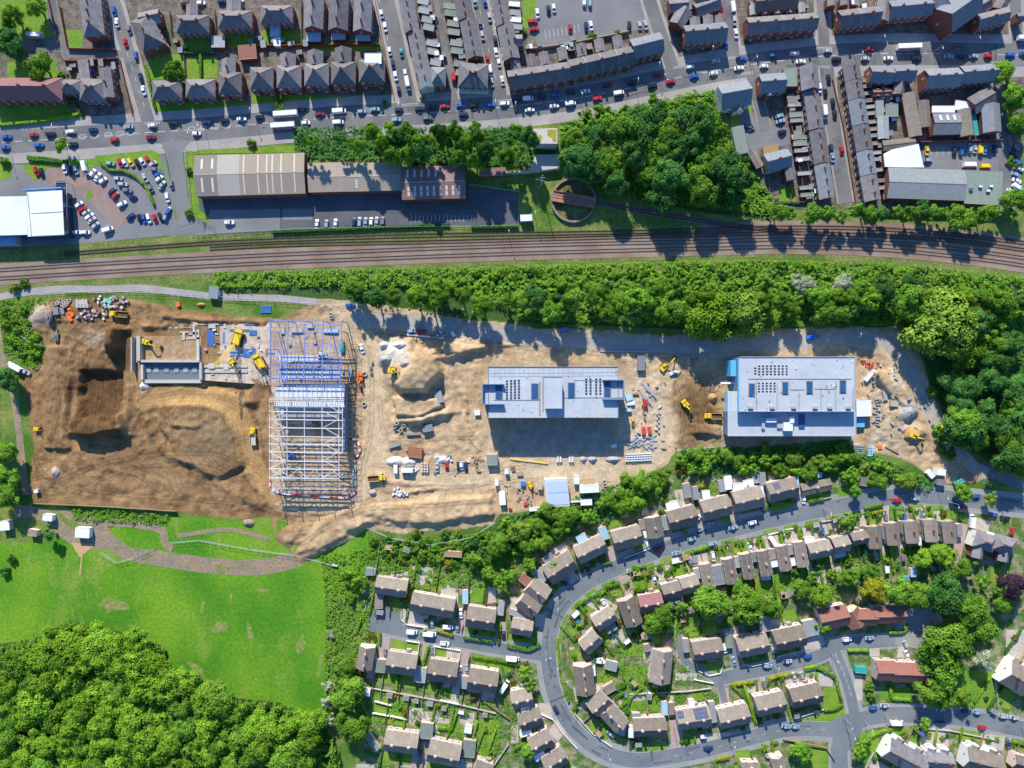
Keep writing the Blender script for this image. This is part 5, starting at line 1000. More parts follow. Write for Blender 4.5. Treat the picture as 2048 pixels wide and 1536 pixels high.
# --- estate houses (brown tiles, brick fronts with sun glare in their colour, white boarding)
TB, TR = tile_brown, tile_red
EH = dict(kind='gable', e=5.0, pitch=33, rm=TB, wm=brick_sunlit, chim=2)
EST_H = [('K', 318, 515, 245, 135, -8, 'with an orange gutter at the head of the cul-de-sac'), ('K', 635, 655, 335, 150, -10, 'long and brown with two pyramid porches'), ('K', 1005, 755, 222, 165, -8, 'with three small roof vents'), ('K', 1320, 825, 165, 125, -10, 'small, near the estate junction'),
         ('K', 1440, 545, 165, 155, -38, 'upper half of an angled pair'), ('K', 1375, 650, 165, 150, -38, 'lower half of an angled pair'), ('K', 1615, 365, 240, 165, 33, 'turned to the bend of the estate road'), ('K', 1850, 225, 240, 145, 26, 'with a pale blue glass extension'),
         ('K', 120, 1060, 175, 125, 82, 'standing end-on at the field edge'), ('K', 397, 1105, 232, 165, -8, 'first south of the cul-de-sac'), ('K', 712, 1165, 228, 170, -8, 'second south of the cul-de-sac'), ('K', 1020, 1235, 230, 172, -9, 'third south of the cul-de-sac'),
         ('L', 1410, 685, 175, 150, 12, 'with a white lean-to roof behind'), ('L', 1475, 850, 190, 140, 20, 'second down the inside of the bend'), ('L', 1565, 1040, 190, 150, 28, 'third down the inside of the bend'), ('L', 1680, 1190, 190, 150, 33, 'fourth down the inside of the bend'),
         ('L', 420, 1045, 275, 170, -7, 'bottom-left with a seam across its roof'), ('L', 770, 1135, 265, 185, -12, 'bottom-left and dark grey'), ('L', 1090, 1260, 150, 110, -20, 'at the bottom edge beside a white porch'),
         ('J', 240, 235, 185, 135, 33, 'tucked inside the bend, upper one'), ('J', 450, 180, 225, 150, -70, 'end-on with a pale front, inside the bend'), ('J', 620, 105, 195, 150, 10, 'with a dull red roof'),
         ('J', 130, 425, 165, 135, 42, 'tucked inside the bend, lower one'), ('J', 75, 735, 240, 160, -84, 'end-on beside the brick-lined drive'), ('J', 200, 930, 170, 160, 42, 'west wing of an L-shaped pair'), ('J', 320, 1050, 200, 150, -48, 'east wing of an L-shaped pair'),
         ('J', 610, 1125, 270, 150, 2, 'with front lawns, on the lower crescent'), ('J', 970, 1050, 275, 165, 9, 'with solar panels, on the lower crescent'), ('J', 1300, 1035, 255, 165, 13, 'third from the left on the lower crescent'), ('J', 1600, 935, 245, 165, 13, 'fourth from the left on the lower crescent'), ('J', 1890, 865, 255, 165, 13, 'last before the hedge corner'),
         ('J', 1085, 490, 245, 160, 9, 'on the rounded grass corner'), ('J', 1455, 455, 255, 165, 12, 'in the middle of the inner close'), ('J', 1755, 395, 260, 175, 12, 'at the east of the inner close'), ('J', 705, 625, 270, 175, 84, 'alone on the large lawn'),
         ('H', 208, 675, 225, 155, 15, 'first along the north side of the estate road'), ('H', 415, 592, 160, 130, -80, 'end-on beside the north side drives'), ('H', 632, 520, 225, 155, 15, 'second along the north side of the estate road'), ('H', 890, 445, 225, 160, 14, 'third along the north side of the estate road'), ('H', 1135, 378, 225, 165, 13, 'fourth along the north side of the estate road'), ('H', 1400, 305, 228, 155, 14, 'with a blue solar patch on the north side'),
         ('H', 690, 1035, 140, 130, 15, 'square one west of the end-on row'), ('H', 550, 1080, 145, 125, 15, 'square one with a grey pyramid room'), ('H', 1685, 765, 175, 130, 12, 'east of the end-on row with a dark back slope'), ('H', 1850, 725, 130, 125, 13, 'with a blue glass roof behind'), ('G', 520, 1300, 145, 115, 12, 'in the deep shade of a street tree'),
         ('J', 1670, 1430, 130, 110, -75, 'at the bottom edge by the crescent'), ('J', 1440, 1445, 150, 60, 0, 'cut by the bottom edge'), ('I', 1530, 900, 190, 190, -32, 'large with orange roof lights at the right edge'), ('I', 740, 1460, 300, 160, -28, 'big one with white gables at the bottom right'),
         ('I', 980, 1480, 190, 110, -5, 'with rooftop solar panels at the bottom right'), ('I', 1290, 1490, 260, 150, -14, 'with tan roof slopes at the bottom right'), ('I', 1560, 1500, 110, 100, -15, 'with a glass roof at the bottom right corner')]
for i, (T, x, y, L_, W_, a, lk) in enumerate(EST_H):
    kw = dict(EH); kw['look'] = 'brown-tiled house, ' + lk
    if 'dull red' in lk: kw['rm'] = tile_maroon; kw['look'] = 'brick house with a dull maroon roof'
    if lk.startswith('long'): kw['ext'] = [(-.35, -1, 3, 1.8, 2.4, 0), (.45, -1, 3, 1.8, 2.4, 0)]
    if 'solar panels, on' in lk: kw['pv'] = [(-.95, .4, 3, 2), (.05, .3, 6, 3)]
    if 'blue solar patch' in lk: kw['pv'] = [(-.6, .9, 3, 2)]
    if 'large with' in lk or 'big one' in lk or 'tan roof' in lk or 'rooftop solar' in lk: kw['e'] = 5.8; kw['wm'] = render_w; kw['rm'] = slate if 'big one' in lk or 'rooftop' in lk else tile_brown; kw['ext'] = [(-.5, 1, 4, 1.5, 5.0, 0), (.5, 1, 4, 1.5, 5.0, 0)]
    elif i % 3 == 0: kw['ext'] = [(.3, 1, 2.2, 1.2, 2.4, 0)]
    kw['group'] = 'brown-tiled estate houses'; kw['chim'] = 1 if L_ < 170 else 2
    house(T, x, y, L_, W_, a, **kw)
for i, (x, y) in enumerate(((825, 970), (1000, 930), (1132, 892), (1265, 868), (1412, 830), (1545, 800))): house('H', x, y, 195, 95, -79, 'gable', 4.6, 28, TB, brick_sunlit, 1, look='narrow end-on house with a pale front', group='narrow end-on houses')
for i, (x, y) in enumerate(((655, 1292), (815, 1262), (980, 1245), (1150, 1232), (1310, 1245))): house('G', x, y, 195, 120, -83, 'gable', 4.8, 28, TB, stone_wall, 1, look='tan-tiled house in the row by the junction', group='tan-tiled end-on houses')
house('H', 580, 1172, 130, 100, 12, 'hip', 2.6, 28, slate, brick_sunlit, 0, look='grey pyramid-roofed garden room', cat='garden room', name='garden_room', win=False)
house('H', 1660, 285, 235, 95, 12, 'gable', 2.7, 24, TB, brick_sunlit, 1, look='long low bungalow near the blossoming tree', cat='bungalow', name='bungalow')
house('G', 1620, 1330, 190, 150, -18, 'hip', 6.0, 36, S, render_w, 2, look='slate villa with pale front, west half', group='slate villas'); house('G', 1790, 1355, 210, 150, -16, 'hip', 6.0, 36, S, render_w, 2, look='slate villa with pale front, east half', group='slate villas')
for x, y in ((1560, 1420), (1790, 1450)): house('G', x, y, 110, 100, -100, 'gable', 4.8, 34, S, brick_red, 0, look='gabled back wing of the slate villas', win=False)
for i, (x, y, l_) in enumerate(((235, 475, 205),)): house('I', x, y, l_, 150, 12, 'gable', 5.0, 30, TR, brick_sunlit, 0, look='detached red-tiled house above the cul-de-sac', group='red-tiled houses')
for i, (x, y, l_, a) in enumerate(((385, 480, 130, -62), (465, 475, 150, 1), (575, 460, 125, 1), (680, 455, 120, 1))): house('I', x, y, l_, 120, a, 'gable', 5.0, 30, TR, brick_sunlit, 0, look=('angled end house', 'second house', 'third house', 'last house')[i] + ' of the stepped red-tiled row', group='red-tiled houses')
for i, (x, y) in enumerate(((600, 850), (712, 862), (825, 866))): house('I', x, y, 135, 140, -1, 'gable', 5.0, 30, TR, brick_sunlit, 0, look=('west', 'middle', 'east')[i] + ' house of the three red-tiled ones', group='red-tiled houses')
GAR = [('K', 222, 615, 60, 130, 0, 0, tile_brown), ('K', 885, 592, 45, 105, 0, 0, flat_blue), ('K', 1160, 675, 48, 115, -6, 0, flat_grey), ('K', 225, 1120, 95, 100, -6, 0, flat_green), ('K', 538, 1190, 92, 115, -8, 0, flat_grey), ('K', 862, 1245, 90, 95, -8, 0, flat_grey), ('K', 1295, 725, 150, 45, -18, 0, flat_grey),
       ('K', 1455, 430, 120, 45, -38, 0, flat_grey), ('K', 1345, 460, 90, 70, -40, 0, tile_red), ('K', 1525, 295, 90, 60, 40, 0, slate_b), ('K', 1780, 140, 80, 60, 25, 0, flat_blue), ('K', 1480, 395, 70, 40, -30, 0, flat_grey), ('H', 30, 640, 60, 100, 20, 0, flat_blue), ('L', 180, 1040, 165, 55, -55, 0, flat_green), ('L', 627, 950, 105, 130, -6, 0, flat_green), ('L', 975, 1095, 105, 140, -6, 0, flat_green),
       ('L', 1438, 765, 78, 42, 10, 0, flat_white), ('L', 1440, 972, 100, 45, 15, 0, flat_white), ('L', 1552, 1152, 95, 70, 28, 0, flat_white), ('L', 968, 940, 60, 60, -10, 0, flat_white), ('L', 205, 790, 10, 10, 0, 0, flat_white),
       ('J', 910, 455, 48, 110, 4, 0, flat_grey), ('J', 1258, 400, 52, 150, 4, 0, flat_green), ('J', 1560, 285, 92, 110, 6, 0, flat_grey), ('J', 1935, 310, 125, 130, 12, 0, flat_grey), ('J', 298, 622, 100, 75, -15, 0, flat_green), ('J', 285, 805, 95, 70, 30, 0, tile_brown), ('J', 735, 970, 48, 110, 3, 0, flat_blue), ('J', 790, 970, 45, 95, 3, 0, tile_brown), ('J', 1130, 1000, 50, 170, 8, 0, flat_grey), ('J', 955, 930, 50, 55, 5, 0, flat_white), ('J', 500, 1040, 70, 60, 0, 0, slate_b), ('J', 460, 1165, 45, 90, 0, 0, flat_white), ('J', 385, 1150, 60, 80, -15, 0, flat_grey), ('J', 150, 660, 35, 90, 5, 0, flat_white), ('J', 290, 300, 90, 90, 30, 0, slate_b), ('J', 610, 470, 90, 60, 10, 0, tile_brown),
       ('H', 500, 560, 50, 110, 5, 0, flat_grey), ('H', 555, 430, 95, 65, 12, 0, flat_white), ('H', 670, 310, 60, 110, 10, 0, flat_grey), ('H', 735, 330, 45, 100, 8, 0, slate_b), ('H', 815, 345, 60, 70, 8, 0, flat_white), ('H', 985, 250, 60, 110, 8, 0, flat_white), ('H', 940, 275, 55, 90, 8, 0, flat_grey), ('H', 1060, 285, 90, 60, 10, 0, flat_white), ('H', 1140, 255, 80, 60, 10, 0, flat_white), ('H', 1195, 200, 55, 110, 4, 0, flat_grey), ('H', 1250, 220, 45, 100, 4, 0, flat_grey), ('H', 1240, 330, 40, 110, 8, 0, flat_white), ('H', 330, 570, 60, 80, 10, 0, tile_brown), ('H', 1510, 270, 40, 140, 8, 0, flat_blue),
       ('H', 1060, 860, 50, 85, 8, 0, flat_grey), ('H', 1190, 820, 50, 75, 8, 0, flat_green), ('H', 1325, 800, 50, 80, 8, 0, tile_brown), ('H', 1470, 765, 45, 75, 8, 0, flat_grey), ('H', 1480, 860, 60, 60, 10, 0, flat_white), ('H', 1335, 875, 70, 50, 10, 0, flat_white), ('H', 915, 960, 90, 150, 10, 0, slate_b), ('H', 745, 950, 45, 80, 10, 0, flat_grey), ('H', 610, 1020, 50, 80, 12, 0, tile_brown), ('H', 1275, 980, 70, 40, 5, 0, flat_blue), ('H', 1845, 805, 75, 40, 12, 0, flat_blue), ('H', 1610, 690, 80, 40, 8, 0, flat_white), ('H', 1655, 195, 100, 40, 8, 0, flat_blue),
       ('G', 555, 800, 85, 80, -10, 0, tile_brown), ('G', 742, 1245, 45, 120, 5, 0, slate_b), ('G', 905, 1205, 40, 110, 5, 0, slate_b), ('G', 1085, 1195, 40, 110, 5, 0, slate_b), ('G', 1245, 1215, 40, 100, 5, 0, slate_b), ('G', 1400, 1230, 45, 110, 5, 0, slate_b), ('G', 1050, 1325, 30, 75, 4, 0, flat_white),
       ('A', 70, 0, 1, 1, 0, 0, flat_grey), ('A', 255, 260, 110, 35, -3, 0, flat_white), ('N', 35, 350, 75, 75, 5, 0, flat_white), ('N', 250, 405, 70, 50, -10, 0, tile_brown), ('K', 790, 262, 140, 45, -3, 0, wood_m), ('K', 150, 400, 60, 50, 0, 0, flat_grey), ('I', 800, 160, 40, 60, 0, 0, flat_blue)]
RN = {id(flat_grey): 'grey', id(flat_green): 'grey-green', id(flat_white): 'white', id(flat_blue): 'pale blue glass', id(tile_brown): 'brown', id(tile_red): 'red', id(slate_b): 'dark slate', id(wood_m): 'timber'}
for T, x, y, l_, w_, a, _, rm_ in GAR:
    if l_ < 20: continue
    big = l_ * w_ / TILE[T][2] ** 2 > 420
    flatbox(T, x, y, l_, w_, a, 2.6 if rm_ is not flat_white else 2.8, rm_, brick_sunlit, ('large ' if big else 'small ') + RN[id(rm_)] + (' flat-roofed garage' if rm_ not in (flat_blue,) else ' roofed extension'), 'garage' if rm_ is not flat_blue else 'extension', 'garage' if rm_ is not flat_blue else 'extension', door=False)

# lawns, drives and patios of the estate
LW = "K 230 860 95 220 935 110;"
def rect_sheet(name, T, x0, y0, x1, y1, ang, z, m):
    cx, cy = (x0 + x1) / 2, (y0 + y1) / 2; c, s = cos(radians(ang)), -sin(radians(ang)); l, w = (x1 - x0) / 2, (y1 - y0) / 2
    return [W(*tp(T, cx + a * c - b * s, cy + a * s + b * c)) for a, b in ((-l, -w), (-l, w), (l, w), (l, -w))]
def rects(name, data, z, m):
    V = []; F = []
    for q in data:
        P = rect_sheet(name, *q, z, m); b = len(V); V += [(x, y, z + .0004 * (b // 4 % 30)) for x, y in P]; F.append([b, b + 1, b + 2, b + 3])
    structure(link(name, mesh(name, V, F, m)))
rects('lawn', [('K', 115, 870, 225, 945, -6), ('K', 320, 920, 425, 1000, -6), ('K', 435, 930, 530, 1015, -6), ('K', 660, 965, 745, 1065, -6), ('K', 960, 1075, 1240, 1150, -8), ('K', 880, 830, 1095, 915, -8), ('K', 1205, 890, 1440, 980, -6), ('K', 935, 480, 1040, 620, -2), ('K', 760, 420, 840, 540, 0), ('K', 1680, 800, 1760, 880, 30), ('K', 215, 1190, 360, 1260, -6), ('K', 375, 1215, 500, 1290, -6), ('K', 560, 1270, 680, 1330, -6), ('K', 690, 1285, 780, 1360, -6), ('K', 60, 620, 120, 820, 5),
    ('L', 180, 620, 480, 900, -5), ('L', 1050, 860, 1230, 1060, 0), ('L', 1060, 1080, 1180, 1170, 0), ('L', 720, 890, 860, 960, -5), ('L', 640, 1180, 860, 1240, -10), ('L', 300, 1130, 490, 1190, -6),
    ('J', 380, 620, 600, 800, 0), ('J', 490, 1260, 600, 1340, 0), ('J', 620, 1250, 760, 1340, 0), ('J', 880, 1180, 990, 1290, 6), ('J', 610, 890, 690, 1000, 0), ('J', 1000, 600, 1200, 690, 5), ('J', 960, 840, 1050, 900, 0), ('J', 1310, 1310, 1430, 1400, 5), ('J', 180, 680, 330, 760, 5), ('J', 120, 1090, 290, 1200, -35), ('J', 890, 170, 1000, 330, 0), ('J', 1300, 20, 1400, 120, 0), ('J', 560, 240, 680, 380, 0), ('J', 380, 420, 560, 540, 0),
    ('H', 560, 870, 680, 960, 12), ('H', 300, 965, 400, 1050, 12), ('H', 80, 1060, 170, 1120, 12), ('H', 1010, 710, 1130, 790, 10), ('H', 1310, 400, 1490, 465, 12), ('H', 260, 720, 345, 780, 12), ('H', 1200, 1000, 1320, 1160, 5), ('H', 1350, 960, 1480, 1150, 3), ('H', 1480, 920, 1610, 1010, 3), ('H', 640, 1140, 760, 1300, 5), ('H', 800, 260, 880, 320, 8), ('H', 1590, 350, 1760, 395, 12), ('H', 930, 520, 1000, 570, 12),
    ('G', 590, 1080, 720, 1170, 8), ('G', 790, 1060, 880, 1120, 0), ('G', 1105, 1020, 1150, 1130, 0), ('G', 1280, 1040, 1390, 1130, -3), ('G', 1410, 1090, 1460, 1150, 0), ('G', 330, 840, 500, 930, 8), ('G', 65, 900, 260, 980, 12), ('G', 1480, 1110, 1620, 1150, -10),
    ('I', 1100, 850, 1360, 1110, 0), ('I', 930, 480, 1100, 640, 0), ('I', 165, 970, 270, 1110, 0), ('I', 560, 980, 620, 1050, 0), ('I', 660, 970, 780, 1060, 0), ('I', 430, 1280, 560, 1480, 10), ('I', 640, 1260, 850, 1330, -5), ('I', 1100, 1270, 1260, 1340, -8), ('I', 620, 560, 740, 590, 0), ('I', 1340, 130, 1430, 250, 0), ('I', 900, 1020, 1000, 1110, 0), ('I', 1380, 980, 1500, 1110, -15), ('I', 0, 1180, 180, 1230, 5), ('I', 0, 1380, 200, 1536, 0)], Z(3.5), lawn_m)
patio_m = mat('patio_slabs', (0.40, 0.35, 0.29), .9, .2, 1.2, (0.50, 0.43, 0.36), .2, coord='World')
drive_m = mat('drive_pink', (0.44, 0.29, 0.24), .9, .15, 1.2, (0.36, 0.30, 0.27), .15, coord='World')
rects('patio', [('K', 480, 360, 640, 500, -3), ('K', 235, 390, 400, 460, -3), ('K', 400, 690, 600, 820, -6), ('K', 700, 500, 830, 640, 0), ('K', 1230, 590, 1340, 700, 0), ('K', 740, 985, 845, 1085, -6), ('K', 1540, 200, 1680, 300, 30), ('K', 1420, 720, 1500, 820, 0), ('K', 1050, 520, 1120, 660, 0), ('K', 1640, 410, 1760, 520, 40),
    ('L', 470, 760, 600, 900, 0), ('L', 830, 590, 890, 720, -8), ('L', 600, 790, 720, 860, 0), ('L', 700, 690, 890, 730, -8), ('L', 900, 800, 1020, 900, 0), ('L', 1530, 720, 1650, 850, 0), ('L', 1640, 880, 1760, 1010, -40), ('L', 1320, 900, 1380, 1050, 0), ('L', 850, 1150, 1000, 1250, 0), ('L', 50, 1220, 200, 1253, 0),
    ('J', 90, 60, 340, 180, -30), ('J', 700, 860, 810, 1040, 0), ('J', 1000, 1180, 1180, 1240, 8), ('J', 0, 780, 250, 960, 10), ('J', 300, 360, 420, 440, 0), ('J', 560, 440, 640, 600, 0), ('J', 1580, 240, 1720, 330, 6), ('J', 1240, 350, 1400, 400, 0), ('J', 1900, 380, 2040, 470, 10), ('J', 1720, 660, 1980, 780, 8), ('J', 1390, 780, 1480, 840, 0), ('J', 1690, 1170, 1180, 1200, 0), ('J', 820, 680, 1000, 740, 0),
    ('H', 1050, 480, 1250, 540, 12), ('H', 990, 370, 1050, 540, 5), ('H', 580, 300, 680, 430, 10), ('H', 1290, 160, 1480, 240, 8), ('H', 1010, 150, 1180, 260, 8), ('H', 320, 440, 440, 520, 0), ('H', 690, 800, 830, 880, 12), ('H', 430, 890, 550, 1000, 12), ('H', 1150, 680, 1230, 760, 10), ('H', 1410, 600, 1530, 710, 10), ('H', 1560, 590, 1680, 680, 10), ('H', 1250, 650, 1370, 760, 10), ('H', 1620, 950, 1740, 1030, 5), ('H', 0, 560, 60, 640, 20),
    ('G', 1000, 1010, 1100, 1160, 3), ('G', 1150, 1060, 1250, 1150, 0), ('G', 190, 1150, 330, 1240, 8), ('G', 720, 1020, 780, 1170, 0), ('G', 1500, 1130, 1660, 1230, -15), ('G', 520, 1100, 590, 1200, 0),
    ('I', 120, 860, 230, 960, 0), ('I', 490, 670, 560, 750, 0), ('I', 690, 650, 760, 760, -10), ('I', 850, 1250, 1050, 1420, -5), ('I', 1270, 1300, 1440, 1400, -8), ('I', 620, 1330, 850, 1420, -25), ('I', 1450, 560, 1578, 800, 0), ('I', 0, 590, 150, 700, 5), ('I', 380, 880, 440, 1060, 0)], Z(4), patio_m)
rects('driveway', [('K', 830, 690, 885, 870, -3), ('L', 510, 1010, 560, 1253, -5), ('L', 590, 1010, 640, 1253, -5), ('L', 890, 290, 970, 480, -8), ('K', 555, 900, 600, 1080, -6), ('K', 225, 890, 300, 1090, -6), ('K', 1095, 840, 1150, 940, 10), ('K', 1160, 780, 1200, 940, 5), ('J', 780, 1060, 880, 1290, 5), ('J', 1180, 800, 1260, 930, 3), ('J', 1500, 690, 1560, 830, 3), ('J', 800, 380, 900, 620, 35),
    ('H', 50, 740, 130, 860, 20), ('H', 360, 620, 420, 760, 15), ('H', 480, 620, 560, 700, 12), ('H', 750, 450, 840, 610, 10), ('H', 1000, 400, 1050, 540, 10), ('H', 1500, 300, 1560, 400, 5), ('H', 1270, 430, 1310, 480, 0), ('H', 150, 960, 250, 1120, 12), ('H', 390, 930, 440, 1040, 12), ('H', 1130, 700, 1165, 790, 10), ('H', 1290, 660, 1350, 760, 20), ('G', 1040, 1040, 1100, 1160, 0), ('G', 885, 1060, 940, 1160, 0), ('G', 1360, 1170, 1440, 1500, -12), ('I', 1240, 1240, 1280, 1280, 0), ('I', 1050, 0, 1120, 90, -15), ('I', 930, 440, 1000, 520, 20)], Z(5), drive_m)

bed_m = mat('garden_bed', (0.17, 0.13, 0.08), .95, .3, 1, (0.10, 0.17, 0.04), .5, coord='World')
RDS = [[W(x, y) for x, y in smooth_line(q[0], 3)] for q in ests]; rg_ = random.Random(11); cells = {0: [], 1: [], 2: []}
BL = [o.location.xy.copy() for o, lk, a, b in THINGS if o["category"] in ('house', 'garage', 'extension', 'bungalow') and b > 900]
def road_d(x, y): return min(float(dist_line(np.array([x]), np.array([y]), q)[0]) for q in RDS)
nfence = 0
for (T, hx, hy, L_, W_, a, lk) in EST_H + [('G', x, 1260, 195, 120, -83, '') for x in (655, 815, 980, 1150, 1310)] + [('H', x, y, 195, 95, -79, '') for x, y in ((825, 970), (1000, 930), (1132, 892), (1265, 868), (1412, 830), (1545, 800))]:
    s_ = TILE[T][2] * 4; px, py = tp(T, hx, hy); ox, oy = W(px, py, 5); c, s2 = cos(radians(a)), sin(radians(a)); l, w = L_ / s_ / 2, W_ / s_ / 2
    if abs(a) > 60: c, s2, l, w = -s2, c, w, l
    loc = lambda u, v: (ox + u * c - v * s2, oy + u * s2 + v * c)
    for sd in (1, -1):
        D = 0
        for t in range(3, 16):
            x, y = loc(0, sd * (w + t)); 
            if road_d(x, y) < 5.2 or any(hypot(x - b[0], y - b[1]) < 5 for b in BL if hypot(b[0] - ox, b[1] - oy) > 6): break
            D = t
        if D < 4: continue
        for e_, u in enumerate((-l - 1.2, 0)):
            if nfence > 190: break
            p0, p1 = loc(u, sd * (w + .4)), loc(u + rg_.uniform(-.5, .5), sd * (w + D)); P2 = [(1024 + p[0] * 4, 768 - p[1] * 4) for p in (p0, p1)]
            if rg_.random() < .38: hedge(P2, rg_.choice('ggldo'), 1.3, .9, 'garden hedge between two plots')
            else: wall_line(P2, rg_.choice((fence_m, fence_m, wood_m, stone)), 1.5, .24, 'fence', 'garden fence between two plots', 'fence', posts=2.2)
            nfence += 1
        for u0, u1 in ((-l - 1, -.3), (.3, l)):
            v = w + .8
            while v < D - 1.5:
                dv = rg_.uniform(2.2, 6); v1 = min(D, v + dv); k_ = rg_.choices((0, 1, 2), (5, 3, 3))[0]; um = u0 + (u1 - u0) * rg_.choice((1, 1, .6))
                cells[k_].append([loc(u0 + .3, sd * v), loc(um - .3, sd * v), loc(um - .3, sd * (v1 - .3)), loc(u0 + .3, sd * (v1 - .3))]); v = v1
            for q_ in range(2):
                if rg_.random() < .8: x, y = loc(rg_.uniform(u0, u1), sd * (w + rg_.uniform(2, D))); BUSHES.append((rg_.uniform(4.5, 9), 1024 + x * 4, 768 - y * 4, rg_.choice('gglldor'), 'garden and bank bushes'))
            if D > 7 and rg_.random() < .45:
                x, y = loc((u0 + u1) / 2, sd * (w + D - 1.5)); gw = rg_.uniform(10, 15)
                flatbox('P', 1024 + x * 4, 768 - y * 4, gw, gw * .7, a, 2.1, rg_.choice((flat_grey, flat_white, tile_brown, flat_green, wood_m)), fence_m, 'little garden shed', 'shed', 'garden_shed', 'garden sheds', door=True)
for k_, (nm_, m_) in enumerate((('lawn', lawn_m), ('patio', patio_m), ('garden_bed', bed_m))):
    V = []; F = []
    for q in cells[k_]:
        b = len(V); ar = sum(q[i][0] * q[(i + 1) % 4][1] - q[(i + 1) % 4][0] * q[i][1] for i in range(4)); q = q if ar > 0 else q[::-1]; V += [(x, y, .055 + .0004 * (b // 4 % 40) + .001 * k_) for x, y in q]; F.append([b, b + 1, b + 2, b + 3])
    structure(link(nm_, mesh(nm_, V, F, m_)))
BUSHES.sort(key=lambda t: -t[0])
for rp, x_, y_, ti, g_ in BUSHES[:298]: _tree(x_, y_, rp, ti, 1, None, True, g_)
Vs = []; Fs = []; mi = []; b_ = 0
for k, (rp, x_, y_, ti, g_) in enumerate(BUSHES[298:]):
    V, F = CRB[k % 3]; V = V.reshape(-1, 3); r_ = rp / 4; Vs.append(V * [r_, r_, r_ * .85] + [(x_ - 1024) / 4, (768 - y_) / 4, r_ * .25]); Fs.append(F + b_); b_ += len(V); mi += [tk.index(ti)] * len(F)
me_ = np_mesh('small_shrubs', np.vstack(Vs), np.vstack(Fs), LEAF[tk[0]])
for t in tk[1:]: me_.materials.append(LEAF[t])
me_.polygons.foreach_set('material_index', np.array(mi, np.int32)); o = link('small_shrubs', me_); o["kind"] = "stuff"; o["label"] = "small rounded shrubs dotted through the estate gardens"; o["category"] = "shrubs"
# small yard sheds of the town
for poly, n_ in (([(1575, 190), (1600, 185), (1640, 390), (1608, 395)], 20), ([(1745, 150), (1765, 150), (1800, 390), (1770, 395)], 22), ([(845, 5), (862, 5), (900, 150), (880, 150)], 12), ([(905, 20), (925, 20), (955, 170), (925, 180)], 12), ([(1025, 95), (1240, 60), (1255, 80), (1030, 118)], 14), ([(1490, 5), (1620, 5), (1620, 18), (1490, 22)], 14), ([(1660, 0), (1780, 0), (1760, 12), (1665, 18)], 8), ([(1750, 175), (1830, 180), (1820, 270), (1760, 270)], 10), ([(1000, 5), (1040, 5), (1050, 70), (1010, 75)], 8), ([(350, 75), (620, 70), (620, 105), (350, 110)], 12), ([(130, 115), (230, 120), (235, 165), (140, 160)], 6), ([(1370, 10), (1440, 5), (1445, 45), (1380, 55)], 6)):
    k_ = 0; xs = [p[0] for p in poly]; ys = [p[1] for p in poly]
    for _ in range(400):
        x, y = rg_.uniform(min(xs), max(xs)), rg_.uniform(min(ys), max(ys))
        if k_ >= n_ or not in_poly(np.array([x]), np.array([y]), poly)[0]: continue
        flatbox('P', x, y, rg_.uniform(7, 16), rg_.uniform(6, 11), rg_.choice((8, 12, 98)), rg_.uniform(2.0, 2.9), rg_.choice((flat_grey, flat_white, tile_brown, flat_green, slate_b)), brick_red, 'little backyard outhouse', 'outhouse', 'outhouse', 'backyard outhouses', door=False); k_ += 1
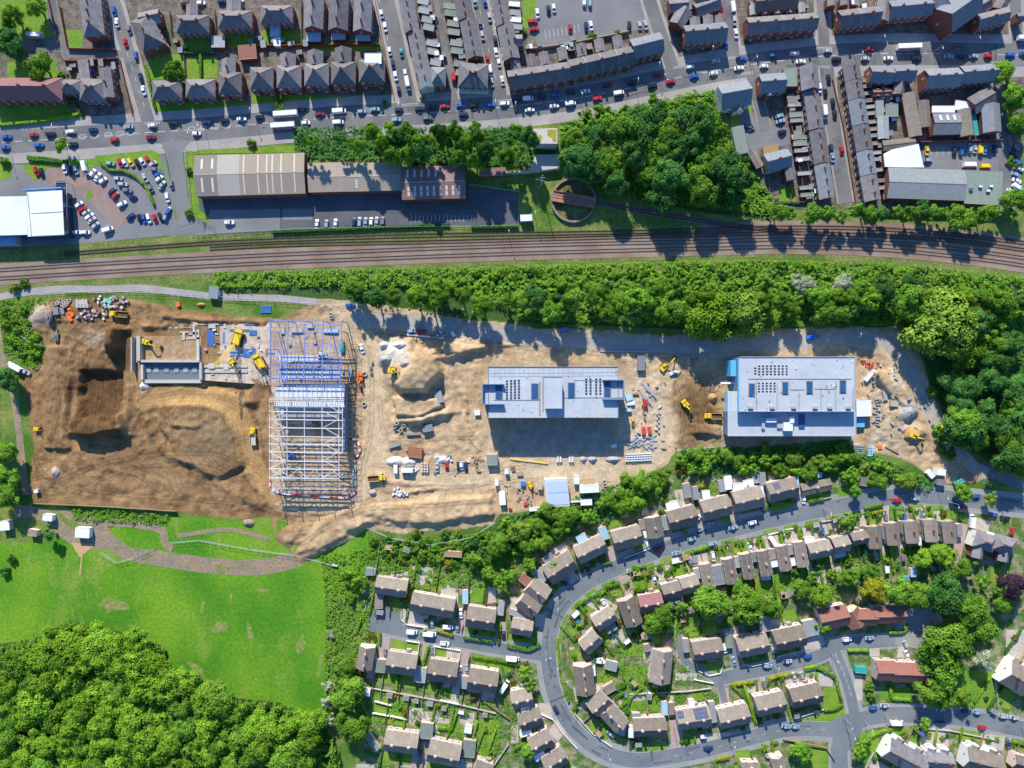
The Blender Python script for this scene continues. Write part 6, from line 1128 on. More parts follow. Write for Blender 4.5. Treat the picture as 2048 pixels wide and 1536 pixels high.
# hedges, fences and walls
for T, pts, c in [('A', [(0, 965), (240, 945), (540, 900), (610, 880)], 'l'), ('A', [(480, 740), (570, 790), (640, 890)], 'g'), ('A', [(1545, 420), (1550, 600)], 'g'), ('A', [(1420, 410), (1650, 410)], 'd'), ('A', [(1120, 500), (1200, 850)], 'g'), ('A', [(220, 1210), (400, 1225), (520, 1245)], 'g'), ('B', [(220, 150), (515, 175)], 'd'),
    ('B', [(775, 170), (850, 235), (960, 240), (1060, 290), (1130, 360), (1190, 500)], 'o'), ('I', [(25, 830), (130, 820), (245, 890), (290, 1080), (250, 1110), (160, 1120)], 'g'), ('I', [(640, 1255), (540, 1280), (440, 1340), (420, 1420), (430, 1480)], 'l'), ('I', [(330, 700), (480, 700)], 'l'), ('I', [(620, 575), (720, 575), (760, 520)], 'l'), ('I', [(630, 960), (640, 1040), (780, 1050)], 'l'), ('I', [(1490, 1340), (1578, 1360)], 'l'), ('I', [(110, 860), (110, 930)], 'g'),
    ('G', [(620, 1080), (720, 1055)], 'y'), ('G', [(590, 1080), (590, 1170)], 'o'), ('G', [(45, 1195), (155, 1170)], 'g'), ('G', [(70, 975), (200, 950)], 'g'), ('G', [(555, 1035), (720, 1000)], 'g'), ('H', [(725, 290), (820, 260)], 'y'), ('H', [(1185, 990), (1200, 1100), (1240, 1200)], 'y'), ('H', [(1340, 1200), (1380, 1250)], 'y'), ('H', [(0, 870), (90, 855)], 'o'), ('H', [(635, 600), (660, 650)], 'y'), ('H', [(1380, 640), (1395, 730)], 'g'), ('H', [(1240, 680), (1260, 770)], 'g'), ('H', [(1320, 960), (1345, 1120)], 'g'), ('H', [(690, 780), (830, 740)], 'g'), ('H', [(1575, 580), (1670, 565)], 'g'), ('H', [(1600, 395), (1690, 370)], 'g'), ('H', [(1610, 940), (1700, 930)], 'g'), ('H', [(280, 970), (330, 950), (385, 955)], 'o'), ('H', [(30, 1050), (150, 1020)], 'g'), ('H', [(1520, 600), (1540, 680)], 'l'), ('H', [(270, 900), (350, 885)], 'g'),
    ('J', [(1870, 640), (1960, 615), (2045, 660)], 'l'), ('J', [(1580, 725), (1650, 700), (1770, 680)], 'y'), ('J', [(1380, 760), (1470, 1080)], 'l'), ('J', [(1270, 770), (1465, 745)], 'y'), ('J', [(0, 130), (110, 60), (250, 0)], 'g'), ('J', [(385, 560), (390, 700), (470, 790)], 'g'), ('J', [(1290, 780), (1370, 860)], 'g'), ('J', [(320, 880), (400, 830)], 'g'), ('J', [(450, 880), (400, 1040)], 'd'), ('J', [(1150, 1380), (1260, 1360)], 'y'),
    ('L', [(1040, 860), (1000, 1030)], 'l'), ('L', [(880, 770), (830, 930), (715, 910)], 'g'), ('L', [(1000, 330), (1250, 370), (1390, 400)], 'l'), ('L', [(390, 500), (380, 610)], 'l'), ('L', [(720, 580), (700, 660)], 'd'), ('L', [(1340, 1090), (1440, 1040)], 'g'), ('L', [(1840, 730), (1910, 680)], 'g'), ('L', [(930, 180), (1165, 215)], 'd'), ('L', [(1285, 240), (1460, 275), (1550, 225)], 'd'), ('L', [(640, 250), (590, 430)], 'g'), ('L', [(1230, 60), (1215, 230)], 'g'), ('L', [(1690, 180), (1700, 280), (1720, 480), (1790, 700)], 'o'), ('L', [(60, 130), (90, 20)], 'g'),
    ('K', [(665, 840), (790, 880)], 'y'), ('K', [(1210, 960), (1370, 995), (1460, 950)], 'g'), ('K', [(860, 300), (960, 290), (1240, 440)], 'l'), ('K', [(950, 300), (1250, 480)], 'g'), ('R', [(10, 790), (370, 785)], 'd'), ('P', [(545, 465), (900, 450)], 'd'), ('P', [(700, 1345), (740, 1440)], 'g'), ('E', [(1640, 205), (780 + 860, 210)], 'g'), ('E', [(650, 215), (780, 195)], 'o'), ('E', [(1850, 500), (1885, 800)], 'g')]:
    P_ = [tp(T, x, y) for x, y in pts]
    if len(set(P_)) < 2: continue
    hedge(P_, c)
for T, pts, mm, h, nm, lk in [('N', [(255, 175), (820, 200), (1360, 235)], fence_m, 2.2, 'fence', 'long timber hoarding along the south edge of the earthworks'), ('K', [(395, 700), (395, 760), (440, 800), (600, 825)], render_w, 1.1, 'garden_wall', 'curved white wall round the cul-de-sac forecourt'), ('K', [(115, 700), (130, 620), (175, 560)], stone, 1, 'garden_wall', 'curved pale wall at the cul-de-sac head'),
    ('K', [(105, 1275), (480, 1345), (830, 1410), (1120, 1480)], stone, 1.2, 'garden_wall', 'long wall between the two rows of gardens'), ('K', [(655, 960), (650, 1050)], render_w, 1, 'garden_wall', 'short white drive wall'), ('K', [(640, 965), (850, 1000), (840, 1080)], render_w, 1, 'garden_wall', 'white wall around the gravel plot'), ('K', [(435, 925), (535, 940), (520, 1030)], render_w, 1, 'garden_wall', 'white wall round a square lawn'),
    ('J', [(0, 1010), (60, 1080), (140, 1170), (300, 1280)], render_w, 1, 'garden_wall', 'broken white wall following the bend'), ('J', [(420, 850), (920, 825), (1110, 800)], stone, 1.2, 'garden_wall', 'pale wall north of the lower crescent gardens'), ('J', [(970, 730), (1130, 760)], render_w, 1, 'garden_wall', 'short white wall by the inner close'), ('J', [(990, 600), (1010, 660), (1100, 700), (1190, 680), (1215, 600)], render_w, .8, 'garden_wall', 'rounded white wall of the grass corner'), ('J', [(1340, 530), (1380, 610), (1450, 620), (1590, 590)], render_w, .8, 'garden_wall', 'low white wall of the inner close'), ('J', [(1650, 545), (1880, 490)], render_w, .8, 'garden_wall', 'straight white wall east of the inner close'),
    ('J', [(1700, 1215), (2045, 1280)], wood_m, 1.4, 'fence', 'orange timber fence by the junction'), ('I', [(0, 1360), (180, 1390), (240, 1480)], wood_m, 1.4, 'fence', 'orange timber fence at the corner plot'), ('H', [(180, 830), (355, 765)], render_w, .9, 'garden_wall', 'white wall of the first north side house'), ('H', [(1060, 545), (1230, 505)], drive_m, .9, 'garden_wall', 'low red wall on the north side'), ('H', [(1770, 300), (1770, 360), (1600, 405)], stone, 1, 'fence', 'pale fence around the bungalow lawn'), ('H', [(560, 870), (650, 850), (690, 950)], brick_sunlit, 1, 'garden_wall', 'brick edging round the square lawn'), ('H', [(1420, 610), (1510, 600)], render_w, .8, 'garden_wall', 'short white wall of a paved front'), ('H', [(1290, 650), (1370, 630)], render_w, .8, 'garden_wall', 'short pale wall by a drive'), ('H', [(1700, 550), (1820, 530)], brick_sunlit, 1, 'garden_wall', 'orange brick wall by the street tree'),
    ('I', [(820, 1250), (1060, 1270), (1400, 1340)], stone, 1, 'garden_wall', 'pale roadside wall at the bottom right'), ('I', [(1365, 850), (1385, 1100)], stone, 1.3, 'garden_wall', 'pale wall east of the open lawn'), ('I', [(1100, 0), (1040, 150), (1000, 360)], fence_m, 1.6, 'fence', 'timber fence along the garden track'), ('I', [(0, 1170), (160, 1120)], render_w, 1, 'garden_wall', 'white wall under the last crescent house'), ('L', [(1500, 780), (1660, 850), (1740, 960), (1860, 1090)], render_w, 1, 'garden_wall', 'white front wall following the road bend'), ('L', [(1170, 1240), (1300, 1050)], stone, 1.2, 'garden_wall', 'slanting pale wall beside the big lawn'), ('L', [(1100, 700), (1310, 850), (1380, 1100)], fence_m, 1.5, 'fence', 'timber fence behind the bend houses'), ('L', [(730, 690), (890, 725)], render_w, 1.4, 'garden_wall', 'white wall at the end of a lawn'), ('L', [(185, 795), (320, 820)], render_w, 1.4, 'garden_wall', 'west white panel in the big lawn'), ('L', [(330, 820), (465, 848)], render_w, 1.4, 'garden_wall', 'east white panel in the big lawn'), ('L', [(205, 700), (340, 735)], render_w, 1.4, 'garden_wall', 'upper white panel in the big lawn'),
    ('K', [(1050, 640), (1180, 620)], fence_m, 1.5, 'fence', 'fence between two lawns'), ('K', [(925, 470), (860, 700)], fence_m, 1.6, 'fence', 'fence beside the oval lawn garden'), ('K', [(1060, 480), (1040, 660)], fence_m, 1.6, 'fence', 'fence right of the green lawn'), ('L', [(480, 680), (470, 870)], fence_m, 1.6, 'fence', 'fence right of the big lawn'),
    ('D', [(200, 390), (500, 350), (900, 270), (985, 250)], stone_wall, 2, 'stone_wall', 'old stone wall behind the crescent terrace'), ('E', [(150, 660), (340, 660)], fence_m, 1.8, 'fence', 'fence above the dark back yards'), ('E', [(225, 660), (235, 800)], fence_m, 1.8, 'fence', 'fence dividing two back yards'), ('E', [(315, 660), (370, 1000), (450, 1410)], brick_red, 2, 'brick_wall', 'long red brick yard wall of the west terrace'), ('E', [(925, 560), (960, 900), (1020, 1420)], brick_red, 2, 'brick_wall', 'long red brick yard wall of the east terrace'), ('E', [(640, 560), (720, 900), (800, 1400)], brick_red, 1.2, 'brick_wall', 'front garden wall of the east terrace'), ('E', [(1240, 1000), (1820, 985)], brick_red, 2.4, 'brick_wall', 'tall brick wall above the van compound'), ('E', [(190, 1250), (210, 1410), (440, 1415)], fence_m, 1.6, 'fence', 'fence round the small back lawn'), ('E', [(340, 1230), (350, 1410)], fence_m, 1.6, 'fence', 'fence left of the brown yard'),
    ('A', [(470, 60), (530, 380), (900, 390)], brick_red, 1.8, 'brick_wall', 'brick wall round the top-left gardens'), ('A', [(500, 475), (640, 475), (920, 455)], brick_red, 1.8, 'brick_wall', 'brick wall above the corner villa'), ('A', [(925, 460), (1030, 900)], brick_red, 1.6, 'brick_wall', 'brick wall along the sloping street'), ('A', [(1420, 430), (1430, 600)], fence_m, 1.6, 'fence', 'fence left of the bright lawns'), ('A', [(380, 0), (460, 350)], brick_red, 1.6, 'brick_wall', 'brick wall of the top-left lane'), ('A', [(1310, 90), (1330, 300)], fence_m, 1.6, 'fence', 'fence left of the back row semis'), ('A', [(1655, 90), (1670, 280)], fence_m, 1.6, 'fence', 'fence between the back row semis'), ('C', [(40, 360), (1000, 350)], brick_red, 1.8, 'brick_wall', 'long brick wall between the two rows of villas'), ('C', [(960, 0), (1110, 770)], brick_red, 1.2, 'brick_wall', 'brick wall along the first terrace street'), ('C', [(1165, 0), (1290, 620)], brick_red, 1.0, 'brick_wall', 'front yard wall of the slate terrace'), ('C', [(1400, 0), (1500, 560)], brick_red, 2, 'brick_wall', 'yard wall west of the alley'), ('C', [(1490, 0), (1600, 600)], brick_red, 2, 'brick_wall', 'yard wall east of the alley'), ('C', [(400, 0), (400, 340)], fence_m, 1.6, 'fence', 'fence right of the conservatory garden'), ('C', [(1540, 0), (1600, 600)], brick_red, 2.0, 'brick_wall', 'inner yard wall east of the alley')]:
    wall_line([tp(T, x, y) for x, y in pts], mm, h, .28, nm, lk, 'fence' if nm == 'fence' else 'wall', posts=2.4 if nm == 'fence' and mm is not stone else 0)
for pts, lk in (([(395, 470), (600, 458), (1036, 452), (1040, 385), (940, 370)], 'dark metal fence round the warehouse yard'), ([(395, 305), (372, 300), (385, 430), (430, 455)], 'metal fence left of the tan warehouse')): wall_line(pts, steel_g, 2, .08, 'metal_fence', lk, 'fence', posts=3)
heras = mat('mesh_fence', (.5, .55, .55), .5, .05)
for pts, lk in (([(735, 1055), (780, 1075), (860, 1088), (940, 1075), (990, 1045)], 'curved mesh fence on the grass bank'), ([(345, 1085), (400, 1080), (500, 1098), (590, 1110), (670, 1130)], 'wavy mesh fence across the grass'), ([(205, 1105), (235, 1125), (270, 1115), (310, 1095)], 'small mesh fence loop beside the dirt track'), ([(45, 672), (65, 685), (92, 692)], 'short mesh fence on the west bank'), ([(700, 608), (800, 620)], 'mesh fence beside the footpath'), ([(1960, 965), (1990, 960), (2030, 970)], 'green mesh fence at the site gate'), ([(1350, 900), (1440, 893), (1450, 890)], 'pale hoarding under the second building'), ([(80, 590), (200, 582), (300, 586), (390, 590), (690, 612)], 'long mesh fence along the footpath')):
    wall_line(pts, heras if 'green' not in lk else teal_m, 1.9, .12, 'mesh_fence', lk, 'fence', posts=3.2)

# ------------------------------------------------------------------ the two new buildings on the site
def roof_part(o, name, T, x0, x1, y0, y1, z0, z1, m, ofs=0.0):
    ax, ay = W(*tp(T, x0, y1), z1); bx, by = W(*tp(T, x1, y0), z1); mb = MB()
    mb.box(ax - o.location.x, bx - o.location.x, ay - o.location.y, by - o.location.y, z0, z1); return link(name, mb.me(name, m), o)
wall_blue = mat('blue_grey_cladding', (0.16, 0.24, 0.36), 0.6, 0.05, 0.5, wave=('X', 1.0, 0.08))
scaff = mat('roof_walkway', (0.28, 0.27, 0.26), .8, .1, 1)
def pv_at(o, T, x, y, w, h, z):
    ax, ay = W(*tp(T, x - w / 2, y + h / 2), z); bx, by = W(*tp(T, x + w / 2, y - h / 2), z); ox, oy = o.location.x, o.location.y; mb = MB()
    mb.poly([(ax - ox, ay - oy, z + .1), (bx - ox, ay - oy, z + .1), (bx - ox, by - oy, z + .45), (ax - ox, by - oy, z + .45)]); mb.poly([(ax - ox, by - oy, z + .44), (bx - ox, by - oy, z + .44), (bx - ox, by - oy, z + .02), (ax - ox, by - oy, z + .02)], 1)
    link('solar_panel', mb.me('solar_panel', [pv_m, steel_g]), o)
def facade(o, T, x0, x1, y, z1, side, nz, nx_, face=1):
    ax, ay = W(*tp(T, x0, y), z1); bx, by = W(*tp(T, x1, y), z1)
    for k in range(nx_):
        for j in range(nz): link('window', WINL, o, (ax - o.location.x + (bx - ax) * (k + .5) / nx_, ay - o.location.y + side * .02, 1.2 + j * 3.6), 0 if side > 0 else pi)
WINL = window_mesh(2.2, 1.8)
o1 = thing('office_block', 'grey-roofed new building with a raised central tower and two screened wings', 'building', *tp('F', 640, 560), 'new buildings'); zr = 13.0
roof_part(o1, 'wall', 'F', 150, 1122, 372, 742, 0, zr - .4, wall_blue); roof_part(o1, 'roof', 'F', 138, 1140, 358, 752, zr - .4, zr, roof_metal)
for a in ((138, 1140, 358, 362), (138, 1140, 748, 752), (138, 142, 362, 748), (1136, 1140, 362, 748)): roof_part(o1, 'parapet', 'F', *a, zr + .003, zr + .35, wall_blue if a[3] != 752 else steel_g)
for a in ((92, 100, 490, 650), (100, 262, 644, 650), (100, 262, 490, 496), ): roof_part(o1, 'screen_wall', 'F', *a, zr - 3 if a[0] < 138 or True else zr, zr + 2.6, wall_blue)
for a in ((1178, 1186, 458, 612), (1022, 1178, 458, 464), (1022, 1178, 606, 612)): roof_part(o1, 'screen_wall', 'F', *a, zr - 3, zr + 2.6, wall_blue)
roof_part(o1, 'wing', 'F', 100, 138, 496, 644, 0, zr - .05, roof_metal); roof_part(o1, 'wing', 'F', 1140, 1178, 464, 606, 0, zr - .05, roof_metal)
roof_part(o1, 'tower', 'F', 578, 705, 462, 678, zr - .1, zr + 3.6, wall_blue); roof_part(o1, 'tower_roof', 'F', 574, 708, 460, 680, zr + 3.603, zr + 3.8, roof_metal)
for a in ((198, 246, 505, 605), (473, 522, 490, 600), (755, 802, 484, 594), (1032, 1078, 470, 586)):
    roof_part(o1, 'kerb', 'F', a[0] - 6, a[1] + 6, a[2] - 6, a[3] + 8, zr, zr + .25, scaff); roof_part(o1, 'rooflight', 'F', *a, zr + .253, zr + .5, dark_blue)
for x in (283, 315, 345, 375): 
    for k in range(7): pv_at(o1, 'F', x, 470 + k * 22 - (x - 283) * .05, 14, 17, zr)
for x in (892, 925, 968, 1000):
    for k in range(6): pv_at(o1, 'F', x, 456 + k * 22, 14, 17, zr)
for x0, x1, y0, y1 in ((180, 540, 612, 616), (556, 566, 440, 700), (530, 540, 470, 735), (720, 1180, 594, 598), (800, 1020, 462, 465), (556, 708, 436, 440)): roof_part(o1, 'walkway', 'F', x0, x1, y0, y1, zr + .003, zr + .2, scaff)
mb = MB()
for y0 in (385, 410, 738):
    a = W(*tp('F', 150, y0), zr + 1); b = W(*tp('F', 1130, y0 - 8), zr + 1)
    for k in range(27):
        t = k / 26; x = a[0] + (b[0] - a[0]) * t - o1.location.x; y = a[1] + (b[1] - a[1]) * t - o1.location.y; mb.box(x - .04, x + .04, y - .04, y + .04, zr + .01, zr + 1.1)
    mb.beam((a[0] - o1.location.x, a[1] - o1.location.y, zr + 1.1), (b[0] - o1.location.x, b[1] - o1.location.y, zr + 1.1), .07)
link('guard_rail', mb.me('guard_rail', steel_g), o1)
facade(o1, 'F', 150, 1122, 742, zr - .4, -1, 3, 22); facade(o1, 'F', 150, 1122, 372, zr - .4, 1, 3, 22)
rv_ = random.Random(8)
o2 = thing('office_block', 'largest new building with a stepped pale blue roof and two groups of solar panels', 'building', *tp('O', 800, 720), 'new buildings'); z2, z3 = 15.0, 10.5
roof_part(o2, 'wall', 'O', 385, 1262, 442, 850, 0, z2 - .4, wall_blue); roof_part(o2, 'roof', 'O', 378, 1270, 434, 858, z2 - .4, z2, roof_metal)
roof_part(o2, 'wall', 'O', 300, 1268, 858, 1036, 0, z3 - .4, wall_blue); roof_part(o2, 'roof', 'O', 290, 1278, 852, 1046, z3 - .4, z3, roof_metal)
roof_part(o2, 'roof', 'O', 318, 372, 700, 852, z3 - .4, z3, clad_grey); roof_part(o2, 'canopy', 'O', 236, 362, 630, 645, 5.5, 5.9, flat_white); roof_part(o2, 'entrance_hall', 'O', 290, 326, 700, 1040, 0, 6, flat_blue)
roof_part(o2, 'membrane_wall', 'O', 312, 376, 462, 585, 0, 8.5, cyan_m); roof_part(o2, 'parapet', 'O', 370, 377, 445, 860, z2 - 1, z2 + .3, cyan_m)
for a in ((378, 1270, 434, 439), (378, 1270, 853, 858), (1264, 1270, 439, 853)): roof_part(o2, 'parapet', 'O', *a, z2 + .003, z2 + .4, steel_g)
roof_part(o2, 'parapet', 'O', 290, 1278, 1041, 1046, z3 + .003, z3 + .4, steel_g); roof_part(o2, 'parapet', 'O', 1272, 1278, 858, 1041, z3 + .003, z3 + .4, steel_g)
for i in range(9):
    for j in range(4 if i else 3): pv_at(o2, 'O', 500 + i * 30, 508 + j * 21 + (16 if i == 0 else 0), 15, 13, z2)
for i in range(5):
    for j in range(4): pv_at(o2, 'O', 528 + i * 30, 640 + j * 21, 15, 13, z2)
for a in ((456, 496, 644, 735), (714, 752, 632, 720), (900, 940, 626, 716), (1155, 1196, 618, 710)): roof_part(o2, 'kerb', 'O', a[0] - 7, a[1] + 7, a[2] - 7, a[3] + 7, z2, z2 + .25, scaff); roof_part(o2, 'rooflight', 'O', *a, z2 + .253, z2 + .55, dark_blue)
for x0, x1, y0, y1 in ((450, 1240, 603, 607), (508, 513, 610, 840), (668, 673, 640, 840), (835, 840, 690, 840), (1005, 1010, 690, 840), (1118, 1123, 620, 840), (770, 880, 686, 690), (960, 1120, 680, 684), (1250, 1255, 680, 840), (768, 772, 620, 690)): roof_part(o2, 'walkway', 'O', x0, x1, y0, y1, z2 + .003, z2 + .22, scaff)
for x in (468, 635, 800, 965, 1078, 1220): roof_part(o2, 'roof_plant', 'O', x - 18, x + 18, 815, 835, z2, z2 + 1.2, steel_g)
for a in ((585, 665, 908, 940, 1.8, flat_white), (552, 575, 905, 990, 1.2, steel_g), (720, 790, 940, 1005, 2.2, flat_white), (770, 800, 895, 945, 2.6, flat_white), (838, 882, 880, 985, .6, dark_blue), (670, 712, 945, 985, 1.0, steel_g), (620, 700, 860, 880, 1.4, steel_g)): roof_part(o2, 'roof_plant', 'O', a[0], a[1], a[2], a[3], z3, z3 + a[4], a[5])
for k in range(46):
    x_, y_ = rv_.uniform(395, 1255), rv_.uniform(445, 845); q_ = rv_.uniform(3, 7); roof_part(o2, 'roof_vent', 'O', x_, x_ + q_, y_, y_ + q_, z2, z2 + rv_.uniform(.3, .8), rv_.choice((steel_g, scaff, flat_white)))
for k in range(34):
    x_, y_ = rv_.uniform(150, 1120), rv_.uniform(375, 740); q_ = rv_.uniform(3, 7)
    if not 560 < x_ < 720: roof_part(o1, 'roof_vent', 'F', x_, x_ + q_, y_, y_ + q_, zr, zr + rv_.uniform(.3, .8), rv_.choice((steel_g, scaff, flat_white)))
facade(o2, 'O', 300, 1268, 1036, z3 - .4, -1, 2, 22); facade(o2, 'O', 385, 1262, 442, z2 - .4, 1, 3, 20)
# ------------------------------------------------------------------ steel frame of the third building
fr = thing('steel_structure', 'steel frame of an unfinished building, blue beams above and white trusses below', 'steel frame', 620, 815); fx, fy = fr.location.x, fr.location.y; FH = 12.0
def fp(x, y, z): a = W(*tp('S', x, y), z); return (a[0] - fx, a[1] - fy, z)
def fbeam(name, x0, y0, x1, y1, z, w, m, h=None):
    mb = MB(); mb.beam(fp(x0, y0, z), fp(x1, y1, z), w, h or w); link(name, mb.me(name, m), fr)
colx = [238, 370, 500, 640, 782]
for x in colx:
    fbeam('beam', x + (0), 160, x - 12, 640, FH - .3, .38, steel_b)
for y in (160, 185, 245, 300, 375, 435, 492, 520, 545, 580, 605): fbeam('beam', 232 - (y - 160) * .03, y - (4 if y < 200 else 0), 782, y + 6, FH, .30, steel_b)
for x in (262, 292, 318, 345, 400, 430, 460, 530, 565, 600, 670, 700, 730, 755): fbeam('secondary_beam', x, 160 + (x % 3) * 70, x - 6, 600, FH - 1.0, .14, steel_b)
for y in (210, 330, 350, 405, 460): fbeam('secondary_beam', 238, y, 780, y + 8, FH - .8, .24, steel_b)
for k in range(24): fbeam('deck_rib', 285 + k * 20, 470, 283 + k * 20, 655, FH - 2.0, .22, steel_b)
TY = [855, 915, 980, 1045, 1105, 1165, 1235, 1295, 1365]
for i, y in enumerate(TY):
    x1 = 782 if y < 1180 else 758; fbeam('truss', 222, y, x1, y + 8 + (i % 2) * 2, FH, .42, steel_w); fbeam('truss', 222, y, x1, y + 8, FH - 1.6, .24, steel_w)
    mb = MB(); n = 18
    for k in range(n):
        a = fp(222 + (x1 - 222) * k / n, y + 8 * k / n, FH if k % 2 else FH - 1.6); b = fp(222 + (x1 - 222) * (k + 1) / n, y + 8 * (k + 1) / n, FH - 1.6 if k % 2 else FH); mb.beam(a, b, .14)
    link('truss_web', mb.me('truss_web', steel_w), fr)
for x in (222, 356, 490, 626, 755, 782): fbeam('beam', x + 4, 765, x + 6, 1385 if x < 760 else 1170, FH - .2, .28, steel_w)
for i in range(len(TY) - 1):
    a, b = TY[i], TY[i + 1]
    if i % 2 == 0: fbeam('brace', 352, a, 222, b, FH, .24, steel_w); fbeam('brace', 640, a, 760, b, FH, .24, steel_w)
    else: fbeam('brace', 222, a, 352, b, FH, .24, steel_w); fbeam('brace', 760, a, 640, b, FH, .24, steel_w)
fbeam('brace', 222, 855, 270, 790, FH, .24, steel_w); fbeam('brace', 750, 855, 660, 790, FH, .24, steel_w)
for k in range(8): fbeam('brace', 245 + k * 66, 1300 if k % 2 else 1365, 245 + (k + 1) * 66, 1365 if k % 2 else 1300, FH + .05, .2, steel_w)
for y in (1400, 1425, 1450, 1480): fbeam('beam', 250, y - 4, 775, y + 6, FH - 3 - (y - 1400) * .03, .22, steel_w)
for i, x in enumerate((235, 370, 500, 640, 782)):
    for y in (160, 240, 375, 492, 600, 765, 855, 980, 1105, 1235, 1365, 1480):
        a = W(*tp('S', x, y), FH); m = steel_b if y < 760 else steel_w
        if x in (370, 500, 640) and y not in (160, 492, 765, 1105, 1480): continue
        mb = MB(); mb.box(a[0] - fx - .17, a[0] - fx + .17, a[1] - fy - .17, a[1] - fy + .17, .1, FH - .3); link('column', mb.me('column', m), fr)
def fslab(name, x0, x1, y0, y1, z0, z1, m):
    return roof_part(fr, name, 'S', x0, x1, y0, y1, z0, z1, m)
deck = mat('metal_deck', (0.60, 0.64, 0.68), .5, .06, .5, wave=('Y', 1.4, .25))
fslab('deck', 285, 770, 545, 600, 4.0, 4.2, deck); fslab('deck', 285, 600, 425, 470, 4.0, 4.2, deck); fslab('deck', 275, 800, 658, 745, FH - 2.6, FH - 2.4, deck); fslab('deck', 275, 800, 785, 830, FH - 3.2, FH - 3.0, deck); fslab('floor', 285, 750, 830, 912, 3.6, 3.9, flat_grey); fslab('wall', 792, 806, 640, 1170, 0, 7, wall_blue)
for y in (640, 752, 765, 778): fbeam('beam', 225, y, 800, y + 6, FH, .34, steel_b if y < 700 else steel_w)
for k in range(14): fbeam('secondary_beam', 290 + k * 37, 655, 288 + k * 37, 825, FH - 1.4, .16, steel_w if k % 3 else steel_b)
fslab('floor', 240, 800, 170, 1500, 0.0, .12, mat('frame_floor', (.37, .25, .145), .9, .3, .5, (.48, .37, .25), .15, coord='World'))
# a band of scaffold along its east and south sides
sc = thing('scaffold', 'thin scaffold lattice along the east and south of the steel frame', 'scaffold', 705, 820); mb = MB(); ox, oy = sc.location.x, sc.location.y
def sp(x, y, z): a = W(*tp('S', x, y), z); return (a[0] - ox, a[1] - oy, z)
for k in range(30):
    y = 250 + k * 42
    for x in (820, 862): mb.beam(sp(x, y, .1), sp(x, y, 8), .09)
    mb.beam(sp(820, y, 8), sp(862, y, 8), .09); mb.beam(sp(820, y, 4), sp(862, y, 4), .09)
    if k < 29:
        for z in (4, 8): mb.beam(sp(820, y, z), sp(820, y + 42, z), .09); mb.beam(sp(862, y, z), sp(862, y + 42, z), .09)
for k in range(16):
    x = 290 + k * 34
    for z in (3, 6): mb.beam(sp(x, 1500, z), sp(x + 34, 1502, z), .1); mb.beam(sp(x, 1535, z), sp(x + 34, 1537, z), .1)
    mb.beam(sp(x, 1500, 6), sp(x, 1535, 6), .1); mb.beam(sp(x, 1535, 0), sp(x, 1535, 6), .1)
link('tubes', mb.me('tubes', mat('scaffold_tube', (.16, .13, .11), .6, .1)), sc)
# red and white barrier pipe
def tube(pts, T, z, r, ms, look, name, cat, seg=1.6, sm=5):
    P = [W(*tp(T, x, y)) for x, y in smooth_line(pts, sm)]; mb = MB(); k = 0; c = tp(T, *pts[len(pts) // 2]); acc = 0
    for (x0, y0), (x1, y1) in zip(P[:-1], P[1:]): acc += hypot(x1 - x0, y1 - y0); mb.beam((x0, y0, z), (x1, y1, z), r, r, int(acc / seg) % len(ms))
    o = link(name, mb.me(name, ms)); tag(o, look, cat, c[0], c[1], 'site barriers'); return o
redw = [mat('red_plastic', (.55, .06, .05), .5, .05), flat_white]
tube([(850, 1070), (900, 1080), (925, 1140), (905, 1195), (860, 1210)], 'S', .5, .9, redw, 'curved red and white barrier east of the white trusses', 'barrier', 'barrier')
tube([(870, 1300), (865, 1430)], 'S', .5, .8, redw, 'straight white barrier near the frame corner', 'barrier', 'barrier', sm=1)
tube([(895, 1465), (850, 1505), (800, 1520)], 'S', .5, .8, redw, 'red and white barrier curling round the frame corner', 'barrier', 'barrier')
tube([(235, 1380), (240, 1440), (300, 1480), (480, 1500), (800, 1520)], 'S', .5, .6, redw, 'red and white barrier along the south of the frame', 'barrier', 'barrier')
tube([(1280, 265), (1600, 300), (1900, 345)], 'S', .4, .8, [flat_grey, flat_white], 'long pale pipe beside the shaded haul road', 'pipe', 'pipe')
tube([(1000, 200 + 40), (1400, 345 - 100)], 'F', .4, .5, [steel_g], 'thin grey pipe on the shaded bank', 'pipe', 'pipe')
tube([(310, 1065), (420, 1080), (600, 1100)], 'F', .4, .7, [yellow_p, mat('pale_yellow', (.6, .5, .2), .7)], 'yellow barrier line below the first new building', 'barrier', 'barrier')
# ------------------------------------------------------------------ concrete basement
bs = thing('concrete_basement', 'concrete basement walls and footings beside the steel frame', 'foundation', 335, 710, 'foundations'); bx_, by_ = bs.location.x, bs.location.y
def bpart(name, x0, x1, y0, y1, z0, z1, m=concrete): return roof_part(bs, name, 'Q', x0, x1, y0, y1, z0, z1, m)
bpart('slab', 1055, 1545, 430, 790, 0, .22, mat('basement_soil', (.32, .20, .10), .95, .3, .5, (.38, .26, .15), .2, coord='World'))
bpart('wall', 1047, 1075, 430, 620, .22, 3.4); bpart('wall', 1047, 1530, 612, 632, .22, 2.8); bpart('wall', 1508, 1530, 500, 612, .22, 1.6)
bpart('side_wall', 1003, 1012, 440, 700, .1, 3.6); bpart('wall', 1095, 1545, 765, 792, .22, 1.6); bpart('wall', 1530, 1548, 632, 765, .22, 2.4); bpart('wall', 1080, 1098, 650, 765, .22, 2.6)
bpart('floor_slab', 1098, 1530, 634, 764, .225, .4, mat('dark_screed', (.14, .17, .20), .8, .15, 1))
for k, x in enumerate((1140, 1200, 1278, 1355, 1425, 1495)): bpart('pad', x - 18, x + 18, 670, 710, .403, .7, flat_grey)
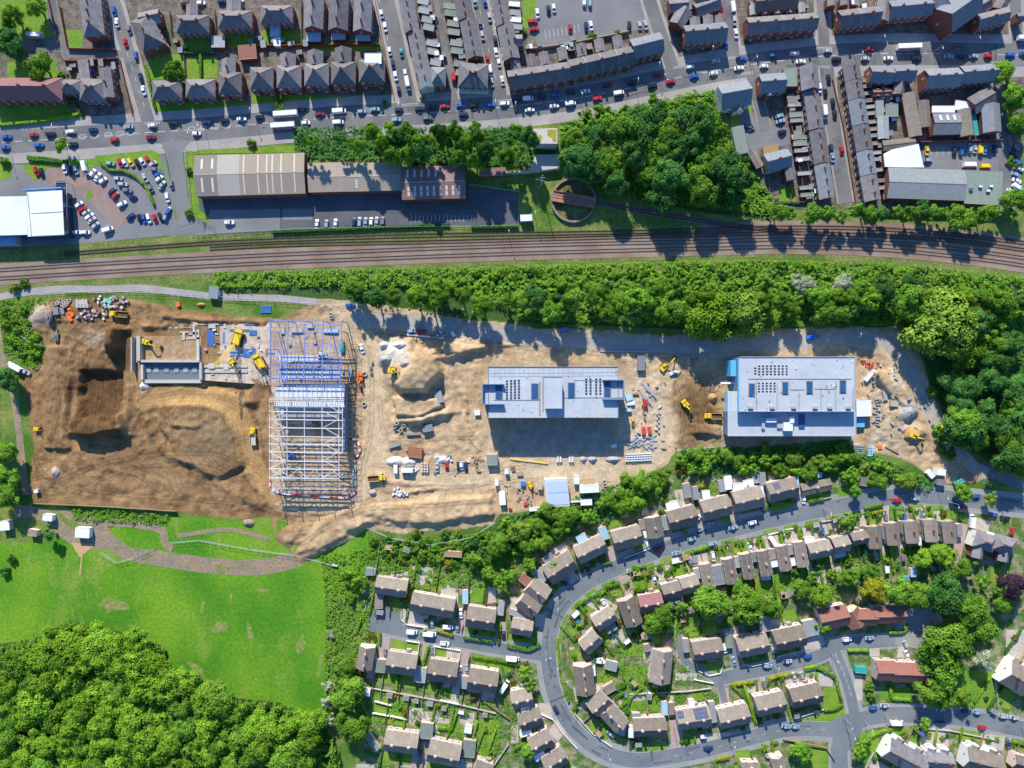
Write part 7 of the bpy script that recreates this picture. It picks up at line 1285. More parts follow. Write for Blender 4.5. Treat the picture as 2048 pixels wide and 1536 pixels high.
for x0, x1, y0, y1, z in ((1480, 1735, 325, 345, .5), (1600, 1655, 315, 370, .7), (1715, 1735, 345, 370, .5), (1480, 1500, 345, 440, .5), (1535, 1900, 655, 672, .6), (1600, 1645, 640, 680, .8), (1715, 1755, 655, 690, .8), (1555, 1900, 695, 712, .6), (1380, 1480, 395, 405, .5), (1400, 1420, 400, 460, .6), (1450, 1520, 400, 420, .5), (1430, 1530, 440, 455, .5), (1300, 1380, 325, 372, .35), (1380, 1480, 330, 336, .4), (1380, 1480, 345, 351, .4), (1380, 1480, 360, 366, .4), (1508, 1530, 380, 500, .5)): bpart('footing', x0, x1, y0, y1, .1, z)
sheet('concrete_slab', [(440, 650), (540, 645), (540, 770), (400, 760), (400, 735), (440, 735)], .14, mat('site_slab', (.56, .46, .36), .9, .2, .5, (.42, .33, .24), .3, coord='World'))
for x, y, l_, w_ in ((1620, 445, 60, 120), (1720, 440, 20, 90), (1840, 385, 150, 22), (1945, 405, 60, 45), (1850, 555, 170, 20), (1850, 580, 170, 16), (1920, 560, 90, 70), (1935, 335, 110, 30), (2045, 225, 80, 60), (2080, 560, 60, 10)):
    o = thing('steel_bundle', 'bundle of blue steel sections laid on the ground', 'steel stock', *tp('Q', x, y), 'blue steel bundles'); mb = MB(); n = max(2, int(min(l_, w_) / 8)); s_ = 1 / 15.36
    for k in range(n):
        t = (k + .5) / n - .5
        if l_ > w_: mb.box(-l_ / 2 * s_, l_ / 2 * s_, t * w_ * s_ - .13, t * w_ * s_ + .13, .15, .45)
        else: mb.box(t * l_ * s_ - .13, t * l_ * s_ + .13, -w_ / 2 * s_, w_ / 2 * s_, .15, .45)
    link('beams', mb.me('beams', mat('bright_blue_steel', (.10, .26, .62), .5, .1)), o)

# ------------------------------------------------------------------ site machines
def tracks(o, l=3.8, w=2.6):
    for s_ in (-1, 1): mb = MB(); y = s_ * (w / 2); mb.box(-l / 2 + .4, l / 2 - .4, y - .28, y + .28, .05, .85); mb.cyl((-l / 2 + .42, .45), .42, y - .275, y + .275, 10, axis='y'); mb.cyl((l / 2 - .42, .45), .42, y - .275, y + .275, 10, axis='y'); link('track', mb.me('track', black_r), o)
def excavator(T, x, y, ang, look, reach=1.0, slew=0, sc_=1.0, m=None):
    m = m or yellow_p; px, py = tp(T, x, y); o = thing('excavator', look, 'excavator', px, py, 'excavators', radians(ang), site_z(px, py) - .05); o.scale = (sc_,) * 3; tracks(o)
    up = MB(); up.box(-2.2, 1.2, -1.3, 1.3, .95, 1.7); up.box(-2.4, -1.2, -1.25, 1.25, 1.703, 2.3); up.box(-1.2, .6, -1.25, -.1, 1.703, 2.0); link('body', up.me('body', m), o, rz=radians(slew))
    c = MB(); c.box(-.4, 1.25, .25, 1.25, 1.703, 2.9); c.box(-.3, 1.28, .3, 1.2, 2.1, 2.8, 1); link('cab', c.me('cab', [m, glass]), o, rz=radians(slew))
    b = MB(); b.beam((.9, -.3, 1.7), (3.4 * reach, -.3, 4.2), .5, .6); b.beam((3.4 * reach, -.3, 4.2), (5.6 * reach, -.3, 3.4), .45, .5); link('boom', b.me('boom', m), o, rz=radians(slew))
    b = MB(); b.beam((5.5 * reach, -.3, 3.5), (7.2 * reach, -.3, 1.3), .35, .4); link('arm', b.me('arm', m), o, rz=radians(slew))
    b = MB(); r7 = 7.2 * reach; b.prism([(r7 - .5, -1.0), (r7 + .5, -1.0), (r7 + .5, .4), (r7 - .5, .4)], .4, 1.3); link('bucket', b.me('bucket', black_r), o, rz=radians(slew)); return o
excavator('Q', 1140, 480, -18, 'yellow excavator digging inside the concrete basement', 1.0)
excavator('F', 1490, 360, 45, 'yellow excavator standing in the tree shadow', 1.0)
excavator('F', 1645, 645, -55, 'yellow excavator on the brown earth between the new buildings', .8)
excavator('O', 1700, 1040, -20, 'orange-brown excavator on the spoil heap by the gate', .7)
excavator('S', 930, 600, -85, 'orange mini excavator beside the steel frame', .7, m=orange_p)
excavator('S', 1190, 545, -10, 'yellow-brown excavator on the pale stockpile', .5)
excavator('Q', 300, 1145, -10, 'small yellow excavator on the west track', .45, sc_=.7)
excavator('U', 530, 430, -70, 'yellow excavator parked in the site compound', .5, sc_=.8)
excavator('Q', 1790, 630, -50, 'small yellow excavator below the crane', .9, sc_=.9)
excavator('O', 1935, 990, -60, 'dark yellow excavator in the shade near the gate', .6)
def dumper(T, x, y, ang, look, load=None):
    px, py = tp(T, x, y); o = thing('dump_truck', look, 'dump truck', px, py, 'dump trucks', radians(ang), site_z(px, py) - .05)
    mb = MB(); mb.box(2.0, 4.6, -1.25, 1.25, .9, 1.9); mb.box(2.0, 3.4, -1.0, 1.0, 1.903, 2.9); link('cab', mb.me('cab', yellow_p), o)
    mb = MB(); mb.box(1.9, 3.5, -.9, .9, 2.0, 2.75); link('windscreen', mb.me('windscreen', glass), o, (.06, 0, 0))
    mb = MB(); mb.box(-4.2, 1.6, -1.4, 1.4, 1.1, 1.3); mb.box(-4.2, 1.6, -1.5, -1.35, 1.3, 2.4); mb.box(-4.2, 1.6, 1.35, 1.5, 1.3, 2.4); mb.box(1.45, 1.6, -1.35, 1.35, 1.3, 2.7); link('skip', mb.me('skip', yellow_p), o)
    mb = MB(); mb.box(-4.1, 1.4, -1.3, 1.3, 1.3, 1.6); link('load', mb.me('load', load or mat('dark_load', (.12, .08, .05), .95, .3)), o)
    for wx in (3.3, -1.2, -2.9):
        for s_ in (-1, 1): mb = MB(); mb.cyl((wx, .75), .75, s_ * 1.35 - .3, s_ * 1.35 + .3, 14, axis='y'); link('wheel', mb.me('wheel', black_r), o)
    return o
dumper('Q', 930, 265, 175, 'yellow dump truck near the pallet store'); dumper('S', 110, 1050, 92, 'yellow dump truck west of the steel frame', concrete); dumper('S', 1050, 1365, 5, 'yellow dump truck south of the stockpiles'); dumper('O', 175, 890, 178, 'orange dumper beside the second new building')
dumper('F', 1250, 0 + 790, 90, 'small dumper beside the first new building').scale = (.45,) * 3
# lattice boom crane
def crane(T, x, y, ang, look, L1=34, elev=52, bm=None):
    px, py = tp(T, x, y); o = thing('crawler_crane', look, 'crane', px, py, 'cranes', radians(ang), .1); tracks(o, 6.5, 4.6)
    mb = MB(); mb.box(-4.5, 2.0, -1.6, 1.6, 1.0, 2.6); mb.box(-5.2, -3.6, -1.9, 1.9, 1.2, 3.2); link('body', mb.me('body', yellow_p), o)
    mb = MB(); mb.box(.6, 2.4, 1.0, 2.0, 1.4, 3.2); mb.box(1.2, 2.45, 1.05, 1.95, 2.1, 3.05, 1); link('cab', mb.me('cab', [yellow_p, glass]), o)
    mb = MB(); e = radians(elev); n = 17; 
    q = lambda t, sy, sz: (1.5 + t * L1 * cos(e) - sz * sin(e), sy, 2.2 + t * L1 * sin(e) + sz * cos(e))
    for k in range(n):
        t0, t1 = k / n, (k + 1) / n; w0 = .65 * min(1, 4 * t0 + .2, 4 * (1 - t0) + .2); w1 = .65 * min(1, 4 * t1 + .2, 4 * (1 - t1) + .2)
        for sy, sz in ((-1, -1), (1, -1), (1, 1), (-1, 1)): mb.beam(q(t0, sy * w0, sz * w0), q(t1, sy * w1, sz * w1), .13)
        for sz in (-1, 1): mb.beam(q(t0, -w0, sz * w0), q(t1, w1, sz * w1), .09)
        for sy in (-1, 1): mb.beam(q(t0, sy * w0, -w0), q(t1, sy * w1, w1), .09)
    link('lattice_boom', mb.me('lattice_boom', bm or yellow_p), o)
    mb = MB(); mb.beam((-3, 0, 3), (-3.5, 0, 8), .25); mb.beam((-3.5, 0, 8), q(1, 0, 0), .06); mb.beam(q(1, 0, 0), (q(1, 0, 0)[0] + .2, 0, 8), .05); link('cable', mb.me('cable', black_r), o)
    mb = MB(); h_ = q(1, 0, 0); mb.box(h_[0], h_[0] + .5, -.25, .25, 7.2, 8.1); link('hook_block', mb.me('hook_block', yellow_p), o); return o
crane('Q', 1830, 460, -108, 'yellow crane with a lattice boom among the blue steel bundles', 20, 50)
crane('S', 165, 495, -60, 'yellow crane with long dark lattice boom at the west of the steel frame', 36, 62, mat('scaffold_tube', (.16, .13, .11)))
def telehandler(T, x, y, ang, look, m):
    px, py = tp(T, x, y); o = thing('telehandler', look, 'telehandler', px, py, 'telehandlers', radians(ang), site_z(px, py)); mb = MB(); mb.box(-2.2, 1.8, -.9, .9, .6, 1.3); mb.box(-.6, .9, .2, .95, 1.303, 2.4); link('body', mb.me('body', m), o)
    mb = MB(); mb.beam((-1.9, -.3, 1.9), (3.6, -.3, 1.2), .35); link('boom', mb.me('boom', m), o); mb = MB(); mb.box(3.6, 3.7, -.9, .4, .5, 1.2); mb.box(3.7, 4.8, -.7, -.6, .5, .55); mb.box(3.7, 4.8, .1, .2, .5, .55); link('forks', mb.me('forks', black_r), o)
    for a in (-1.5, 1.3):
        for s_ in (-1, 1): mb = MB(); mb.cyl((a, .55), .55, s_ * 1.0 - .2, s_ * 1.0 + .2, 12, axis='y'); link('wheel', mb.me('wheel', black_r), o)
telehandler('S', 850, 570, -88, 'pale blue lorry cab beside the steel frame', flat_blue); telehandler('F', 1340, 640, -95, 'small red handler beside the pipe stack', redw[0]); telehandler('F', 1560, 405, 20, 'white and grey machine in the tree shadow', flat_white)
telehandler('Q', 445, 440, 90, 'pale grey loader on the west earth', flat_grey); telehandler('Q', 410, 300, 80, 'blue-grey loader beside the rubble heap', slate_b); telehandler('S', 790, 370, 90, 'teal lift platform at the frame edge', teal_m); telehandler('S', 590, 530, 10, 'teal lift platform inside the frame', teal_m); telehandler('S', 400, 1195, 10, 'blue lift platform inside the white trusses', steel_b); telehandler('O', 920, 285, 5, 'bright blue machine on the shaded haul road', mat('bright_blue', (.02, .2, .8), .5))
telehandler('F', 720, 75, 10, 'blue machine at the foot of the railway trees', steel_b); telehandler('S', 640, 420, -20, 'white lift platform inside the blue frame', flat_white); telehandler('S', 595, 965, 60, 'brown lift platform inside the white trusses', wood_m)
# cabins and containers
CAB = [('U', 262, 560, 60, 130, 5, 2.6, flat_white, 'white cabin at the compound corner'), ('U', 208, 415, 36, 50, 2, 2.6, flat_white, 'small white cabin above the compound corner'), ('U', 303, 305, 38, 45, 4, 2.4, flat_white, 'small white welfare unit'), ('U', 365, 275, 40, 45, 12, .8, brick_red, 'red-brown skip beside the welfare unit'), ('U', 430, 325, 60, 35, 3, 1.0, wood_m, 'brown stack below the skip'),
       ('U', 975, 385, 55, 80, 2, 2.6, flat_white, 'upright pale cabin in the compound'), ('U', 1090, 395, 120, 50, 2, 2.2, wood_m, 'wooden-decked cabin in the compound'), ('U', 1098, 470, 185, 75, 3, 5.2, flat_white, 'double-height white cabin block'), ('U', 1068, 595, 110, 65, 3, 3, flat_white, 'low pale cabin at the tree edge'), ('U', 600, 665, 160, 30, 5, 2.6, flat_white, 'long white container under the trees'), ('U', 625, 440, 45, 70, 0, 2.4, stone_wall, 'tan cabin left of the big roof'), ('U', 970, 590, 110, 18, 4, 2, flat_white, 'thin white hoarding roof right of the big roof'),
       ('U', 165, 190, 105, 105, 2, 3.0, flat_green, 'green-roofed store at the end of the material row'), ('Q', 1690, 130 - 40, 1, 1, 0, 0, flat_grey, ''), ('Q', 1640, 95, 75, 90, -8, 2.6, slate_b, 'blue-grey container on the shaded footpath'), ('S', 1525, 745, 60, 90, 15, 2.4, flat_grey, 'grey container on the spoil slope'), ('S', 1440, 985, 80, 50, 10, 2.0, slate_b, 'dark skip on the bare ground'), ('S', 1330, 1030, 110, 14, 2, 1.4, slate_b, 'long dark trough by the concrete rings'), ('S', 1185, 1118, 90, 22, 18, 1.4, flat_grey, 'grey trough at the top of the material row'), ('S', 1345, 1170, 110, 80, -5, 1.6, mat('rust_sheet', (.36, .13, .05), .9, .35, 1.5, (.25, .12, .07), .6), 'rusty orange frame store'),
       ('O', 1335, 830, 115, 130, 2, 4.5, flat_white, 'white scaffold sheeting block east of the second building'), ('O', 1310, 940, 60, 70, 0, 2.4, cyan_m, 'blue container below the white sheeting'), ('G', 1240, 720, 80, 60, -5, 3, flat_white, 'white cabin at the site gate'), ('G', 1240, 810, 75, 50, -8, 2.6, slate_b, 'grey cabin nearest the road'), ('G', 1150, 740, 70, 50, -50, 2.2, flat_white, 'tilted white cabin near the gate'), ('G', 1400, 810, 85, 40, 35, 2, teal_m, 'teal sheeted stack at the gate'), ('G', 830, 115, 70, 60, -5, 2.2, stone_wall, 'cream cabin by the round stockpile'),
       ('O', 1385, 580, 110, 25, 50, 1.5, flat_white, 'white beam stack pointing up right'), ('O', 1430, 600, 90, 30, -55, 1.2, flat_grey, 'grey beam stack pointing down right'), ('O', 1495, 720, 30, 100, 12, 1.0, flat_grey, 'grey pallet line by the rubble'), ('O', 1620, 900, 30, 100, 12, 1.0, flat_grey, 'grey pallet line near the stockpile'), ('F', 1315, 330, 60, 110, 0, 2.4, slate_b, 'dark container in the shadow between the new buildings'), ('F', 1220, 590, 50, 60, 20, 2.0, flat_blue, 'pale blue stack against the first new building'), ('F', 1235, 635, 60, 40, 5, 1.6, flat_white, 'white stack against the first new building'), ('F', 1215, 690, 50, 30, 5, 1.6, flat_blue, 'low blue stack against the first new building'), ('F', 1105, 968, 45, 30, 10, 1.4, flat_white, 'white trailer in the building shadow'), ('F', 55, 710, 45, 45, 5, 1.5, flat_white, 'white bags left of the first new building'), ('O', 210, 970, 90, 200, 2, .35, patio_m, 'pale concrete pad beside the second new building'),
       ('B', 330, 1460 - 280 + 0, 1, 1, 0, 0, flat_grey, ''), ('Q', 400, 300, 1, 1, 0, 0, flat_grey, ''), ('N', 365, 290, 75, 50, -8, 3, flat_white, 'white caravan beside the dirt track'), ('N', 632, 405, 110, 80, -3, 3, flat_white, 'square hut with a white and rust ribbed roof'), ('N', 275, 85, 30, 30, 0, 2, flat_white, 'round white tank at the earthworks corner'), ('I', 430, 845, 80, 45, -5, 2.6, teal_m, 'green canvas gazebo in the garden'), ('M', 1310, 700, 80, 50, -10, 2.2, flat_grey, 'grey shed at the field corner'), ('I', 745, 200, 50, 30, 0, 1.8, teal_m, 'green trampoline shelter in the trees'), ('M', 1035, 655, 40, 14, -12, 1.2, flat_white, 'small white stack on the mesh fence')]
for T, x, y, l_, w_, a, h_, m_, lk in CAB:
    if l_ > 5: flatbox(T, x, y, l_, w_, a, h_, m_, flat_white if m_ in (flat_white, flat_green) else m_, lk, 'cabin' if h_ > 2 else 'stack', 'site_cabin' if h_ > 2 else 'material_stack', 'cabins and containers' if h_ > 2 else 'material stacks', door=h_ > 2.3)
o = polyroof([(663, 378), (885, 368), (912, 635), (690, 645)], 'U', 5.5, clad_grey, flat_white, 'white-edged cabin block with four blue-white roof panels', 'site offices', 'site_offices', 'cabins and containers')
blue_roof = mat('pale_blue_roof_panel', (.42, .52, .66), .5, .04, .5, wave=('X', .8, .12)); 
for i in range(4):
    for j in range(2):
        q = [(690 + i * 52 + j * 10 - 8, 402 + j * 112 - i * 2), (737 + i * 52 + j * 10 - 8, 400 + j * 112 - i * 2), (745 + i * 52 + j * 12 - 8, 508 + j * 118 - i * 3), (698 + i * 52 + j * 12 - 8, 510 + j * 118 - i * 3)]
        P = [W(*tp('U', x, y), 5.9) for x, y in q]; mb = MB(); mb.prism([(x - o.location.x, y - o.location.y) for x, y in P], 5.76, 5.95); link('roof_panel', mb.me('roof_panel', blue_roof), o)
# tent heaps, stacks, bags, pallets
rs_ = random.Random(3)
def heap(T, x, y, l_, w_, h_, m, look, cat='stockpile'):
    px, py = tp(T, x, y); s = TILE[T][2] * 4; n = 20; rr = np.random.RandomState(int(x + y)); V = []; F = []
    for j in range(8):
        t = j / 7; rad = t
        for i in range(n):
            a = 2 * pi * i / n; V.append((cos(a) * rad * l_ / s / 2 * (1 + .25 * rr.rand()), sin(a) * rad * w_ / s / 2 * (1 + .25 * rr.rand()), h_ * (1 - t ** 1.3) * (1 + .2 * rr.rand()) + (.02 if j < 7 else -.3)))
    for j in range(7):
        for i in range(n): F.append((j * n + i, (j + 1) * n + i, (j + 1) * n + (i + 1) % n, j * n + (i + 1) % n))
    me_ = mesh('stockpile', V, F, m, smooth=True); o = thing('stockpile', look, cat, px, py, 'stockpiles', 0, site_z(px, py), me_); return o
pale_heap = mat('pale_aggregate', (.60, .56, .50), .95, .2, 2); grey_heap = mat('grey_aggregate', (.36, .35, .34), .95, .25, 2); sand_heap = mat('orange_sand', (.42, .25, .10), .95, .25, 1.5)
for a in (('S', 1190, 1240, 130, 70, 1.8, pale_heap, 'white sheeted mound at the west of the material row'), ('S', 1295, 1245, 110, 70, 1.8, pale_heap, 'rounded white mound in the material row'), ('S', 1560, 1225, 110, 60, 1.0, pale_heap, 'scattered white bags above the parked vans'), ('S', 1120, 350, 70, 60, 2.2, pale_heap, 'pale rock mound at the stockpile corner'), ('S', 1230, 350, 100, 60, 2.0, pale_heap, 'pale ridge of crushed stone'), ('S', 1130, 460, 90, 70, 2.4, grey_heap, 'grey mound on the pale stockpile'), ('S', 1290, 490, 90, 70, 1.8, grey_heap, 'grey slope of crushed stone'),
          ('F', 868, 1070, 55, 45, 1.6, grey_heap, 'first small grey heap on the haul road edge'), ('F', 940, 1070, 70, 42, 1.6, grey_heap, 'second small grey heap on the haul road edge'), ('F', 1100, 1070, 110, 45, 1.6, grey_heap, 'wider grey heap near the block stacks'), ('G', 930, 190, 120, 150, 2.5, grey_heap, 'round grey gravel stockpile'), ('G', 985, 385, 150, 100, 2.0, sand_heap, 'orange-brown spoil heap near the gate'), ('O', 172, 750, 75, 70, 2.4, sand_heap, 'round rusty heap west of the second building'), ('Q', 700, 155, 1, 1, 0, pale_heap, ''), ('N', 830, 0, 1, 1, 0, pale_heap, ''), ('Q', 1545, 190, 60, 30, 1.2, sand_heap, 'sandy patch beside the shaded path'), ('Q', 1110, 815, 70, 60, 1.2, pale_heap, 'white rubble at the basement corner'), ('M', 375, 330, 90, 60, 1.4, soil_p, 'pale earth hump beside the ditch'), ('Q', 430, 1480, 60, 90, 1.6, mat('rubble', (.36, .31, .26)), 'rubble heap on the southern earthworks'), ('G', 1290, 500, 70, 130, 1.8, mat('rubble', (.36, .31, .26)), 'rubble ridge below the haul road bend'), ('S', 1020, 1480, 60, 50, 1.4, mat('rubble', (.36, .31, .26)), 'rubble south of the dump truck')):
    if a[3] > 5: heap(*a)
def boxes(T, lst, name, look, cat, group, m, h=1.0):
    for x, y, l_, w_, a in lst:
        px, py = tp(T, x, y); s = TILE[T][2] * 4; o = thing(name, look, cat, px, py, group, radians(a), site_z(px, py)); L_, W_ = l_ / s / 2, w_ / s / 2
        mb = MB(); mb.box(-L_, L_, -W_, W_, .12, h); link('load', mb.me('load', m), o); mb = MB()
        for k in (-1, 0, 1): mb.box(-L_, L_, k * W_ * .85 - .06, k * W_ * .85 + .06, 0, .118)
        link('pallet', mb.me('pallet', wood_m), o)
L1 = [(600 + i * 24, 165 + (i * 7 + j * 13) % 9, 20, 34, 0) for i in range(4) for j in range(1)] + [(610 + i * 24, 200, 20, 30, 0) for i in range(4)]
boxes('Q', L1, 'concrete_block_stack', 'pale concrete block stack in the pallet store', 'block stack', 'pale block stacks', concrete, 1.2)
PAL = [(rs_.uniform(690, 990), rs_.uniform(125, 215)) for _ in range(34)] + [(rs_.uniform(590, 830), rs_.uniform(235, 300)) for _ in range(24)]
pm = [mat('wrapped_pallet_%s' % n_, c_, .7, .1, 2) for n_, c_ in (('white', (.62, .6, .6)), ('pink', (.45, .32, .34)), ('grey', (.33, .33, .35)), ('brown', (.30, .20, .13)))]
for k, (x, y) in enumerate(PAL): boxes('Q', [(x, y, rs_.uniform(14, 22), rs_.uniform(12, 18), rs_.uniform(-20, 20))], 'pallet_load', ('white-wrapped', 'pinkish', 'grey', 'brown')[k % 4] + ' pallet in the crowded pallet store', 'pallet', 'pallets of the pallet store', pm[k % 4], rs_.uniform(.8, 1.5))
boxes('Q', [(rs_.uniform(805, 875), rs_.uniform(130, 215), 24, 16, rs_.uniform(-30, 30)) for _ in range(12)], 'pallet_load', 'mint green pallet in the crowded pallet store', 'pallet', 'mint green pallets', mat('mint_green', (.25, .52, .42), .7), 1.2)
boxes('Q', [(525 + rs_.uniform(-10, 50), 225 + k * 12, 26, 18, 20) for k in range(8)], 'barrier_stack', 'bright orange barrier stack beside the pallet store', 'barrier stack', 'orange barrier stacks', orange_p, 1.1)
boxes('Q', [(1375, 190, 30, 30, 10)], 'barrier_stack', 'orange stack alone on the green bank', 'barrier stack', 'orange barrier stacks', orange_p, 1.1)
boxes('Q', [(450, 245, 40, 50, 10), (485, 240, 30, 50, 10)], 'material_stack', 'dark frame stack beside the orange barriers', 'stack', 'material stacks', slate_b, 1.4)
boxes('F', [(1330, 850, 26, 55, 0), (1375, 845, 26, 55, 5)], 'material_stack', 'red pallet stack east of the first new building', 'stack', 'red stacks', redw[0], 1.4)
boxes('F', [(672 + (k % 2) * 22, 1055 + (k // 2) * 14, 14, 12, 0) for k in range(6)] + [(765 + (k % 2) * 20, 1055 + (k // 2) * 14, 14, 12, 0) for k in range(6)], 'block_pack', 'white block pack at the haul road edge', 'block pack', 'white block packs', flat_white, 1.2)
boxes('F', [(1200 + i * 20, 1030 + j * 17 - i * .8, 16, 9, 3) for i in range(10) for j in range(4)], 'block_pack', 'white block pack in the fan of rows', 'block pack', 'white block packs in the fan', flat_white, 1.1)
boxes('F', [(1435 + (k % 2) * 12, 720 + k * 20, 15, 12, 10) for k in range(8)], 'block_pack', 'small pale pack along the site path', 'block pack', 'small pale packs', concrete, 1.0)
boxes('F', [(1210 + rs_.uniform(0, 230), 890 + rs_.uniform(0, 90), rs_.uniform(25, 70), rs_.uniform(6, 12), rs_.uniform(-40, 50)) for _ in range(26)], 'beam_stack', 'grey beam in the scattered steel store', 'beam stack', 'scattered beams', steel_g, .5)
boxes('F', [(1330 + i * 16, 500 + i * 14, 9, 60, 25) for i in range(6)] + [(1320 + i * 16, 575 + i * 14, 9, 60, 20) for i in range(5)], 'pipe_stack', 'grey pipe bundle right of the first new building', 'pipe stack', 'grey pipe bundles', steel_g, .6)
boxes('S', [(1400 + (k % 3) * 20, 1255 + (k // 3) * 20, 15, 14, 0) for k in range(12)], 'brick_pack', 'red and white brick pack in the material row', 'brick pack', 'brick packs', brick_sunlit, 1.2)
boxes('S', [(1130 + rs_.uniform(0, 160), 1440 + rs_.uniform(0, 60), 18, 14, rs_.uniform(0, 90)) for _ in range(16)], 'rubble_bag', 'white bag in the heap south of the material row', 'bag', 'white bags', flat_white, .8)
boxes('S', [(1490 + rs_.uniform(0, 150), 1200 + rs_.uniform(0, 45), 16, 14, rs_.uniform(0, 90)) for _ in range(12)], 'rubble_bag', 'white bag in the middle of the material row', 'bag', 'white bags', flat_white, .8)
boxes('S', [(1780 + rs_.uniform(0, 90), 1200 + rs_.uniform(0, 110), 20, 14, rs_.uniform(0, 90)) for _ in range(9)], 'timber_stack', 'timber stack near the green-roofed store', 'timber stack', 'timber stacks', wood_m, .7)
boxes('O', [(1290, 1120 + k * 18, 80, 12, -3) for k in range(5)], 'panel_stack', 'pale grey panel stack below the second building', 'panel stack', 'pale panel stacks', flat_grey, .8)
boxes('O', [(1370 + (k % 2) * 28, 1130 + (k // 2) * 20, 24, 16, -5) for k in range(8)], 'panel_stack', 'bright pale blue pack below the second building', 'panel stack', 'pale blue packs', flat_blue, 1.0)
boxes('O', [(1520 + k * 14, 1140 + k * 6, 60, 8, -30) for k in range(5)], 'beam_stack', 'dark slanting beam pack near the hedge end', 'beam stack', 'slanting beam packs', slate_b, .7)
boxes('O', [(1455, 1130, 30, 26, 10)], 'material_stack', 'orange stack below the second building', 'stack', 'material stacks', orange_p, 1)
boxes('O', [(1350 + rs_.uniform(-30, 50), 480 + rs_.uniform(-15, 40), 24, 10, rs_.uniform(0, 90)) for _ in range(9)], 'barrier_stack', 'red barrier in the pile by the second building', 'barrier stack', 'red barriers', redw[0], .8)
boxes('O', [(1840 + rs_.uniform(-10, 20), 680 + k * 14, 22, 10, 60) for k in range(6)], 'barrier_stack', 'red barrier along the shaded road bend', 'barrier stack', 'red barriers', redw[0], .8)
boxes('O', [(1420 + rs_.uniform(-15, 25), 760 + k * 22, 40, 8, rs_.uniform(-20, 20)) for k in range(10)], 'scaffold_pack', 'grey scaffold pack beside the white sheeting', 'scaffold pack', 'scaffold packs', steel_g, .7)
boxes('U', [(490 + rs_.uniform(-10, 20), 520 + k * 16, 24, 12, 40) for k in range(7)], 'material_stack', 'pink and white stack in the compound', 'stack', 'compound stacks', pm[1], .8)
boxes('U', [(330 + k * 8, 655 + k * 3, 18, 14, 10) for k in range(3)], 'material_stack', 'red stack at the compound bottom corner', 'stack', 'compound red stacks', redw[0], 1.0)
boxes('U', [(487, 608, 40, 28, 5)], 'material_stack', 'red oval skip in the compound', 'stack', 'compound red stacks', redw[0], 1.0)
boxes('U', [(430, 570, 10, 60, -35), (415, 565, 8, 60, -35)], 'timber_stack', 'orange timber length in the compound', 'timber stack', 'compound timber', wood_m, .4)
boxes('U', [(460, 415, 45, 40, 0)], 'material_stack', 'bright blue water tank in the compound', 'tank', 'material stacks', mat('bright_blue', (.02, .2, .8)), 1.6)
boxes('S', [(1040 + rs_.uniform(0, 700), 60 + rs_.uniform(0, 90), 12, 10, rs_.uniform(0, 90)) for _ in range(22)], 'rubble_bag', 'pale bag in the shaded strip below the trees', 'bag', 'shaded bags', flat_grey, .7)
boxes('S', [(1000 + rs_.uniform(0, 30), 480 + k * 40, 16, 20, 0) for k in range(3)], 'material_stack', 'dark stack east of the steel frame', 'stack', 'dark stacks', slate_b, 1)
for x0, x1, y0, y1, n_, wh_ in ((1720, 1790, 720, 800, 22, 'near the round stockpile'), (1255, 1330, 760, 900, 26, 'right of the first new building'), (1740, 1860, 770, 870, 22, 'among the spoil by the gate'), (790, 960, 900, 950, 26, 'along the material row'), (1000, 1080, 960, 1020, 16, 'in the cabin compound'), (400, 535, 655, 760, 20, 'around the basement'), (560, 690, 660, 980, 30, 'on the frame floor'), (760, 960, 640, 690, 16, 'on the shaded bank')):
    for k in range(n_):
        m_, c_ = rs_.choice(((flat_grey, 'grey'), (flat_white, 'white'), (wood_m, 'brown timber'), (slate_b, 'dark'), (concrete, 'pale'), (pm[1], 'pinkish'), (steel_g, 'metallic')))
        boxes('P', [(rs_.uniform(x0, x1), rs_.uniform(y0, y1), rs_.uniform(2.5, 8), rs_.uniform(1.6, 4), rs_.uniform(0, 180))], 'material_stack', 'small ' + c_ + ' item ' + wh_, 'building material', 'loose building materials', m_, rs_.uniform(.3, 1.1))
# inside the frame
boxes('S', [(700, 240, 110, 24, -3)], 'material_stack', 'pale blue roof sheets inside the blue frame', 'stack', 'frame stacks', flat_blue, 1); boxes('S', [(440, 235, 90, 30, 5), (330, 230, 30, 60, 0), (545, 200, 50, 30, 0), (390, 460, 40, 40, 10), (1440 - 1000, 940, 80, 20, 0), (520, 940, 70, 40, 10), (340, 1320, 60, 30, 0)], 'material_stack', 'pale material stack inside the steel frame', 'stack', 'frame stacks', concrete, .9)
for T, lst, r_ in (('S', [(1210, 945), (1192, 970), (1210, 990), (1238, 1000), (1260, 965), (700, 112), (705, 132)], 1.0), ('Q', [(425, 188), (450, 180), (475, 160), (490, 190), (505, 200), (520, 188), (515, 165), (530, 175), (455, 170), (540, 160), (500, 175)], .9), ('U', [(1240, 400), (1248, 428), (1365, 442)], 1.0), ('S', [(960, 568), (925, 360), (955, 800)], 1.2)):
    for x, y in lst:
        px, py = tp(T, x, y); mb = MB(); mb.ring((0, 0), r_, r_ * .72, 0, .9, 18); thing('concrete_ring', 'open concrete manhole ring', 'concrete ring', px, py, 'concrete rings', 0, site_z(px, py), mb.me('concrete_ring', concrete))

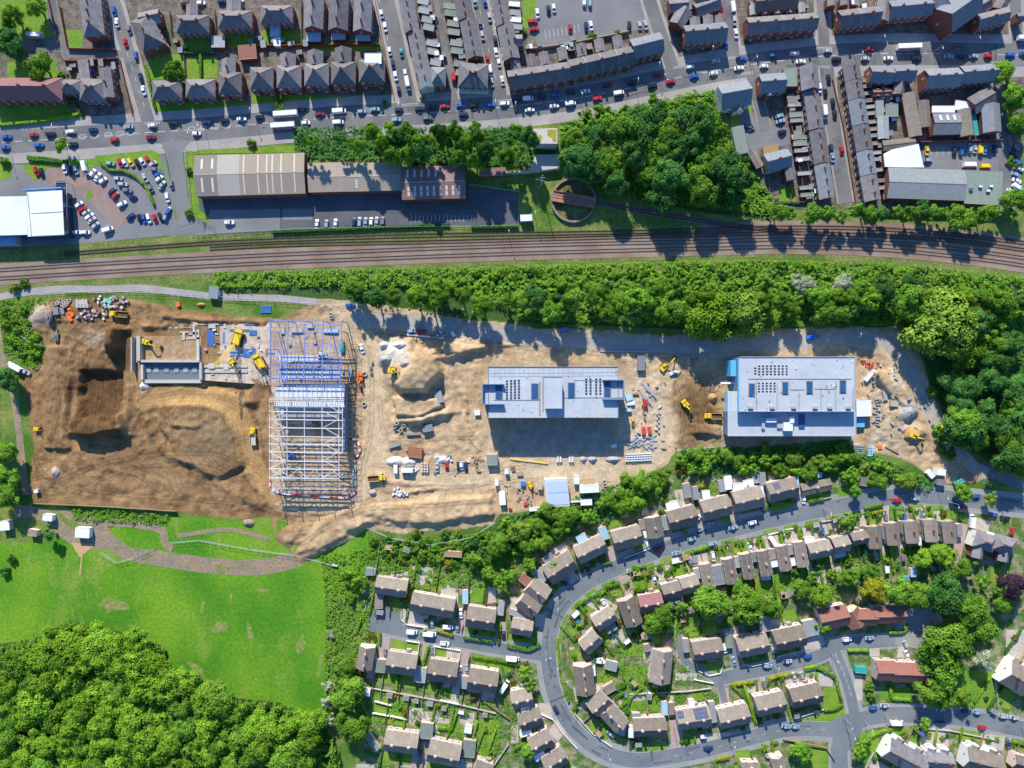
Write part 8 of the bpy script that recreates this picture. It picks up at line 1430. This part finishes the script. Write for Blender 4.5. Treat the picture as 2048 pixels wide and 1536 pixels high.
# ------------------------------------------------------------------ vehicles
PAINT = dict(w=(.78, .79, .80), s=(.42, .44, .46), b=(.03, .12, .42), n=(.02, .035, .10), l=(.26, .38, .46), r=(.50, .02, .02), k=(.02, .02, .022), y=(.75, .55, .03), g=(.18, .19, .20), m=(.20, .02, .03), t=(.05, .22, .25))
PN = dict(w='white', s='silver', b='blue', n='navy', l='pale blue', r='red', k='black', y='yellow', g='grey', m='dark red', t='teal')
def loft(mb, secs, m=0):
    """secs: (x, half width, z0, z1) -> rounded box loft"""
    b = len(mb.V)
    for x, hw, z0, z1 in secs:
        for y, z in ((-hw * .9, z0), (-hw, z0 + (z1 - z0) * .35), (-hw * .97, z1 - (z1 - z0) * .15), (-hw * .84, z1), (hw * .84, z1), (hw * .97, z1 - (z1 - z0) * .15), (hw, z0 + (z1 - z0) * .35), (hw * .9, z0)): mb.V.append((x, y, z))
    n = len(secs)
    for i in range(n - 1):
        for j in range(8): k = (j + 1) % 8; mb.F.append([b + i * 8 + j, b + i * 8 + k, b + (i + 1) * 8 + k, b + (i + 1) * 8 + j][::-1]); mb.M.append(m)
    mb.F.append([b + j for j in range(8)]); mb.M.append(m); mb.F.append([b + (n - 1) * 8 + 7 - j for j in range(8)]); mb.M.append(m)
CARM = {}
def car_parts(kind, c):
    if (kind, c) in CARM: return CARM[(kind, c)]
    pm_ = mat('car_paint_' + PN[c].replace(' ', '_'), PAINT[c], .28, .02, 1, spec=.5); body = MB(); gl = MB(); extra = []
    if kind == 'h': Lh = 2.0; loft(body, [(-2.0, .72, .3, .75), (-1.9, .84, .25, .95), (-1.2, .89, .2, .98), (1.0, .89, .2, .93), (1.7, .84, .22, .82), (2.02, .68, .3, .65)]); g = (-1.75, 1.15, -1.45, .45); zc = .96; wz = (-1.2, 1.25)
    elif kind == 's': loft(body, [(-2.25, .72, .3, .8), (-2.1, .85, .25, .92), (-1.2, .9, .2, .94), (1.1, .9, .2, .9), (1.95, .84, .22, .8), (2.28, .68, .3, .62)]); g = (-1.5, 1.1, -.95, .4); zc = .92; wz = (-1.35, 1.4)
    elif kind == 'e': loft(body, [(-2.25, .76, .3, .85), (-2.15, .86, .25, .95), (-1.2, .9, .2, .98), (1.1, .9, .2, .95), (1.95, .85, .22, .86), (2.28, .7, .3, .7)]); g = (-2.1, 1.2, -1.9, .5); zc = .96; wz = (-1.35, 1.4)
    if kind in 'hse':
        x0, x1, x2, x3 = g; zt = 1.48
        b = len(gl.V)
        for x, hw, z in ((x0, .80, zc), (x2, .64, zt - .03), (x3, .64, zt - .03), (x1, .78, zc)): gl.V += [(x, -hw, z), (x, hw, z)]
        for f in ((0, 1, 3, 2)[::-1], (2, 3, 5, 4)[::-1], (4, 5, 7, 6)[::-1], (0, 2, 4, 6)[::-1], (1, 7, 5, 3)[::-1]): gl.F.append([b + i for i in f]); gl.M.append(0)
        body.box(x2 - .02, x3 + .05, -.66, .66, zt - .028, zt + .03); R = .31; wy = .80
    else:
        Lh = {'v': 2.5, 'V': 3.1, 'c': 5.6, 'L': 3.4}[kind]; hw = {'v': .95, 'V': 1.02, 'c': 1.25, 'L': 1.1}[kind]; H_ = {'v': 1.95, 'V': 2.5, 'c': 3.1, 'L': 2.6}[kind]
        if kind == 'c': loft(body, [(-Lh, hw * .95, .35, H_ * .95), (-Lh + .2, hw, .3, H_), (Lh - .3, hw, .3, H_), (Lh, hw * .93, .4, H_ * .85)]); gl.box(Lh - .1, Lh + .03, -1.1, 1.1, 1.2, 2.4); gl.box(-Lh + .5, Lh - .8, -hw - .01, hw + .01, 1.4, 2.3)
        else: loft(body, [(-Lh, hw * .95, .3, H_ * .96), (-Lh + .12, hw, .25, H_), (Lh - 1.7, hw, .25, H_), (Lh - 1.25, hw * .96, .25, H_ * .93)]); loft(body, [(Lh - 1.26, hw * .96, .26, 1.15), (Lh - .2, hw * .92, .26, .98), (Lh, hw * .8, .3, .75)]); b = len(gl.V); gl.V += [(Lh - 1.3, -hw * .85, H_ * .9), (Lh - 1.3, hw * .85, H_ * .9), (Lh - .62, hw * .85, 1.1), (Lh - .62, -hw * .85, 1.1), (Lh - 1.3, -hw * .85, 1.1), (Lh - 1.3, hw * .85, 1.1)]; gl.F += [[b, b + 3, b + 2, b + 1], [b, b + 4, b + 3], [b + 1, b + 2, b + 5]]; gl.M += [0, 0, 0]
        R = .36; wy = hw - .1; wz = (-Lh + 1.0, Lh - 1.0)
        if kind == 'c': R = .48
    wh = MB(); wh.cyl((0, 0), R, -.1, .1, 12, axis='y', m=0); wh.cyl((0, 0), R * .6, -.108, .108, 10, axis='y', m=1)
    CARM[(kind, c)] = (body.me('body', pm_, smooth=False), gl.me('windows', glass), wh.me('wheel', [black_r, steel_g]), R, wy, wz); return CARM[(kind, c)]
KN = dict(h='hatchback', s='saloon car', e='estate car', v='van', V='large van', c='coach', L='lorry')
ncar = [0]
def car(T, x, y, ang, c='w', kind=None, where='', cat=None):
    ncar[0] += 1; kind = kind or 'hshes'[ncar[0] % 5]; px, py = tp(T, x, y); h_ = .8
    b, g, w, R, wy, wz = car_parts(kind, c); nm = {'h': 'parked_car', 's': 'parked_car', 'e': 'parked_car', 'v': 'van', 'V': 'van', 'c': 'coach', 'L': 'lorry'}[kind]
    o = thing(nm, PN[c] + ' ' + KN[kind] + (' ' + where if where else ''), {'parked_car': 'car'}.get(nm, nm), px, py, {'parked_car': 'cars on the streets and car parks', 'van': 'vans', 'coach': 'coaches', 'lorry': 'lorries'}[nm], radians(ang), 0.15)
    s = 1.07; o.scale = (s, s, s); link('body', b, o); link('windows', g, o)
    for wx in wz:
        for s_ in (-1, 1): link('wheel', w, o, (wx, s_ * wy, R))
    return o
MR, LOT = 'on the main road', 'in the dealership lot'
CARS = {
 ('A', MR): "60 1055 3 b;267 1040 3 r;397 1035 3 k;550 1015 183 w e;722 1003 3 n;995 980 183 l;1176 968 183 w;1335 950 5 k;1590 945 3 n;1730 930 5 k;1860 918 5 w;50 1138 3 b;308 1120 3 b;567 1112 3 k;885 1078 183 r;1165 1060 3 m;1515 1030 3 w",
 ('A', 'on the sloping street'): "885 95 -80 b;905 180 100 w;1000 235 -76 g;970 335 -76 r;1050 430 100 b;1090 605 -76 n;1110 700 -76 w",
 ('A', 'at the top edge'): "1550 30 3 w;1430 40 3 k;1710 15 3 n;1840 10 3 w", ('A', 'in the villa yard'): "720 555 -80 b",
 ('B', LOT): "855 185 -10 l;930 180 -60 r;967 180 -62 w;1012 175 -60 y;1062 185 -60 k;1100 168 -60 w;1143 158 -55 r;1180 188 35 s;1200 230 -15 g;1218 270 35 b;1230 300 40 w;1250 350 55 s;1325 350 -80 g;1293 445 -80 w;1298 555 65 b;1278 592 70 l;1240 595 -62 k;1195 605 -70 r;1150 605 -75 w;1112 605 -75 b;1078 605 -75 k;1010 590 42 n;915 300 -3 s;950 343 -5 s;985 390 -12 g;1025 440 -18 n;868 398 50 n;892 430 50 r;945 495 28 w;1122 295 -60 s;1165 375 -65 g;505 225 -80 w;540 235 -84 n;590 235 -70 l;665 220 -75 w V;720 258 58 w;757 288 58 w;798 315 38 w;285 245 -70 r;328 255 -78 k;615 500 40 w;640 535 30 r;670 560 38 s;695 590 38 w;712 620 40 s;740 660 45 s;600 712 0 w;668 712 0 w;838 690 18 w v",
 ('B', 'in the warehouse yard'): "1768 635 0 w;320 180 -8 b",
 ('C', 'on the first terrace street'): "1013 115 -80 w;1040 215 -80 w;1075 400 -80 w;1100 500 -80 n;1120 590 -80 w;1145 700 -80 n;1165 410 -82 t;1195 570 -82 w;1213 650 -80 w V",
 ('C', 'on the third street'): "1728 25 -80 l;1805 25 -80 b;1840 140 -80 s;1768 190 -80 g;1785 280 -80 s;1885 320 -80 k;1823 460 -80 r;1890 410 -80 w;1912 490 -80 w;1845 550 -80 w v;1858 640 -80 s;1940 630 -80 w", ('C', 'in the back alley'): "1567 610 -85 r v",
 ('C', MR): "80 905 4 k;285 885 4 w c;265 975 4 w c;400 850 4 k;540 880 4 m;432 948 4 w;690 860 4 w V;682 945 4 w v;860 862 4 l;962 845 4 l;1145 847 4 n;1125 925 4 l;1305 840 4 n;1400 830 4 k;1497 822 4 r;1362 912 4 g;1640 885 5 n;1620 815 5 b;1720 815 5 k;1845 810 5 b;1950 802 5 w",
 ('D', MR): "35 800 5 w;228 848 6 w;215 762 6 w v;130 775 6 k;320 755 6 k;425 740 8 b;415 820 8 w e;540 800 8 w v;655 707 9 w;825 657 9 m;745 762 12 r;910 720 10 w v;545 715 9 k;1205 577 12 r;1015 640 12 k;1168 665 12 k;1305 632 12 r;1455 520 11 w;1488 592 11 b;1635 568 10 w;1650 475 8 s;1830 528 8 w;1840 455 8 k;1910 975 -75 g",
 ('D', 'in the leafy car park'): "645 25 90 w;688 25 90 l;372 85 -85 k;412 70 -80 w;287 110 -85 w;538 225 -88 r;660 215 -85 n;697 205 -80 w;1070 205 -80 s;1115 200 -80 s;990 200 88 k;250 170 5 r;262 230 5 r",
 ('D', 'on the street between the shop terraces'): "1690 60 -82 r;1710 145 -82 r;1783 80 -82 w V;1795 165 -82 s;1808 265 -82 w;1730 345 -85 b", ('D', 'beside the crescent end'): "18 625 -80 w",
 ('E', MR): "225 390 3 t;375 378 3 w;420 435 3 w;163 467 4 w;10 415 5 b;608 362 2 s;668 420 2 k;895 347 2 r;868 415 2 s;1030 413 2 w;1165 340 2 w c;1228 413 2 k;1450 402 0 l;1545 398 0 n;1622 397 0 l;1725 397 0 r;1880 388 0 b;1975 380 0 b;1970 275 0 w V",
 ('E', 'on the street between the twin terraces'): "613 560 -83 k;590 655 -83 k;550 620 -83 w;643 725 -83 k;583 790 -83 w V;655 805 -83 k;705 1055 -83 r;630 1045 -83 n;640 1105 -83 l",
 ('E', 'in the back yard car park'): "270 815 20 l;278 850 15 l;290 925 10 k;65 890 -20 g", ('E', 'in the walled compound'): "1297 1055 -88 y;1307 1122 0 l;1490 1060 88 k;1535 1060 88 b;1597 1035 86 l;1632 1040 86 s;1668 1040 86 y v;1700 1050 88 l;1770 1040 88 n;1595 1157 0 w L;1705 1165 0 y v",
 ('E', 'beside the right-hand lane'): "1885 905 88 k;1910 1030 -30 g;1908 1078 -20 n;1935 1137 -20 b;1940 1180 -20 w;1920 1225 -25 l;1925 1265 -20 w;1925 1312 -30 w v;1885 1342 -30 w",
 ('P', 'in the warehouse yard row'): "635 449 88 w;654 449 88 l;672 448 88 w;709 445 88 n;720 445 88 l;732 445 88 l;743 444 88 w;754 444 88 s;766 443 88 g;460 446 0 w",
 ('H', 'on the estate road'): "237 920 18 s;445 762 15 r;583 790 13 l;700 680 13 l;857 715 12 l;1018 592 12 l;1165 555 12 w",
 ('H', 'on an estate driveway'): "755 590 -70 l;345 650 -72 w v;365 725 -68 w;415 985 -72 w;1558 375 -85 w;747 522 40 w;835 560 5 l;1245 440 -82 n;1148 740 -80 w;1325 705 -55 w V;1702 630 -88 b;690 860 -60 g;865 815 -80 w;30 1175 -50 w;400 1350 50 w",
 ('G', 'on the eastern estate road'): "843 965 0 r;1003 950 -5 l;1345 1005 -5 n;1418 1025 -5 r;1688 1090 -10 b;1790 1120 -8 k;1535 925 0 b", ('G', 'on a driveway of the tan-tiled row'): "25 955 -85 w;1493 1145 85 w V;1850 1235 80 r;1068 1080 85 l;907 1110 88 b;745 1130 -85 g;190 1250 -88 b",
 ('I', 'in the close at the bottom right'): "325 625 5 w e;485 615 5 l;50 742 5 b;740 670 -70 s;745 735 -75 w;10 885 -70 s", ('I', 'on the bottom-right road'): "590 1090 0 s;672 1207 -2 w V;833 1203 -5 n;985 1215 -5 n;1240 1137 -8 l;1165 1130 -5 n;1275 1242 -5 r;1425 1165 -8 s;1500 1175 -8 s;510 1105 0 b;985 1118 0 l;1460 1365 -80 n",
 ('J', 'by the crescent houses'): "40 262 -30 b;205 580 -8 w e;1222 475 -75 w e;1297 578 -78 l;1612 475 -75 s;1572 615 -5 l;1735 578 3 s;1903 537 3 b;1790 705 -75 s;1853 705 -75 s;1548 775 -82 g;1722 1110 -8 l;1800 1112 -8 l;1087 1287 3 n;240 105 -58 w;1595 1355 -10 s;290 1172 -40 l;468 1255 -88 k",
 ('K', 'around the cul-de-sac'): "478 855 -5 w v;613 868 -6 w V;728 943 -6 w;755 815 -5 w v;632 785 -88 l;853 715 -85 w;825 820 -85 l;1250 1058 -6 w V;1180 880 -88 k;275 1020 -85 g;850 1150 -85 w;897 1140 -85 l;1665 495 -45 n;1520 500 -50 g;1830 385 -60 k;1907 1070 5 w;1580 1450 -60 n;635 1010 -88 g;195 1050 -80 s",
 ('L', 'at the bottom left houses'): "625 1040 -85 n;558 1120 -85 b;922 1190 -85 l;1265 575 55 w V", ('Q', 'on the west field track'): "105 655 -33 w;150 680 -30 w L;205 705 -30 s", ('S', 'in the material row'): "1200 1310 -88 w v;1300 1305 0 w L;1515 1285 -88 s;1590 1275 -85 r;1680 1275 -85 n;1700 1272 -85 w;1735 1280 -85 n;850 40 5 b;1320 238 5 l;1395 240 0 r;1550 255 -60 s;1645 275 -60 w;940 375 -75 w",
}
for (T, wh_), s in CARS.items():
    for q in s.split(';'):
        a = q.split()
        if T == 'B' and a[0] == '320': continue
        car(T, float(a[0]), float(a[1]), float(a[2]), a[3], a[4] if len(a) > 4 else None, wh_)

# ------------------------------------------------------------------ lamp posts and poles
def lamp_mesh():
    mb = MB(); mb.cyl((0, 0), .11, 0, 8, 8, .07); mb.beam((0, 0, 7.95), (1.3, 0, 8.15), .08); return mb.me('pole', steel_g)
LPM = lamp_mesh(); _m = MB(); _m.box(1.0, 1.9, -.16, .16, 8.08, 8.25); LH = _m.me('lantern', flat_white)
for T, lst, lk, a0 in (('A', [(480, 985), (1575, 985), (1500, 905 + 135)], 'tall grey street lamp on the main road', -90), ('C', [(45, 905), (1160, 870), (1890, 845)], 'tall grey street lamp on the main road', 90), ('D', [(120, 860), (620, 790), (1040, 680), (1200, 560), (1240, 650), (1600, 440)], 'tall grey street lamp on the main road', 90), ('E', [(80, 430), (800, 400), (950, 290), (1345, 370), (1600, 300)], 'tall grey street lamp on the main road', -90),
                       ('H', [(600, 740), (1360, 600), (1710, 450), (930, 700), (480, 860)], 'slim street lamp on the estate road', -70), ('G', [(205, 1030), (940, 1000), (1210, 900), (1300, 980), (1340, 900)], 'slim street lamp on the estate road', -90), ('I', [(210, 720), (310, 1180), (330, 1250), (590, 1150), (1555, 1240), (450, 1200)], 'slim street lamp on the bottom-right road', -90), ('J', [(270, 1340), (1270, 1240), (1620, 610), (1500, 700), (890, 600)], 'slim street lamp by the crescent', 90), ('K', [(760, 900), (790, 960), (1590, 620), (1590, 1070), (1500, 1000)], 'slim street lamp near the cul-de-sac', -90), ('L', [(1610, 1250 - 950), (1740, 490)], 'slim street lamp on the inner bend', 0), ('A', [(600, 1180), (90, 1200)], 'lamp post by the dealership verge', 90), ('R', [(500, 720), (300, 860)], 'slim railway mast beside the sidings', 90), ('O', [(1250, 290), (1000, 330)], 'thin mast on the shaded haul road', 90)):
    for x, y in lst:
        px, py = tp(T, x, y); o = thing('street_lamp', lk, 'street lamp', px, py, 'street lamps', radians(a0)); link('pole', LPM, o); link('lantern', LH, o)
px, py = tp('R', 545, 470); o = thing('radio_mast', 'white leaning-looking mast with cross arms beside the turntable', 'mast', px, py)
mb = MB(); mb.cyl((0, 0), .22, 0, 18, 10, .14); link('pole', mb.me('pole', flat_white), o); mb = MB(); mb.beam((-3, 1, 9), (4, -1, 9), .12); mb.beam((-1.5, 0, 14), (1.5, 0, 14), .1); link('cross_arm', mb.me('cross_arm', steel_g), o)
# parasols, play things and garden bits
for T, x, y, m_, lk in (('H', 725, 835, flat_green, 'round green garden parasol'), ('K', 800, 470, lawn_m, 'round green trampoline in an oval lawn'), ('I', 745, 200, teal_m, 'green round trampoline under the trees'), ('J', 430, 850, slate_b, 'dark round trampoline behind the bend houses'), ('H', 1450, 1095, slate_b, 'dark round trampoline in a back garden')):
    px, py = tp(T, x, y); o = thing('trampoline', lk, 'trampoline', px, py, 'round garden things'); mb = MB(); mb.cyl((0, 0), 1.6, .8, .9, 20); link('mat', mb.me('mat', m_), o); mb = MB(); mb.ring((0, 0), 1.8, 1.6, .78, .95, 20)
    for k in range(6): mb.beam((1.7 * cos(k), 1.7 * sin(k), 0), (1.7 * cos(k), 1.7 * sin(k), .8), .07)
    link('frame', mb.me('frame', steel_g), o)

# ------------------------------------------------------------------ labels: each one is made to point at a single thing
LM = [("the white-roofed showroom", 70, 430), ("the tan warehouse", 500, 350), ("the red-brown warehouse", 867, 365), ("the turntable", 1147, 401), ("the square concrete tank", 1090, 272), ("the long crescent terrace", 1140, 135), ("the maroon roof", 50, 180), ("the corner villa", 190, 175), ("the skewed villa", 295, 65),
      ("the front row of villas", 600, 160), ("the conservatory", 550, 60), ("the slate terrace by the alley", 838, 100), ("the blue shopfront", 945, 165), ("the leafy car park", 1150, 45), ("the terrace of shops", 1410, 70), ("the dark slate terrace", 1562, 50), ("the big gabled hall", 1915, 20), ("the timber decking", 1540, 300), ("the twin terraces", 1680, 270), ("the white curved roof", 1805, 315),
      ("the big grey warehouse", 1850, 368), ("the walled compound", 1925, 315), ("the right-hand lane", 2010, 250), ("the workshops", 1880, 235), ("the pale blue corner house", 1465, 190), ("the green shed", 1480, 280), ("the pallet store", 190, 610), ("the rubble heap", 75, 635), ("the concrete basement", 335, 720), ("the cranes", 480, 690), ("the steel frame", 620, 810), ("the pale stockpile", 790, 705),
      ("the material row", 880, 925), ("the first new building", 1107, 785), ("the compound cabins", 1115, 985), ("the brown strip", 1385, 830), ("the second new building", 1590, 790), ("the round gravel stockpile", 1812, 823), ("the site gate", 1900, 955), ("the giant olive tree", 1905, 655), ("the purple tree", 2032, 850), ("the low bungalow", 1635, 975), ("the row of tan-tiled houses", 1830, 1065), ("the slate villas", 1990, 1085),
      ("the narrow end-on houses", 1500, 1130), ("the maroon-roofed house", 1300, 1205), ("the road bend", 1105, 1230), ("the cul-de-sac", 800, 1230), ("the field corner hut", 165, 1065), ("the green field", 400, 1200), ("the blossoming trees", 656, 1400), ("the south-west wood", 280, 1400), ("the big lawn with panels", 785, 1410), ("the bend houses", 1065, 1440), ("the lone house", 1322, 1330), ("the inner close", 1500, 1300),
      ("the solar-panelled house", 1390, 1435), ("the crescent houses", 1540, 1400), ("the hedge corner", 1655, 1360), ("the road junction", 1690, 1460), ("the three red-tiled houses", 1800, 1345), ("the stepped red-tiled row", 1740, 1235), ("the yellow tree", 1755, 1180), ("the open lawn", 1950, 1390), ("the far right cottages", 2035, 1350), ("the white-gabled villa", 1810, 1510), ("the railway bend", 1900, 500), ("the railway sidings", 1300, 465), ("the footpath", 300, 580), ("the west track", 40, 850)]
def place(px, py, k=0):
    d = sorted((hypot(px - x, py - y), n, x, y) for n, x, y in LM)[k]; dx, dy = px - d[2], py - d[3]
    if d[0] < 28: return 'beside ' + d[1]
    a = math.degrees(atan2(-dy, dx)) % 360; i = int((a + 22.5) // 45) % 8
    return ('right of', 'upper right of', 'above', 'upper left of', 'left of', 'lower left of', 'below', 'lower right of')[i] + ' ' + d[1]
NUM = ['', 'first', 'second', 'third', 'fourth', 'fifth', 'sixth', 'seventh', 'eighth', 'ninth', 'tenth', 'eleventh', 'twelfth', 'thirteenth', 'fourteenth', 'fifteenth', 'sixteenth', 'seventeenth', 'eighteenth', 'nineteenth', 'twentieth']
def clusters(lst, key):
    d = {}
    for t in lst: d.setdefault(key(t), []).append(t)
    return d
def shorten(s, n=16):
    w = s.split(); return ' '.join(w[:n])
for look, ts in clusters(THINGS, lambda t: t[1]).items():
    if len(ts) == 1: ts[0][0]["label"] = shorten(look); continue
    for pl, t2 in clusters(ts, lambda t: place(t[2], t[3])).items():
        if len(t2) == 1: t2[0][0]["label"] = look + ', ' + pl; continue
        t2.sort(key=lambda t: (t[2], t[3])); n = len(t2)
        wide = max(t[2] for t in t2) - min(t[2] for t in t2) >= max(t[3] for t in t2) - min(t[3] for t in t2)
        if not wide: t2.sort(key=lambda t: (t[3], t[2]))
        for i, t in enumerate(t2):
            if n <= 20:
                o_ = ('leftmost' if wide else 'topmost') if i == 0 else (('rightmost' if wide else 'lowest') if i == n - 1 else NUM[i + 1] + (' from left' if wide else ' from top'))
            else: o_ = ('number %d from left' if wide else 'number %d from top') % (i + 1)
            t[0]["label"] = look + ', ' + pl + ', ' + o_
for t in THINGS:
    lb = t[0].get("label", ""); w = lb.split()
    if len(w) > 16: w = [x for x in w if x not in ('the', 'a', 'an')]; t[0]["label"] = ' '.join(w if len(w) <= 16 else [x for x in w if x not in ('little', 'small', 'long', 'upper', 'lower')])
    if len(w) < 4: t[0]["label"] = lb + ' ' + place(t[2], t[3])
print('bushes', sum(1 for t in THINGS if t[0]['category'] == 'bush'), 'fences', sum(1 for t in THINGS if t[0]['category'] == 'fence'))
print('things', len(THINGS), 'trees', ntree[0], 'cars', ncar[0], 'objects', len(bpy.data.objects))
